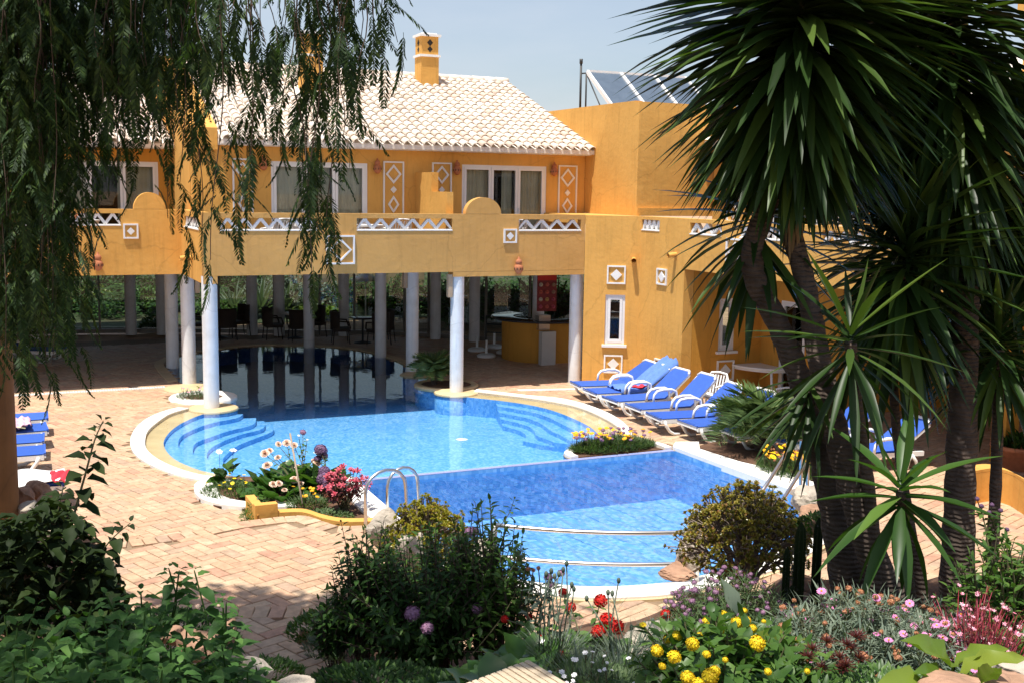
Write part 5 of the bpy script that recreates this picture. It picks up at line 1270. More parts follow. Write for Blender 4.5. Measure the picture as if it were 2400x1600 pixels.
trunk_tube('trunk', [on(1878,330,DY),on(1745,560,DY) if False else on(1762,590,DY),on(1826,765,DY),on(1887,918,DY-.1),on(1920,1030,DY-.1),on(1960,1200,DY-.1),on(2000,1440,DY)], [.05,.08,.085,.09,.105,.12,.14], bark, ya)
trunk_tube('trunk', [on(1872,300,DY+.1),on(1850,500,DY+.1),on(1887,663,DY),on(1925,867,DY-.3),on(1962,1020,DY-.4),on(2035,1275,DY-.4),on(2115,1460,DY-.3)], [.05,.07,.075,.082,.09,.10,.12], bark, ya)
crown(ya, [on(1885,-330,DY),on(1880,-20,DY),on(1872,180,DY),on(1866,330,DY)], 900, 1.38, .75, -.95, budget=190, low=.60)
crown(ya, [on(1770,470,DY+.3),on(1775,600,DY+.2)], 60, .85, .6, -1.1, budget=40)
crown(ya, [on(1890,880,DY-.3),on(1900,960,DY-.3)], 22, .64, -.15, -.95, bend=(-.5,.15,-.1), budget=44)
yb = empty('yucca_tree', (0,0,0), 0, 'right yucca with a straight dark trunk, its crown leaving the top right corner', 'yucca')
trunk_tube('trunk', [on(2230,300,9.0),on(2262,520,9.0),on(2258,900,8.9),on(2248,1200,8.8),on(2240,1480,8.8)], [.07,.095,.112,.118,.15], bark, yb)
trunk_tube('trunk', [on(2262,700,9.0),on(2340,560,9.2),on(2395,420,9.3)], [.08,.07,.06], bark, yb)
crown(yb, [on(2225,-360,9.0),on(2225,0,9.0),on(2230,280,9.0),on(2240,480,9.0)], 800, 1.2, .75, -1.0, budget=170, low=.75)
crown(yb, [on(2420,260,9.6),on(2395,430,9.5),on(2385,560,9.4)], 240, 1.15, 1.0, -.9, budget=80)
crown(yb, [on(2060,-200,9.4),on(2070,120,9.4),on(2080,330,9.4)], 420, 1.15, .7, -.9, budget=1, low=.8)
crown(yb, [on(2330,640,9.8),on(2335,820,9.8)], 160, 1.0, 1.2, -1.0, budget=1)
crown(yb, [on(2130,480,9.3),on(2140,640,9.3)], 150, 1.05, 1.2, -.9, budget=40)
for par, pts_ in ((ya, [on(1864,380,DY+.05),on(1864,450,DY)]), (yb, [on(2245,560,9.0),on(2258,720,9.0)])):
    P, Dr, Up, S = [], [], [], []
    for i in range(46):
        t = rnd.random(); p = Vector(pts_[0]).lerp(Vector(pts_[1]), t); a = rnd.random()*6.28; P.append(tuple(p)); Dr.append((math.cos(a)*.25, math.sin(a)*.25, -1)); Up.append((math.cos(a), math.sin(a), 0)); S.append(rnd.uniform(.35,.6))
    scatter('dead_leaves', L_dead, BL[1], P, Dr, Up, S, par)
yc = empty('yucca', (0,0,0), 0, 'young yucca rosette with broad sunlit blades in front of the middle of the trunks', 'yucca')
crown(yc, [on(1992,770,7.5),on(1994,860,7.5)], 44, .76, 1.35, -1.1)
trunk_tube('trunk', [on(1993,800,7.5),on(2010,960,7.6),on(2040,1180,7.7),on(2060,1450,7.8)], [.04,.04,.045,.05], bark, yc)
yd = empty('yucca', (0,0,0), 0, 'lowest young yucca with bright drooping blades above the pink daisies', 'yucca')
crown(yd, [on(2110,1130,7.0),on(2112,1200,7.0)], 30, .66, 1.3, -1.15, wide=True)
trunk_tube('trunk', [on(2110,1150,7.0),on(2125,1300,7.1),on(2140,1460,7.2)], [.028,.03,.035], bark, yd)
ye = empty('yucca', (0,0,0), 0, 'shaded yucca rosette at the right edge beside the dark trunk', 'yucca')
crown(ye, [on(2340,760,9.0),on(2342,880,9.0)], 90, .80, 1.35, -1.0)
trunk_tube('trunk', [on(2341,820,9.0),on(2335,1100,9.0),on(2320,1400,9.0)], [.04,.045,.05], bark, ye)
yf = empty('yucca', (0,0,0), 0, 'dark yucca crown between the two tall yuccas, upper middle right', 'yucca')
crown(yf, [on(2130,520,8.8),on(2110,760,8.8)], 220, 1.0, 1.2, -1.1)
trunk_tube('trunk', [on(2115,640,8.8),on(2095,900,8.8),on(2120,1150,8.7),on(2170,1440,8.7)], [.035,.035,.04,.045], bark, yf)

# ------------------------------------------------------------------ pepper tree
def frond_base(npair, L=1.0, droop=.35, seed=0):
    rr = random.Random(seed); v = []; f = []
    for i in range(npair):
        t = .08+.92*i/npair; y = t*L; z = -droop*t*t
        for s in (-1, 1):
            l = .20*(math.sin(PI*min(1,(.25+t*.75)))**.6*.9+.15)*rr.uniform(.85,1.1); a = R(rr.uniform(38,58)); dx, dy = s*math.cos(a)*l, math.sin(a)*l; dz = -l*rr.uniform(.15,.45)
            wv = .023; px_, py_ = -dy/l*wv*s, dx/l*wv*s; o = len(v)
            v += [(0,y,z),(dx*.45+px_,y+dy*.45+py_,z+dz*.4+.004),(dx,y+dy,z+dz),(dx*.45-px_,y+dy*.45-py_,z+dz*.4-.004)]; f += [(o,o+1,o+2),(o,o+2,o+3)]
    o = len(v); k = 5
    for i in range(k+1):
        t = i/k; v += [(-.006,t*L,-droop*t*t),(.006,t*L,-droop*t*t+.002)]
    for i in range(k): a = o+2*i; f += [(a,a+1,a+3),(a,a+3,a+2)]
    return np.array(v), f
FR = [frond_base(17,1,.30,1), frond_base(19,1,.55,2), frond_base(15,1,.15,3)]
pt = empty('pepper_tree', (0,0,0), 0, 'pepper tree hanging its feathery branches over the upper left of the view', 'tree')
botx = [(-300,960),(0,930),(60,880),(110,900),(165,960),(190,700),(215,560),(300,520),(345,500),(400,590),(440,470),(475,590),(505,620),(540,520),(560,500),(620,420),(660,300),(700,420),(735,640),(770,600),(800,540),(815,230),(860,200),(930,110),(980,30)]
def bot(x):
    for a, c in zip(botx[:-1], botx[1:]):
        if a[0] <= x <= c[0]: return a[1]+(c[1]-a[1])*(x-a[0])/(c[0]-a[0])
    return 0
strands = []
for i in range(88):
    x = rnd.uniform(-60, 450); strands.append((x+rnd.uniform(-40,40), rnd.uniform(-260,-60), x, bot(x)*(.26+.60*rnd.random()**2.6)))
for i in range(26):
    x = rnd.uniform(-60, 150); strands.append((x+rnd.uniform(-30,30), rnd.uniform(-200,0), x, bot(x)*rnd.uniform(.62,1.0)))
for i in range(34):
    x = rnd.uniform(430, 900); strands.append((x+rnd.uniform(-50,50), -120, x, min(bot(x), rnd.uniform(30,190))))
for (x0,y0,x1,y1) in ((520,-60,500,610),(455,60,472,585),(600,-80,570,500),(600,-60,585,330),(690,-60,660,330),(742,150,722,640),(700,-60,715,430),(790,-60,770,590),(800,60,800,330),(560,-80,640,260),(690,200,742,500),(865,-60,830,210),(900,-60,925,100),(730,180,700,520),(735,260,780,560)):
    strands.append((x0,y0,x1,y1))
FP = {0: [], 1: [], 2: []}; tw = MB()
for (x0, y0, x1, y1) in strands:
    if y1 < y0+60: continue
    D = rnd.uniform(7.2, 9.4) if x1 < 480 else rnd.uniform(6.8, 7.8); n = max(3, int((y1-y0)/38)); pts = []
    for k in range(n+1):
        t = k/n; xx = x0+(x1-x0)*t**1.4+9*math.sin(t*7+x0); yy = y0+(y1-y0)*t; pts.append(on(xx, yy-22*(1-t), D))
    tw.tube(pts, [.0045*(1-.7*k/n)+.001 for k in range(n+1)], 4, cap=False)
    sparse = .5 if (x1 > 545 and y1 < 400) else 1.0
    for k in range(1, n+1):
        for s in (0, 1):
            if rnd.random() > (.80 if x1 < 480 else .55)*sparse**.5 and k < n: continue
            az = rnd.uniform(0, 2*PI); lat = rnd.uniform(.5, 1.5) if k < n else .15
            d = Vector((math.cos(az)*lat, math.sin(az)*lat, -1+.25*rnd.random())) if k < n else Vector((.1*math.cos(az), .1*math.sin(az), -1))
            q = rnd.randrange(3); jt = .19 if x1 < 480 else .04; FP[q].append((pts[k]+Vector((rnd.uniform(-jt,jt),rnd.uniform(-jt,jt),rnd.uniform(0,.08))), d, (math.cos(az), math.sin(az), .6), rnd.uniform(.24,.38)))
tw.build('twigs', woodstem, pt)['kind'] = 'stuff'
for q in range(3):
    P, Dr, Up, S = zip(*[(tuple(a), tuple(b_), c, s) for a, b_, c, s in FP[q]]); split('frond', L_pep, FR[q], P, Dr, Up, S, pt, 95)
tp = on(-420, 900, 7.5)
trunk_tube('trunk', [(tp.x,tp.y,1.0),(tp.x+.1,tp.y,3.5),(tp.x+.7,tp.y+.3,5.6),(tp.x+1.9,tp.y+.9,7.0),(tp.x+3.4,tp.y+1.4,7.5)], [.3,.26,.2,.12,.06], bark, pt)
trunk_tube('limb', [(tp.x+.3,tp.y,4.5),(tp.x+.9,tp.y-1.5,6.6),(tp.x+2.0,tp.y-3.0,7.6)], [.15,.1,.05], bark, pt)
# the rest of its crown, above the frame
P, Dr, Up, S = [], [], [], []
for i in range(2300):
    D = rnd.uniform(2.0, 9.6); s = rnd.uniform(-3.6, -.2-.10*max(0, D-6)); z = 6.9+rnd.random()**.8*2.4
    if D > 7: s -= rnd.random()*.6
    if math.sin(D*2.1+s*1.7)+math.sin(s*3.3-D)+math.sin(D*1.3)*.6 < -.55: continue
    p = fwh*D+rih*s; 
    if (z-4.45)/D*FPX < 560: z = 4.45+D*570/FPX+rnd.random()
    P.append((p[0], p[1], z)); az = rnd.random()*6.28; Dr.append((math.cos(az)*.8, math.sin(az)*.8, -.7)); Up.append((0,0,1)); S.append(rnd.uniform(.35,.6))
for i in range(900):
    s = rnd.uniform(-4.9, -2.9); D = rnd.uniform(7.4, 9.7); z = rnd.uniform(7.2, 8.8)
    if math.sin(s*4.3+D*2.7)+math.sin(D*5.1-s*2) < -.9: continue
    p = fwh*D+rih*s; P.append((p[0], p[1], z)); az = rnd.random()*6.28; Dr.append((math.cos(az)*.8, math.sin(az)*.8, -.7)); Up.append((0,0,1)); S.append(rnd.uniform(.35,.6))
for i in range(1500):
    s = rnd.uniform(-8.2, -5.4); D = rnd.uniform(7.0, 11.2); z = rnd.uniform(6.4, 8.8)
    if s > -.50*D-.6: continue
    p = fwh*D+rih*s; P.append((p[0], p[1], z)); az = rnd.random()*6.28; Dr.append((math.cos(az)*.8, math.sin(az)*.8, -.7)); Up.append((0,0,1)); S.append(rnd.uniform(.35,.6))
scatter('crown', L_pep, FR[0], P, Dr, Up, S, pt)
# ------------------------------------------------------------------ plants round the pool
def clump(name, label, cat, cx, cy, cz, rad, n, m, base, size, el=(.4, 1.3), ind=0, leafname='leaf', flower=None, group=None, fh=.12, oval=1.0, joined='foliage', bias=0.0):
    """leaves rising straight from the ground in a tuft or mat"""
    e = empty(name, (0,0,0), 0, label, cat, group); P, Dr, Up, S = [], [], [], []
    for i in range(n):
        a = rnd.uniform(0, 2*PI); r_ = math.sqrt(rnd.random()); x = cx+math.cos(a)*r_*rad; y = cy+math.sin(a)*r_*rad*oval; e_ = rnd.uniform(*el)-.5*r_*bias; az = a+rnd.uniform(-1.1, 1.1)
        P.append((x, y, cz+rnd.uniform(0, .02)+fh*.7*rnd.random()*(1-r_*r_))); Dr.append((math.cos(az)*math.cos(e_), math.sin(az)*math.cos(e_), math.sin(e_))); Up.append((0,0,1)); S.append(size*rnd.uniform(.6, 1.15))
    if ind: split(leafname, m, base, P, Dr, Up, S, e, ind, joined)
    else: scatter(joined, m, base, P, Dr, Up, S, e)
    if flower:
        st = MB()
        for (fn, me, cnt, s0) in flower:
            pp, nn, ss = [], [], []
            for _ in range(cnt):
                a = rnd.uniform(0, 2*PI); r_ = math.sqrt(rnd.random())*.95; q = Vector((cx+math.cos(a)*r_*rad, cy+math.sin(a)*r_*rad*oval, cz+fh*rnd.uniform(.75, 1.3)))
                pp.append(q); nn.append((rnd.uniform(-.5,.3), rnd.uniform(-.7,.1), 1)); ss.append(s0*rnd.uniform(.75, 1.2)); st.tube([(q.x+rnd.uniform(-.03,.03), q.y+rnd.uniform(-.03,.03), cz), q], .003, 4, cap=False)
            flowers(fn, me, pp, nn, ss, e)
        st.build('stems', stemm, e)['kind'] = 'stuff'
    return e
B_grass = blade_base(.035, .25, 4); B_straw = leaf_base(.16, .1, .1, 3)
# bed left of the lower pool
clump('daisy_plant', 'fine leaved yellow daisy mat spilling over the white kerb of the rose bed', 'flowers', 3.02, 16.25, .03, .42, 900, L_fine, B_straw, .09, el=(.3,1.4), fh=.16, flower=[('yellow_daisy', ME_ydaisy, 12, .026)])
clump('broad_leaf_plant', 'large round ribbed leaves at the front of the rose bed', 'plant', 3.55, 15.75, .02, .32, 26, L_shin, B_round, .30, el=(.2,1.2), ind=26, fh=.1)
clump('broad_leaf_plant', 'tall clump of broad glossy leaves in the middle of the rose bed', 'plant', 3.85, 16.2, .02, .45, 60, L_shin, B_round, .30, el=(.5,1.4), ind=60, fh=.25)
clump('broad_leaf_plant', 'dark broad leaves at the right side of the rose bed by the white coping', 'plant', 4.25, 15.9, .02, .28, 40, L_dark, B_broad, .34, el=(.6,1.4), ind=40, fh=.3)
clump('arum_lily', 'arum lily with arrow leaves and one white flower at the pool edge of the bed', 'lily', 3.05, 16.75, .02, .20, 16, L_dark, B_heart, .26, el=(.5,1.3), ind=16, fh=.45, flower=[('white_flower', ME_white, 2, .06)])
def stalky(name, label, cat, items, base, m=stemm, leaf=None):
    if name == 'rose_bush': items = [(a, b_, c, s*(.92 if c == 'rose' else 1)) for a, b_, c, s in items]
    """tall single stems; items: (top point, flower mesh, size)"""
    e = empty(name, (0,0,0), 0, label, cat); b = MB(); P, Dr, Up, S = [], [], [], []
    for (q, me, fn, s) in items:
        q = Vector(q); r_ = Vector(base)+Vector((rnd.uniform(-.12,.12), rnd.uniform(-.12,.12), 0)); mid = r_.lerp(q, .55)+Vector((rnd.uniform(-.04,.04), rnd.uniform(-.04,.04), .05))
        b.tube([r_, mid, q], [.007,.006,.004], 5, cap=False); flowers(fn, me, [q], [(rnd.uniform(-.4,.1), rnd.uniform(-.8,-.2), .8)], [s], e)
        for k in range(12):
            t = rnd.uniform(.15, .95); c = r_.lerp(mid, t/.55) if t < .55 else mid.lerp(q, (t-.55)/.45); a = rnd.random()*6.28
            P.append(tuple(c)); Dr.append((math.cos(a), math.sin(a), rnd.uniform(-.3,.6))); Up.append((0,0,1)); S.append(rnd.uniform(.06,.11))
    b.build('stems', m, e)['kind'] = 'stuff'; scatter('foliage', leaf or L_mid, B_simple, P, Dr, Up, S, e); return e
DR = 17.0
stalky('rose_bush', 'cream and pink rose bush tied to a wooden stake beside the pool', 'rose',
    [(on(672,1040,DR),ME_rose,'rose',.07),(on(690,1045,DR),ME_rose,'rose',.06),(on(652,1042,DR+.1),ME_rose,'rose',.055),(on(622,1065,DR),ME_rose,'rose',.08),(on(632,1058,DR+.2),ME_rose,'rose',.06),(on(652,1074,DR),ME_rose,'rose',.06),(on(628,1094,DR-.3),ME_rose,'rose',.085),
     (on(742,1088,DR),ME_rose,'rose',.07),(on(735,1082,DR+.1),ME_rose,'rose',.055),(on(698,1096,DR),ME_rose,'rose',.055),(on(690,1127,DR-.6),ME_rose,'rose',.075),(on(640,1138,DR-.8),ME_rose,'rose',.07),(on(653,1135,DR-.9),ME_rose,'rose',.06),(on(706,1135,DR-.6),ME_rose,'rose',.055),(on(666,1150,DR-.9),ME_rose,'rose',.05),(on(710,1012,DR),ME_mauve,'bud_head',.05),(on(720,1030,DR),ME_white,'bud',.02),(on(700,1020,DR),ME_white,'bud',.02)], (4.0,15.9,.02))
b = MB(); b.tube([on(709,1180,15.6), on(680,1015,16.2)], .014, 7); tag(b.build('garden_stake', plain('weathered_wood', (.35,.27,.2), .9)), 'thin wooden stake leaning in the rose bed', 'stake')
stalky('tall_purple_plant', 'tall stem with an open purple seed head above the rose bed', 'plant', [(on(752,1055,DR),ME_lilac,'flower_head',.10),(on(745,1075,DR),ME_lilac,'flower_head',.06),(on(760,1068,DR),ME_lilac,'flower_head',.06)], (4.35,15.9,.02))
stalky('purple_allium', 'dark purple ball flowers at the right of the rose bed', 'flowers', [(on(760,1105,16.2),ME_lilac,'flower_head',.09),(on(758,1122,16.1),ME_lilac,'flower_head',.10),(on(770,1135,16.0),ME_lilac,'flower_head',.09)], (4.4,15.5,.02), leaf=L_dark)
shrub('crimson_plant', 'crimson flowering plant against the white coping beside the rose bed', 'flowers', (4.30,14.75,.05), .34, .55, L_red, B_simple, .09, 46, 10, flower=[('crimson_spray', ME_crim, 46, .05)])
clump('marigold', 'few orange marigolds among leaves at the front of the rose bed', 'flowers', 3.85, 15.1, .02, .28, 500, L_fine, B_straw, .10, fh=.22, flower=[('marigold', ME_marig, 9, .032)])
clump('trailing_plant', 'pale green plant trailing over the left end of the ochre planter wall', 'plant', 3.12, 14.75, .05, .26, 900, L_mid, B_simple, .045, el=(-.4,1.2), fh=.38)
clump('ground_cover', 'low dark green ground cover behind the ochre planter wall', 'plant', 3.95, 14.45, .02, .36, 700, L_fine, B_simple, .06, el=(.1,1.2), fh=.12)
# column islands
stalky('island_rose', 'red rose on the white planter ring between the two front left columns', 'rose', [(on(471,898,26.0),ME_red,'rose_head',.075),(on(462,930,26.0),ME_pinkw,'bud',.03)], (3.75,23.95,.03))
clump('island_herb', 'pink and white bedding plants inside the white planter ring', 'flowers', 3.70, 24.0, .03, .30, 420, L_grey, B_straw, .10, fh=.18, flower=[('small_flower', ME_pinkw, 12, .025)])
# palms
def frond_leaf_base(npair=36, seed=1, w=.5, arch=.55):
    rr = random.Random(seed); v = []; f = []
    def C(t): return (t*(1-.12*t), .28*math.sin(t*PI*.75)-arch*t*t)
    for i in range(npair):
        t = .12+.87*i/npair; y, z = C(t); l = w*(.35+.65*math.sin(PI*(.1+.8*t)))
        for s in (-1, 1):
            a = R(rr.uniform(28,48)); dx, dy, dz = s*math.cos(a)*l, math.sin(a)*l, -l*rr.uniform(.1,.5); o = len(v); wv = .009
            v += [(0,y,z),(dx*.5,y+dy*.5-wv,z+dz*.3),(dx,y+dy,z+dz),(dx*.5,y+dy*.5+wv,z+dz*.3+.01)]; f += [(o,o+1,o+2),(o,o+2,o+3)]
    o = len(v); k = 8
    for i in range(k+1):
        t = i/k; y, z = C(t); q = .013*(1-.8*t); v += [(-q,y,z),(q,y,z),(0,y,z+q*1.3)]
    for i in range(k):
        a = o+3*i
        for u_, w_ in ((0,1),(1,2),(2,0)): f += [(a+u_,a+w_,a+3+w_),(a+u_,a+3+w_,a+3+u_)]
    return np.array(v), f
PF = frond_leaf_base()
def small_palm(name, label, p, L, n):
    e = empty(name, (0,0,0), 0, label, 'palm'); P, Dr, Up, S = [], [], [], []
    for i in range(n):
        a = i*2.4; el = 1.4-1.1*(i/n)**.9+rnd.uniform(-.1,.1); P.append((p[0],p[1],p[2]+.15)); Dr.append((math.cos(a)*math.cos(el),math.sin(a)*math.cos(el),math.sin(el))); Up.append((0,0,1)); S.append(L*rnd.uniform(.75,1.1))
    pieces('frond', L_palm, PF, P, Dr, Up, S, e); b = MB(); b.lathe([(.09,-.05),(.12,.05),(.09,.2),(.03,.25)], tuple(p), 12); b.build('stump', bark, e); return e
small_palm('dwarf_palm', 'small feathery palm in front of the loungers on the right', (11.95,15.6,.10), .95, 40)
small_palm('dwarf_palm', 'small palm in the round planter beside the front right column', (9.15,24.0,.02), .66, 34)
# marigold beds on the right
b = MB(); b.prism([(11.1,16.3),(11.6,16.5),(12.2,16.0),(12.0,15.2),(12.2,13.8),(11.9,13.4),(11.5,13.6),(11.2,15.2)], -.02, .04); struct(b.build('flower_bed', soil))
clump('marigold', 'marigolds and purple flowers in the kerbed bed at the end of the weir', 'flowers', 9.72, 16.84, .0, .82, 4200, L_fine, B_straw, .11, el=(.1,1.4), fh=.26, oval=.42, flower=[('marigold', ME_marig, 46, .040), ('purple_tuft', ME_mauve, 34, .035)])
clump('marigold', 'long bed of orange and yellow marigolds beyond the right pool coping', 'flowers', 11.62, 14.25, .04, .52, 2400, L_fine, B_straw, .11, el=(.2,1.4), fh=.26, oval=1.3, flower=[('marigold', ME_marig, 40, .048), ('faded_head', ME_faded, 40, .028), ('yellow_daisy', ME_ydaisy, 12, .05)])
# jade bushes: grey forked branches ending in small rosettes of thick leaves
def rosette_base(n=9):
    v = []; f = []
    for i in range(n):
        a = i*2.4; el = .15+1.1*i/n; bv, bf = B_jade; d = np.array([math.cos(a)*math.cos(el), math.sin(a)*math.cos(el), math.sin(el)])[None]; M = frames(d, np.array([[0, 0, 1.]]))[0]; o = len(v)
        for q in bv: p = M @ (q*(.95-.03*i)); v.append((p[0], p[2], p[1]) if False else tuple(p))
        f += [tuple(k+o for k in t) for t in bf]
    v = np.array(v); return np.stack([v[:, 0], v[:, 2], v[:, 1]], axis=1), [t[::-1] for t in f]
B_ros = rosette_base()
def jade(label, root, rad, h, n, m, seed=0, ind=260):
    e = empty('jade_bush', (0,0,0), 0, label, 'bush'); root = Vector(root); b = MB(); P, Dr, Up, S = [], [], [], []
    for i in range(n//9):
        a = i*2.4; r_ = math.sqrt((i+.5)/(n//9)); el = 1.45-1.25*r_**1.3; hub = root+Vector((math.cos(a)*r_*rad*.55, math.sin(a)*r_*rad*.55, h*(.22+.38*math.sin(el))))*1.0
        b.tube([root+Vector((math.cos(a)*.05, math.sin(a)*.05, 0)), root.lerp(hub, .5)+Vector((rnd.uniform(-.04,.04), rnd.uniform(-.04,.04), .02)), hub], [.022, .017, .012], 6, cap=False)
        for j in range(9):
            aa = a+rnd.uniform(-1.2, 1.2); ee = el+rnd.uniform(-.55, .45); L = rnd.uniform(.30, .52)*h*.72; mid = hub+Vector((math.cos(aa)*math.cos(ee), math.sin(aa)*math.cos(ee), math.sin(ee)))*L*.55; b.tube([hub, mid], [.010, .007], 5, cap=False)
            for k in range(3):
                a3 = aa+rnd.uniform(-.9, .9); e3 = ee+rnd.uniform(-.4, .5); d = Vector((math.cos(a3)*math.cos(e3), math.sin(a3)*math.cos(e3), math.sin(e3))); tip = mid+d*L*rnd.uniform(.3, .55); b.tube([mid, tip], [.007, .005], 4, cap=False)
                P.append(tuple(tip)); Dr.append(tuple(d+Vector((0,0,.3)))); Up.append((rnd.uniform(-1,1), rnd.uniform(-1,1), .2)); S.append(rnd.uniform(.034, .055))
                if rnd.random() < .5: P.append(tuple(mid.lerp(tip, .5))); Dr.append((rnd.uniform(-1,1), rnd.uniform(-1,1), .4)); Up.append((0,0,1)); S.append(.032)
    b.build('branches', greystem, e)['kind'] = 'stuff'; split('rosette', m, B_ros, P, Dr, Up, S, e, ind, 'foliage'); return e
jr = base_at(1760, 10.9)
jade('round olive gold jade bush right of the lower pool, before the yucca trunks', (jr.x+.06, jr.y, .52), .66, 1.14, 430, L_jade)
jl = on(1000, 1235, 12.6)
jade('yellow green jade bush behind the dark shrub, left of the lower pool', (jl.x, jl.y, .10), .50, .98, 270, L_jadeg)
rock('pale rock at the foot of the hoop rails', on(895,1232,12.6)+Vector((0,0,-.05)), .20, .17, .28, seed=4)
rock('pale rock right of the hoop rails, under the yellow green bush', on(965,1262,12.2)+Vector((0,0,-.1)), .26, .2, .24, seed=5)
rock('small pale rock at the left foot of the guard rail', on(1135,1275,12.4)+Vector((0,0,-.12)), .24, .2, .22, seed=6)
rock('tall white rock at the right foot of the guard rail', on(1622,1300,12.3), .30, .22, .30, seed=7)
rock('flat tan rock jutting into the pool under the guard rail', on(1590,1330,12.0)+Vector((0,0,-.05)), .26, .22, .09, rockr, seed=8)
rock('pale rock behind the jade bush near the slanting rails', on(1895,1150,12.6)+Vector((0,0,-.1)), .22, .2, .2, seed=9)
rock('low rock between the jade bush and the yucca trunks', on(1905,1200,11.8)+Vector((0,0,-.1)), .22, .2, .2, rockr, seed=10)
clump('small_shrub', 'low light green shrub between the jade bush and the yucca trunk', 'shrub', *[float(c) for c in on(1925,1240,11.0)], .28, 700, L_mid, B_simple, .06, fh=.2)
# cactus
def cactus(label, px, py0, py1, D, r):
    a, c = on(px, py0, D), on(px+2, py1, D); h = (c-a).length; b = MB(); n = 18; prof = []
    k = 14; v = []
    for i in range(k+1):
        t = i/k; rr_ = r*(.85+.15*math.sin(t*3))*(1 if t < .85 else math.sqrt(max(.02,1-((t-.85)/.15)**2)))
        for j in range(n): q = rr_*(1 if j % 2 else .72); v.append((math.cos(2*PI*j/n)*q, math.sin(2*PI*j/n)*q, t*h))
    b.add(v, [(i*n+j, i*n+(j+1)%n, (i+1)*n+(j+1)%n, (i+1)*n+j) for i in range(k) for j in range(n)]+[tuple(k*n+j for j in range(n))], False)
    e = empty('cactus', tuple(a), 0, label, 'cactus', 'dark column cacti by the yucca trunks'); b.build('column', L_vine, e)
    P, Dr, S = [], [], []
    for i in range(260):
        t = rnd.random(); j = rnd.randrange(9); a_ = 2*PI*(2*j+1)/n; P.append((math.cos(a_)*r, math.sin(a_)*r, t*h*.95)); Dr.append((math.cos(a_+rnd.uniform(-.8,.8)), math.sin(a_+rnd.uniform(-.8,.8)), rnd.uniform(-.3,.5))); S.append(.035)
    scatter('spines', iron, B_needle, P, Dr, [(0,0,1)]*260, S, e)
cactus('tallest dark column cactus, left of the yucca trunks', 1866, 1470, 1215, 9.4, .05)
cactus('dark column cactus just right of the tallest one', 1908, 1440, 1205, 9.7, .042)
cactus('short dark cactus left of the tallest column', 1838, 1440, 1275, 9.3, .032)
cactus('shortest dark cactus at the foot of the group', 1850, 1500, 1365, 9.1, .035)

# ------------------------------------------------------------------ beds in front of the viewer
r_ = on(1000, 1560, 9.3)
ds = shrub('dark_shrub', 'large dark leafy shrub standing before the left end of the guard rail', 'shrub', (r_.x, r_.y, r_.z), .82, 1.12, L_dark, B_simple, .085, 300, 26, stem=woodstem, ind=200, spread=.22, lo=.12, flower=[('flower_head', ME_mauve, 5, .07)], stem_r=.005)
for (px_, D_, h_, rd_, n_) in ((850,9.3,1.22,.26,46),(1135,9.2,1.42,.34,70),(905,9.5,1.30,.22,30),(1040,9.6,1.25,.3,40),(1190,8.9,1.0,.26,40),(790,9.2,.72,.22,30)):
    q_ = on(px_, 1580, D_); shrub('', '', '', (q_.x, q_.y, q_.z), rd_, h_, L_dark if px_ in (850, 790) else L_mid, B_simple, .085, n_, 22, stem=woodstem, ind=14, spread=.3, lo=.5, stem_r=.005, into=ds)
q = on(1125, 1330, 9.0); 
def shoot(label, pts, m, base, size, n, ind=True, name='shoot', cat='branch', opp=True, taper=.5, r=.006, stem=None, parent=None, grow=0):
    e = parent or empty(name, (0,0,0), 0, label, cat); pts = smooth([tuple(p) for p in pts], 6); b = MB(); b.tube(pts, [r*(1-.7*i/len(pts)) for i in range(len(pts))], 6, cap=False); b.build('stem', stem or stemm, e)
    P, Dr, Up, S = [], [], [], []; m_ = len(pts)-1
    for k in range(n):
        t = 1-(k//2 if opp else k)/((n/2 if opp else n)+.5)*.9; f = t*m_; i0 = min(int(f), m_-1); p = Vector(pts[i0]).lerp(Vector(pts[i0+1]), f-i0); d = (Vector(pts[i0+1])-Vector(pts[i0])).normalized()
        x = d.orthogonal().normalized(); y = d.cross(x); az = ((k//2)*PI/2+(k % 2)*PI+.5) if opp else k*2.4; el = rnd.uniform(.05,.4)+(.5 if t > .93 else 0)
        dd = (x*math.cos(az)+y*math.sin(az))*math.cos(el)+d*math.sin(el)-Vector((0,0,.18)); P.append(p+dd*size*.12); Dr.append(dd); Up.append((0,-.15,1)); S.append(size*rnd.uniform(.8,1.15)*(taper+(1-taper)*min(1,(1-t)*2.5)))
    pieces('leaf', m, base, P, Dr, Up, S, e); return e
for i, (pts) in enumerate(([on(1060,1420,9.0),on(1120,1290,8.9),on(1185,1215,8.9),on(1205,1170,8.9)], [on(1080,1500,8.8),on(1150,1400,8.7),on(1215,1310,8.7),on(1225,1290,8.7)], [on(860,1420,8.9),on(820,1310,8.9),on(800,1225,8.9)], [on(1100,1540,8.6),on(1180,1440,8.6),on(1235,1330,8.6)])):
    shoot(('upright arching shoot at the right top of the large dark shrub','side shoot of the dark shrub reaching over the guard rail post','left shoot of the dark shrub in front of the paving','lower right shoot of the dark shrub over the steel rails')[i], pts, L_mid if i != 2 else L_dark, B_simple, .10, 30, cat='branch', name='shrub_shoot', taper=.4)
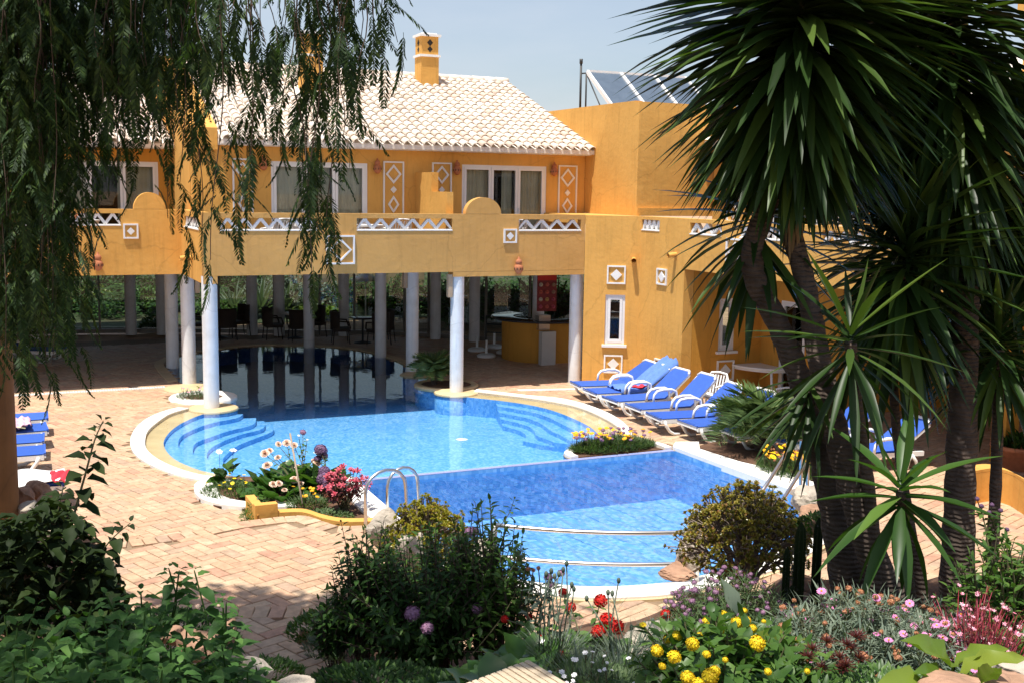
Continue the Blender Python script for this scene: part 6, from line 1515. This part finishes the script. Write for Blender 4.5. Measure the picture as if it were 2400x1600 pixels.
# low bed right of the path
p = on(770, 1450, 9.9); clump('low_shrub', 'small leafed green bush at the corner of the brick step', 'shrub', p.x, p.y, p.z-.12, .36, 1500, L_mid, B_simple, .055, fh=.28, ind=60)
p = on(800, 1490, 9.3); clump('pink_dianthus', 'magenta pinks flowering beside the brick path', 'flowers', p.x, p.y, p.z-.12, .30, 1200, L_grey, B_straw, .08, fh=.20, flower=[('magenta_flower', ME_mag, 12, .030)])
p = on(900, 1455, 9.6); clump('low_shrub', 'dull green herbs between the brick path and the dark shrub', 'shrub', p.x, p.y, p.z-.12, .40, 1800, L_dark, B_simple, .06, fh=.3, flower=[('magenta_flower', ME_mag, 6, .03)])
p = on(880, 1580, 8.0); clump('ground_cover', 'dark ground cover at the lower edge left of the broad leaves', 'plant', p.x, p.y, p.z-.2, .6, 2600, L_dark, B_simple, .06, fh=.25)
p = on(1130, 1590, 7.3); clump('ground_cover', 'shaded ground cover below the large dark shrub', 'plant', p.x, p.y, p.z-.2, .55, 2200, L_dark, B_simple, .06, fh=.25)
# broad glossy leaves
p = on(1235, 1540, 6.9); clump('bergenia', 'bergenia with large glossy leaves below the dark shrub', 'plant', p.x, p.y, p.z-.10, .24, 46, L_shin, B_round, .17, el=(.1,1.2), ind=46, fh=.12)
p = on(1170, 1590, 6.4); clump('bergenia', 'shaded bergenia leaves at the lower edge left of the stone block', 'plant', p.x, p.y, p.z-.10, .24, 34, L_shin, B_round, .17, el=(.1,1.1), ind=34, fh=.08)
# geraniums
gpos = [(1320,1388,.040,8.4),(1338,1422,.040,8.0),(1183,1450,.03,8.0),(1260,1500,.045,7.4),(1408,1407,.052,7.8),(1422,1452,.055,7.4),(1446,1468,.050,7.2),(1400,1478,.045,7.2),(1560,1438,.04,8.2),(1410,1476,.035,7.3),(1240,1445,.026,8.0),(1314,1530,.022,7.0)]
stalky('geranium', 'red geraniums flowering in the sunny bed before the pool', 'geranium', [(on(a, c, D), ME_red, 'flower_head', s) for a, c, s, D in gpos], on(1370,1560,7.3)-Vector((0,0,.05)), leaf=L_mid)
p = on(1420, 1535, 7.2); clump('geranium_foliage', 'scalloped geranium leaves under the red flower heads', 'geranium', p.x, p.y, p.z-.12, .42, 300, L_mid, B_round, .075, el=(.0,1.0), ind=240, fh=.26)
p = on(1300, 1500, 7.6); clump('geranium_foliage', 'geranium leaves between the bergenia and the silvery carnations', 'geranium', p.x, p.y, p.z-.12, .34, 170, L_mid, B_round, .07, el=(.0,1.0), ind=150, fh=.28)
# carnations: tall grey stems with buds
def carnation(label, px, py, D, tops):
    e = empty('carnation', (0,0,0), 0, label, 'carnation', 'silvery carnation clumps'); b = MB(); base_ = on(px, py, D); P, Dr, Up, S = [], [], [], []
    bud = MB(); 
    for (tx, ty) in tops:
        t = on(tx, ty, D+rnd.uniform(-.2,.2)); r_ = base_+Vector((rnd.uniform(-.1,.1), rnd.uniform(-.1,.1), -.05)); mid = r_.lerp(t, .5)+Vector((rnd.uniform(-.03,.03), 0, 0)); b.tube([r_, mid, t], .0045, 5)
        bb_ = MB(); bb_.lathe([(0,-.02),(.010,-.012),(.014,.004),(.009,.018),(0,.024)], tuple(t), 8); bb_.build('bud', L_grey, e)
        for k in range(12):
            u = rnd.uniform(.1,.9); c = r_.lerp(t, u); a = rnd.random()*6.28; P.append(tuple(c)); Dr.append((math.cos(a)*.6, math.sin(a)*.6, .8)); Up.append((0,0,1)); S.append(rnd.uniform(.08,.13))
    for k in range(170):
        a = rnd.random()*6.28; r0 = rnd.random()*.16; P.append((base_.x+math.cos(a)*r0, base_.y+math.sin(a)*r0, base_.z-.05)); e_ = rnd.uniform(.7,1.4); Dr.append((math.cos(a)*math.cos(e_), math.sin(a)*math.cos(e_), math.sin(e_))); Up.append((0,0,1)); S.append(rnd.uniform(.14,.26))
    b.build('stems', L_grey, e)['kind'] = 'stuff'; scatter('foliage', L_grey, B_grass, P, Dr, Up, S, e)
carnation('tallest carnation clump with many buds, left of the red geranium heads', 1300, 1530, 7.0, [(1280,1345),(1300,1350),(1328,1320),(1292,1338),(1310,1345),(1340,1370),(1345,1380),(1320,1335)])
carnation('carnation clump right of the geraniums, leaning stems', 1470, 1540, 7.0, [(1450,1360),(1425,1388),(1435,1390),(1375,1402),(1480,1470),(1510,1462),(1530,1455)])
carnation('carnation tuft by the pale rock, before the daisy bush', 1570, 1520, 7.2, [(1560,1440),(1585,1455),(1600,1450)])
carnation('short silvery tuft at the lower edge behind the stone block', 1370, 1590, 6.2, [(1362,1545),(1400,1560)])
carnation('short silvery tuft at the lower edge, right of the stone block', 1455, 1595, 6.0, [(1440,1555),(1475,1560)])
stalky('dried_yarrow', 'dry brown flower stalks standing against the pool water', 'plant', [(on(1238,1332,8.0),ME_faded,'seed_head',.02),(on(1250,1335,8.0),ME_faded,'seed_head',.018),(on(1262,1330,8.0),ME_faded,'seed_head',.018),(on(1285,1352,7.8),ME_mauve,'seed_head',.035),(on(1290,1368,7.8),ME_mauve,'seed_head',.03),(on(1315,1342,7.8),ME_mauve,'seed_head',.03)], on(1262,1540,7.9), leaf=L_grey)
p = on(1505, 1468, 6.6); stalky('yellow_flower', 'single small yellow flower before the pale rock', 'flower', [(on(1507,1463,6.6),ME_ydaisy,'flower_head',.022)], on(1510,1560,6.6))
rock('broad white rock in the bed between geraniums and lantana', on(1515,1475,7.7)+Vector((0,0,-.08)), .22, .2, .13, seed=12)
rock('small white rock below the broad one', on(1500,1520,7.1)+Vector((0,0,-.08)), .16, .12, .08, seed=13)
p = on(1400, 1590, 5.7); clump('white_bedding', 'tiny white flowers at the lower edge right of the stone block', 'flowers', p.x, p.y, p.z-.06, .30, 900, L_fine, B_straw, .05, fh=.10, flower=[('white_flower', ME_white, 22, .013)])
# stone block at the lower edge
bl = empty('stone_block', (0,0,0), 0, 'corner of a ridged stone slab wall at the lower edge', 'wall')
A_, B_, C_ = on(1240,1543,4.9), on(1345,1606,4.5), on(1065,1606,4.35); zt = A_.z; 
def flat(px, py): q_ = atz(px, py, zt); return (q_[0], q_[1])
c0, c1, c2 = flat(1240,1543), flat(1350,1610), flat(1060,1610); u1 = Vector((c1[0]-c0[0], c1[1]-c0[1])).normalized(); u2 = Vector((c2[0]-c0[0], c2[1]-c0[1])).normalized()
slab = plain('ridged_sandstone', (.50,.40,.28), .85, var=.25, scale=7, bump=.5, dirt=(.30,.21,.13), dscale=5)
for i in range(2):
    for j in range(4):
        o_ = Vector(c0)+u1*(i*.40+.003)+u2*(j*.30+.003); q4 = [o_, o_+u1*.394, o_+u1*.394+u2*.294, o_+u2*.294]; b = MB()
        if (q4[1]-q4[0]).cross(q4[3]-q4[0]) < 0: q4 = q4[::-1]
        b.prism([(v.x, v.y) for v in q4], zt-.16, zt-.006)
        for k in range(9): a = o_+u2*(.294*(k+.12)/9); c = a+u1*.394; d = u2*(.294/9*.72); rr_ = [a, c, c+d, a+d]; rr_ = rr_ if (c-a).cross(d) > 0 else rr_[::-1]; b.prism([(v.x, v.y) for v in rr_], zt-.0065, zt+rnd.uniform(-.001,.001), False)
        b.build('slab', slab, bl)
b = MB(); q4 = [Vector(c0)+u1*.01+u2*.01, Vector(c0)+u1*.8+u2*.01, Vector(c0)+u1*.8+u2*1.2, Vector(c0)+u1*.01+u2*1.2]; b.prism([(v.x, v.y) for v in q4], zt-1.2, zt-.162); b.build('wall_core', rockm, bl)
# yellow lantana
p = on(1715, 1580, 5.45)
shrub('lantana_bush', 'yellow lantana bush in full flower at the lower right', 'bush', (p.x, p.y, p.z-.42), .46, .66, L_mid, B_broad, .10, 150, 14, ind=290, spread=.35, opp=True, shape='dome', lo=.5)
yl = empty('lantana_flowers', (0,0,0), 0, 'rounded yellow flower heads above the lantana bush', 'flowers')
lp = [(1696,1440,.028,6.0),(1727,1458,.034,5.8),(1656,1455,.026,6.1),(1752,1452,.022,5.9),(1720,1470,.02,5.8),(1764,1472,.026,5.8),(1588,1487,.030,5.8),(1565,1497,.026,5.9),(1623,1508,.038,5.5),(1775,1506,.042,5.4),(1540,1524,.034,5.4),(1580,1538,.036,5.3),(1656,1532,.022,5.4),(1612,1587,.036,5.1),(1664,1585,.042,5.1),(1675,1572,.030,5.2),(1637,1600,.03,5.0),(1800,1573,.02,5.3),(1892,1572,.016,5.4),(1552,1560,.02,5.3),(1700,1545,.016,5.4),(1745,1430,.018,6.0),(1790,1455,.014,5.9),(1640,1488,.02,5.8),(1690,1478,.02,5.8),(1560,1478,.018,6.0)]
flowers('flower_head', ME_lant, [on(a, c, D-.28) for a, c, s, D in lp], [(rnd.uniform(-.3,.3), rnd.uniform(-.9,-.3), .8) for _ in lp], [s*.95 for a, c, s, D in lp], yl)
# canna leaf
clump('canna', 'single pale upright leaf behind the yellow lantana', 'plant', *[float(c) for c in on(1730,1450,6.6)], .02, 2, L_grey, B_broad, .22, el=(1.2,1.5), ind=2, fh=.0)
# mauve grey shrub
p = on(1715, 1440, 8.3)
shrub('lavender_bush', 'grey green bush topped with small mauve flowers, below the jade bush', 'bush', (p.x, p.y, p.z-.45), .52, .72, L_fine, B_needle, .10, 420, 22, spread=.3, shape='dome', lo=.3, flower=[('flower_head', ME_mauve, 150, .022)], stem_r=.003)
p = on(1820, 1470, 7.6); clump('ground_cover', 'dark low leaves between the lavender bush and the cacti', 'plant', p.x, p.y, p.z-.2, .4, 1600, L_dark, B_simple, .06, fh=.3)
# pink daisies
p = on(2020, 1580, 6.2)
shrub('daisy_bush', 'pink daisy bush with orange centred flowers under the yuccas', 'bush', (p.x, p.y, p.z-.38), .60, .78, L_grey, B_needle, .12, 800, 26, spread=.25, shape='dome', lo=.35, flower=[('daisy', ME_daisy, 70, .024), ('faded_head', ME_faded, 110, .020)], stem_r=.003)
p = on(2180, 1480, 6.8)
shrub('daisy_bush', 'sparser pink daisy bush in the shade right of the larger one', 'bush', (p.x, p.y, p.z-.35), .35, .5, L_grey, B_needle, .10, 200, 22, spread=.25, shape='dome', lo=.35, flower=[('daisy', ME_daisy, 16, .028), ('faded_head', ME_faded, 20, .018)], stem_r=.003)
# dark red aeonium rosettes
e = empty('aeonium', (0,0,0), 0, 'dark red aeonium rosettes between lantana and daisy bush', 'succulent')
for k in range(16):
    c = on(rnd.uniform(1880,2020), rnd.uniform(1490,1600), 5.3+rnd.uniform(-.15,.15)); P, Dr, Up, S = [], [], [], []
    for j in range(34): a = j*2.4; el = 1.35-1.25*j/34; P.append(tuple(c)); Dr.append((math.cos(a)*math.cos(el), math.sin(a)*math.cos(el)-.2, math.sin(el))); Up.append((0,0,1)); S.append(.035+.028*j/34)
    scatter('rosette', L_red, B_straw, P, Dr, Up, S, e, kind=None)
# big yellow-green leaves bottom right
def bigleaves(label, items, m, base, name='broad_leaf_plant'):
    e = empty(name, (0,0,0), 0, label, 'plant'); b = MB(); P, Dr, Up, S = [], [], [], []
    for (ax, ay, bx, by, D) in items:
        a, c = on(ax, ay, D), on(bx, by, D-.15); d = c-a; P.append(tuple(a)); Dr.append(tuple(d)); Up.append((0,-.5,1)); S.append(d.length); b.tube([a-Vector((0,0,.35)), a-Vector((.02,0,.15)), a], .008, 6)
    pieces('leaf', m, base, P, Dr, Up, S, e); b.build('stalks', m, e)['kind'] = 'stuff'; return e
B_calla = leaf_base(.42, .25, .2, 7, wavy=.05)
bigleaves('large yellow green wavy leaves at the lower right corner', [(2235,1560,2140,1480,4.9),(2235,1560,2345,1500,4.9),(2250,1575,2390,1520,4.8),(2170,1598,2060,1596,4.7),(2300,1600,2345,1545,4.6),(2215,1590,2160,1560,4.8)], L_calla, B_calla)
bigleaves('narrow pale leaves right of the yellow lantana', [(1840,1550,1800,1470,5.6),(1850,1500,1845,1480,5.6),(1835,1520,1880,1478,5.6)], L_calla, B_broad)
p = on(2290, 1500, 6.2)
shrub('crimson_plant', 'crimson stemmed plant with pink white flowers at the right edge', 'flowers', (p.x, p.y, p.z-.45), .36, .72, L_red, B_needle, .08, 170, 12, stem=crim, spread=.3, flower=[('pink_white_flower', ME_pinkw, 70, .014)], stem_r=.003)
p = on(2350, 1450, 7.6)
shrub('green_shrub', 'bright green shrub at the right edge behind the crimson plant', 'shrub', (p.x, p.y, p.z-.5), .42, 1.05, L_mid, B_simple, .10, 150, 18, ind=200, spread=.25)
stalky('seed_head_plant', 'dark seed heads on thin stems above the right green shrub', 'plant', [(on(x, y, 8.4), ME_lilac, 'seed_head', .018) for x, y in ((2300,1185),(2325,1182),(2345,1195),(2318,1200),(2290,1168),(2360,1240),(2330,1210))], on(2340,1420,8.4))
rock('tan rock at the lower right corner', on(2350,1578,4.9)+Vector((0,0,-.08)), .20, .16, .12, rockr, seed=20)
rock('flat pale rock at the bottom edge right of the daisies', on(2240,1608,4.6)+Vector((0,0,-.03)), .20, .14, .07, rockr, seed=21)
rock('tan rock under the right edge leaves', on(2398,1545,5.4)+Vector((0,0,-.06)), .15, .12, .09, rockm, seed=22)
for k, (px_, py_, D_) in enumerate(((1480,1560,6.6),(1900,1500,6.9),(2090,1590,5.2))):
    p = on(px_, py_, D_); clump('ground_cover', ('mixed low leaves in front of the geraniums', 'shaded low leaves below the cacti', 'grey green low leaves at the bottom edge by the daisies', 'low leaves at the bed edge facing the pool coping')[k], 'plant', p.x, p.y, p.z-.15, .4, 1500, L_mid if k % 2 == 0 else L_dark, B_simple, .05, fh=.18)
# pot plant at the right
p = POTR.location; clump('potted_plant', 'small green plant growing in the terracotta bowl', 'plant', p.x, p.y, .36, .3, 260, L_dark, B_simple, .14, fh=.3)

# ------------------------------------------------------------------ left bank
k = 0
lt = [(395,1330,4.9),(455,1335,4.8),(420,1335,5.0),(530,1410,4.7),(520,1400,4.8),(215,1420,4.2),(160,1450,4.1),(300,1420,4.6),(85,1420,4.5),(40,1470,4.2),(350,1480,4.3),(470,1480,4.4),(250,1500,4.0),(120,1530,3.8),(200,1550,3.7),(330,1550,3.9),(420,1560,4.1),(520,1510,4.4),(580,1570,4.3),(30,1560,3.7),(280,1590,3.6),(480,1600,4.0),(100,1600,3.6),(380,1440,4.6),(330,1385,4.9),(440,1420,4.7),(180,1500,4.0),(60,1520,3.9),(400,1510,4.2),(160,1595,3.6),(560,1480,4.6),(240,1450,4.3),(350,1600,3.7),(540,1600,4.1),(10,1440,4.4),(620,1590,4.4),(250,1395,4.7),(130,1410,4.6),(340,1430,4.5),(90,1470,4.2),(200,1470,4.2),(430,1500,4.3),(310,1520,4.0),(70,1570,3.8),(380,1570,3.9),(250,1555,3.8),(500,1550,4.2),(150,1560,3.9),(20,1520,4.0),(600,1560,4.5)]
le = empty('lantana_bush', (0,0,0), 0, 'big leafy lantana with ribbed leaves filling the lower left corner', 'bush')
P, Dr, Up, S = [], [], [], []; stb = MB(); fl_ = []
for (px_, py_, D_) in lt:
    t = on(px_, py_, D_); r_ = t+Vector((rnd.uniform(-.10,.10), rnd.uniform(-.02,.16), -rnd.uniform(.30,.42))); mid = r_.lerp(t, .5)+Vector((rnd.uniform(-.05,.05), 0, 0)); pts = smooth([tuple(r_), tuple(mid), tuple(t)], 6); stb.tube(pts, [.0038]*(len(pts)-1)+[.002], 5, cap=False)
    m_ = len(pts)-1; a0 = rnd.random()*3
    for j in range(16):
        tt = 1-(j//2)*.115; f = tt*m_; i0 = min(int(f), m_-1); p = Vector(pts[i0]).lerp(Vector(pts[i0+1]), f-i0); az = a0+(j//2)*PI/2+(j % 2)*PI; el = rnd.uniform(-.35,.35)+(.6 if j < 2 else 0)
        d = Vector((math.cos(az)*math.cos(el), math.sin(az)*math.cos(el), math.sin(el))); P.append(tuple(p+d*.012)); Dr.append(tuple(d)); Up.append((0,-.1,1)); S.append((.042 if j < 2 else .066 if j < 4 else .09)*rnd.uniform(.8,1.25))
    if rnd.random() < .2: fl_.append(t)
B_lant = leaf_base(.54, .16, .34, 6, wavy=.04)
split('leaf', L_lant, B_lant, P, Dr, Up, S, le, 290); stb.build('stems', L_lant, le)['kind'] = 'stuff'
flowers('flower_head', ME_lantp, [on(463,1420,4.7), on(512,1418,4.7)], [(0,-.5,1)]*2, [.016,.010], le)
P, Dr, Up, S = [], [], [], []
for i in range(1000):
    px_ = rnd.uniform(-60, 600); top = np.interp(px_, [-60,150,300,420,560,640], [1490,1500,1520,1530,1560,1620]); py_ = rnd.uniform(top, 1700); D_ = np.interp(py_, [1400,1650], [5.2,4.1])+rnd.uniform(-.1,.3)
    t = on(px_, py_, D_); P.append(tuple(t)); a = rnd.random()*6.28; Dr.append((math.cos(a), math.sin(a), rnd.uniform(-.3,.5))); Up.append((0,0,1)); S.append(rnd.uniform(.06,.10))
scatter('foliage', L_dark, B_simple, P, Dr, Up, S, le)
# vine
ve = empty('vine_bush', (0,0,0), 0, 'dark heart leaved climber with a long shoot standing against the paving, left', 'bush')
DV = 5.6
shoot('', [on(130,1400,DV),on(170,1220,DV),on(200,1110,DV),on(222,1030,DV),on(242,985,DV)], L_vine, B_heart, .105, 30, parent=ve, opp=False, taper=.35, r=.008)
shoot('', [on(150,1380,DV),on(215,1320,DV),on(262,1262,DV),on(305,1225,DV)], L_vine, B_heart, .095, 18, parent=ve, opp=False, taper=.35, r=.007)
shoot('', [on(90,1380,DV+.2),on(120,1270,DV+.2),on(140,1180,DV+.2),on(148,1140,DV+.2)], L_vine, B_heart, .10, 20, parent=ve, opp=False, taper=.5, r=.007)
shoot('', [on(60,1450,DV),on(180,1340,DV),on(230,1320,DV),on(262,1330,DV)], L_vine, B_heart, .10, 20, parent=ve, opp=False, taper=.5, r=.007)
P, Dr, Up, S = [], [], [], []
for i in range(1500):
    px_ = rnd.uniform(-60, 290); top = np.interp(px_, [-60,40,120,200,290], [1215,1215,1165,1225,1400]); py_ = rnd.uniform(top, 1520); t = on(px_, py_, DV+rnd.uniform(-.3,.5)); a = rnd.random()*6.28
    P.append(tuple(t)); Dr.append((math.cos(a), math.sin(a), rnd.uniform(-.8,.4))); Up.append((0,0,1)); S.append(rnd.uniform(.06,.10))
split('leaf', L_vine, B_heart, P, Dr, Up, S, ve, 180)
# grey slab and rocks by the pillar, rocks of the bank
b = MB(); s0 = atz(70, 1235, .55); b.prism([(s0[0]-.9,s0[1]-.1),(s0[0]+.35,s0[1]-.25),(s0[0]+.25,s0[1]+.25),(s0[0]-.9,s0[1]+.4)], .35, .55); tag(b.build('stone_slab', slab), 'grey striped stone slab at the foot of the ochre pillar', 'stone')
for k, (px_, py_, D_, a_, c_, z_, m_, lab) in enumerate(((48,1165,11.3,.16,.14,.16,rockr,'brown rock right beside the ochre pillar'),(88,1150,11.5,.14,.12,.15,rockr,'pointed brown rock by the nearest left lounger'),(72,1192,11.0,.16,.12,.08,rockm,'flat white rock below the pillar rocks'),(108,1178,11.2,.15,.12,.12,rockr,'grey brown rock at the right of the pillar group'),
    (228,1375,8.2,.22,.18,.34,rockr,'reddish rock standing beside the paving, behind the lantana'),(188,1285,9.0,.16,.12,.16,rockr,'pinkish rock behind the climber'),(465,1510,5.7,.13,.11,.09,rockr,'rust brown rock among the lantana stems'),(400,1490,5.9,.09,.08,.06,rockr,'small rust rock left of the larger one'),(525,1490,5.9,.10,.09,.10,rockr,'dark brown rock at the edge of the path'),
    (600,1580,5.2,.13,.10,.07,rockm,'grey white angular rock at the bottom edge by the path'),(690,1606,5.2,.11,.09,.05,rockm,'tan flat rock at the bottom edge'),(520,1600,4.9,.07,.06,.05,rockm,'small pale rock left of the angular one'),(712,1490,10.0,.07,.06,.08,rockr,'small dark rock at the corner of the brick step'))):
    rock(lab, on(px_, py_, D_), a_, c_, z_, m_, seed=30+k)
p = on(620, 1548, 5.8); clump('ground_cover', 'bright small leafed ground cover beside the path at the bottom', 'plant', p.x, p.y, p.z-.10, .20, 900, L_mid, B_simple, .035, fh=.10)
p = on(330, 1450, 7.2); clump('ground_cover', 'shaded ground cover on the left bank behind the lantana', 'plant', p.x, p.y, p.z-.2, .6, 2200, L_dark, B_simple, .06, fh=.22)

# ------------------------------------------------------------------ garden beyond the covered pool
b = MB(); b.add([(-30,37.0,-.01),(45,37.0,-.01),(45,75,-.01),(-30,75,-.01)], [(0,1,2,3)]); struct(b.build('back_lawn', plain('rough_lawn', (.04,.055,.02), .95, var=.4, scale=1.2, bump=.6, bscale=6, dirt=(.16,.09,.055), dscale=.5)))
bk = [('round grey green bush beyond the glass, behind the left table',690,650,40,2.0,2.9,L_grey),('dark bushy tree beyond the glass, right of the straw wall',905,640,40,2.2,3.4,L_dark),('tall dark hedge tree beyond the glass at the far left',215,640,42,2.6,3.3,L_dark),('yellow green shrub beyond the glass near the left columns',200,690,40,1.2,1.7,L_calla),
      ('leafy green shrub beyond the glass between the left columns',350,690,40,1.2,1.9,L_mid),('dark tree beyond the glass left of the agave',420,640,43,2.4,3.3,L_dark),('low bright bush beyond the glass under the right table',740,745,38.5,.9,.8,L_calla),('dark tree behind the bar, beyond the glass',1110,640,38,2.2,3.5,L_dark),
      ('green shrub beyond the glass beside the parasol bases',1060,700,38,1.2,1.8,L_mid),('dark tree behind the straw coloured wall',800,620,45,2.6,3.6,L_dark),('green bush beyond the glass behind the bar counter',1200,690,38,1.5,2.0,L_mid),('dark tree beyond the glass at the left edge',60,640,43,2.6,3.3,L_dark),
      ('green tree beyond the glass behind the left loungers',130,680,40,1.6,2.4,L_mid),('dark tree behind the bar at the far right',1290,640,39,2.4,3.5,L_dark),('dark tree beyond the glass behind the middle columns',560,640,45,2.6,3.4,L_dark),('low green shrub behind the left round table',500,720,38,1.0,1.3,L_mid)]
P, Dr, Up, S = [], [], [], []
for i in range(16000):
    x = rnd.uniform(-8, 24); y = rnd.uniform(39.5, 42.5)+.5*math.sin(x*1.3); hh = .62+.3*math.sin(x*2.1)+.2*math.sin(x*5.3)
    if hh < .55 and rnd.random() < .8: continue
    P.append((x, y, rnd.random()*hh)); a = rnd.random()*6.28; Dr.append((math.cos(a), math.sin(a), rnd.uniform(-.3,.8))); Up.append((0,-.3,1)); S.append(rnd.uniform(.12,.22))
tag(scatter('hedge', L_dark, B_broad, P, Dr, Up, S), 'dark uneven hedge mass across the back garden beyond the glass', 'hedge', kind='stuff')
for lab, px_, py_, D_, rad, h_, m_ in bk:
    p = on(px_, py_, D_); shrub('garden_bush', lab, 'bush', (p.x, p.y, 0), rad, min(h_*.5, 1.5), m_, B_broad, .15, 150, 26, stem=woodstem, spread=.12, stem_r=.02, lo=.15)
e = empty('agave', (0,0,0), 0, 'spiky pale green agave clump beyond the glass, left of centre', 'agave'); p = on(610,690,38.5)
for (dx, L_) in ((0,1.45),(-.9,1.2),(.9,1.2)):
    P, Dr, Up, S = [], [], [], []
    for i in range(60): a = i*2.4; el = 1.4-1.3*i/60; P.append((p.x+dx, p.y, .15)); Dr.append((math.cos(a)*math.cos(el), math.sin(a)*math.cos(el), math.sin(el))); Up.append((0,0,1)); S.append(L_*rnd.uniform(.8,1.05))
    scatter('rosette', L_grey, BL[1], P, Dr, Up, S, e, kind=None)
e = empty('agave', (0,0,0), 0, 'spiky dark yucca plant beyond the glass beside the front right column', 'agave'); p = on(1085,690,36.5)
P, Dr, Up, S = [], [], [], []
for i in range(120): a = i*2.4; el = 1.3-2.0*i/120; P.append((p.x, p.y, 1.2-.6*i/120)); Dr.append((math.cos(a)*math.cos(el), math.sin(a)*math.cos(el), math.sin(el))); Up.append((0,0,1)); S.append(1.0)
scatter('foliage', L_mid, BL[1], P, Dr, Up, S, e)
p = atz(362, 775); clump('potted_plant', 'dark potted plant in the left terrace beside the farthest column', 'plant', p[0], p[1], .05, .42, 420, L_dark, B_broad, .16, fh=.9, el=(-.2,1.3))

for k, (px_, py_, D_, m_, lab) in enumerate(((2000,1600,5.4,L_grey,'silvery low foliage at the bottom edge right of the red rosettes'),(2180,1595,5.5,L_fine,'fine green foliage at the bottom edge below the daisies'),(2310,1570,5.8,L_dark,'dark low leaves below the crimson plant'),(1900,1590,5.0,L_mid,'green low leaves at the bottom edge right of the lantana'),
        (1000,1600,7.2,L_dark,'dark low leaves at the bottom edge under the dark shrub'),(1500,1600,5.6,L_fine,'fine low leaves at the bottom edge left of the lantana'),(2380,1480,7.0,L_mid,'green leaves at the right edge behind the crimson plant'),(1640,1490,7.2,L_dark,'dark leaves behind the yellow lantana'))):
    p = on(px_, py_, D_); clump('ground_cover', lab, 'plant', p.x, p.y, p.z-.22, .42, 1700, m_, B_simple if m_ != L_grey else B_straw, .065, fh=.24)

P, Dr, Up, S = [], [], [], []
for i in range(420):
    x = rnd.uniform(-1, 11.5); y = rnd.uniform(11, 25.5); z = lay(x, y)
    if z is None or (rnd.random() > math.exp(-edge_dist(x, y, LOUT+[(3.2,15.2),(4.5,13.5)])*.5) and x < 9): continue
    P.append((x, y, z+.006)); a = rnd.random()*6.28; Dr.append((math.cos(a), math.sin(a), rnd.uniform(-.05,.2))); Up.append((0,0,1)); S.append(rnd.uniform(.03,.06))
tag(scatter('fallen_leaves', L_dead, B_simple, P, Dr, Up, S), 'dry leaves scattered on the paving', 'leaves', kind='stuff')
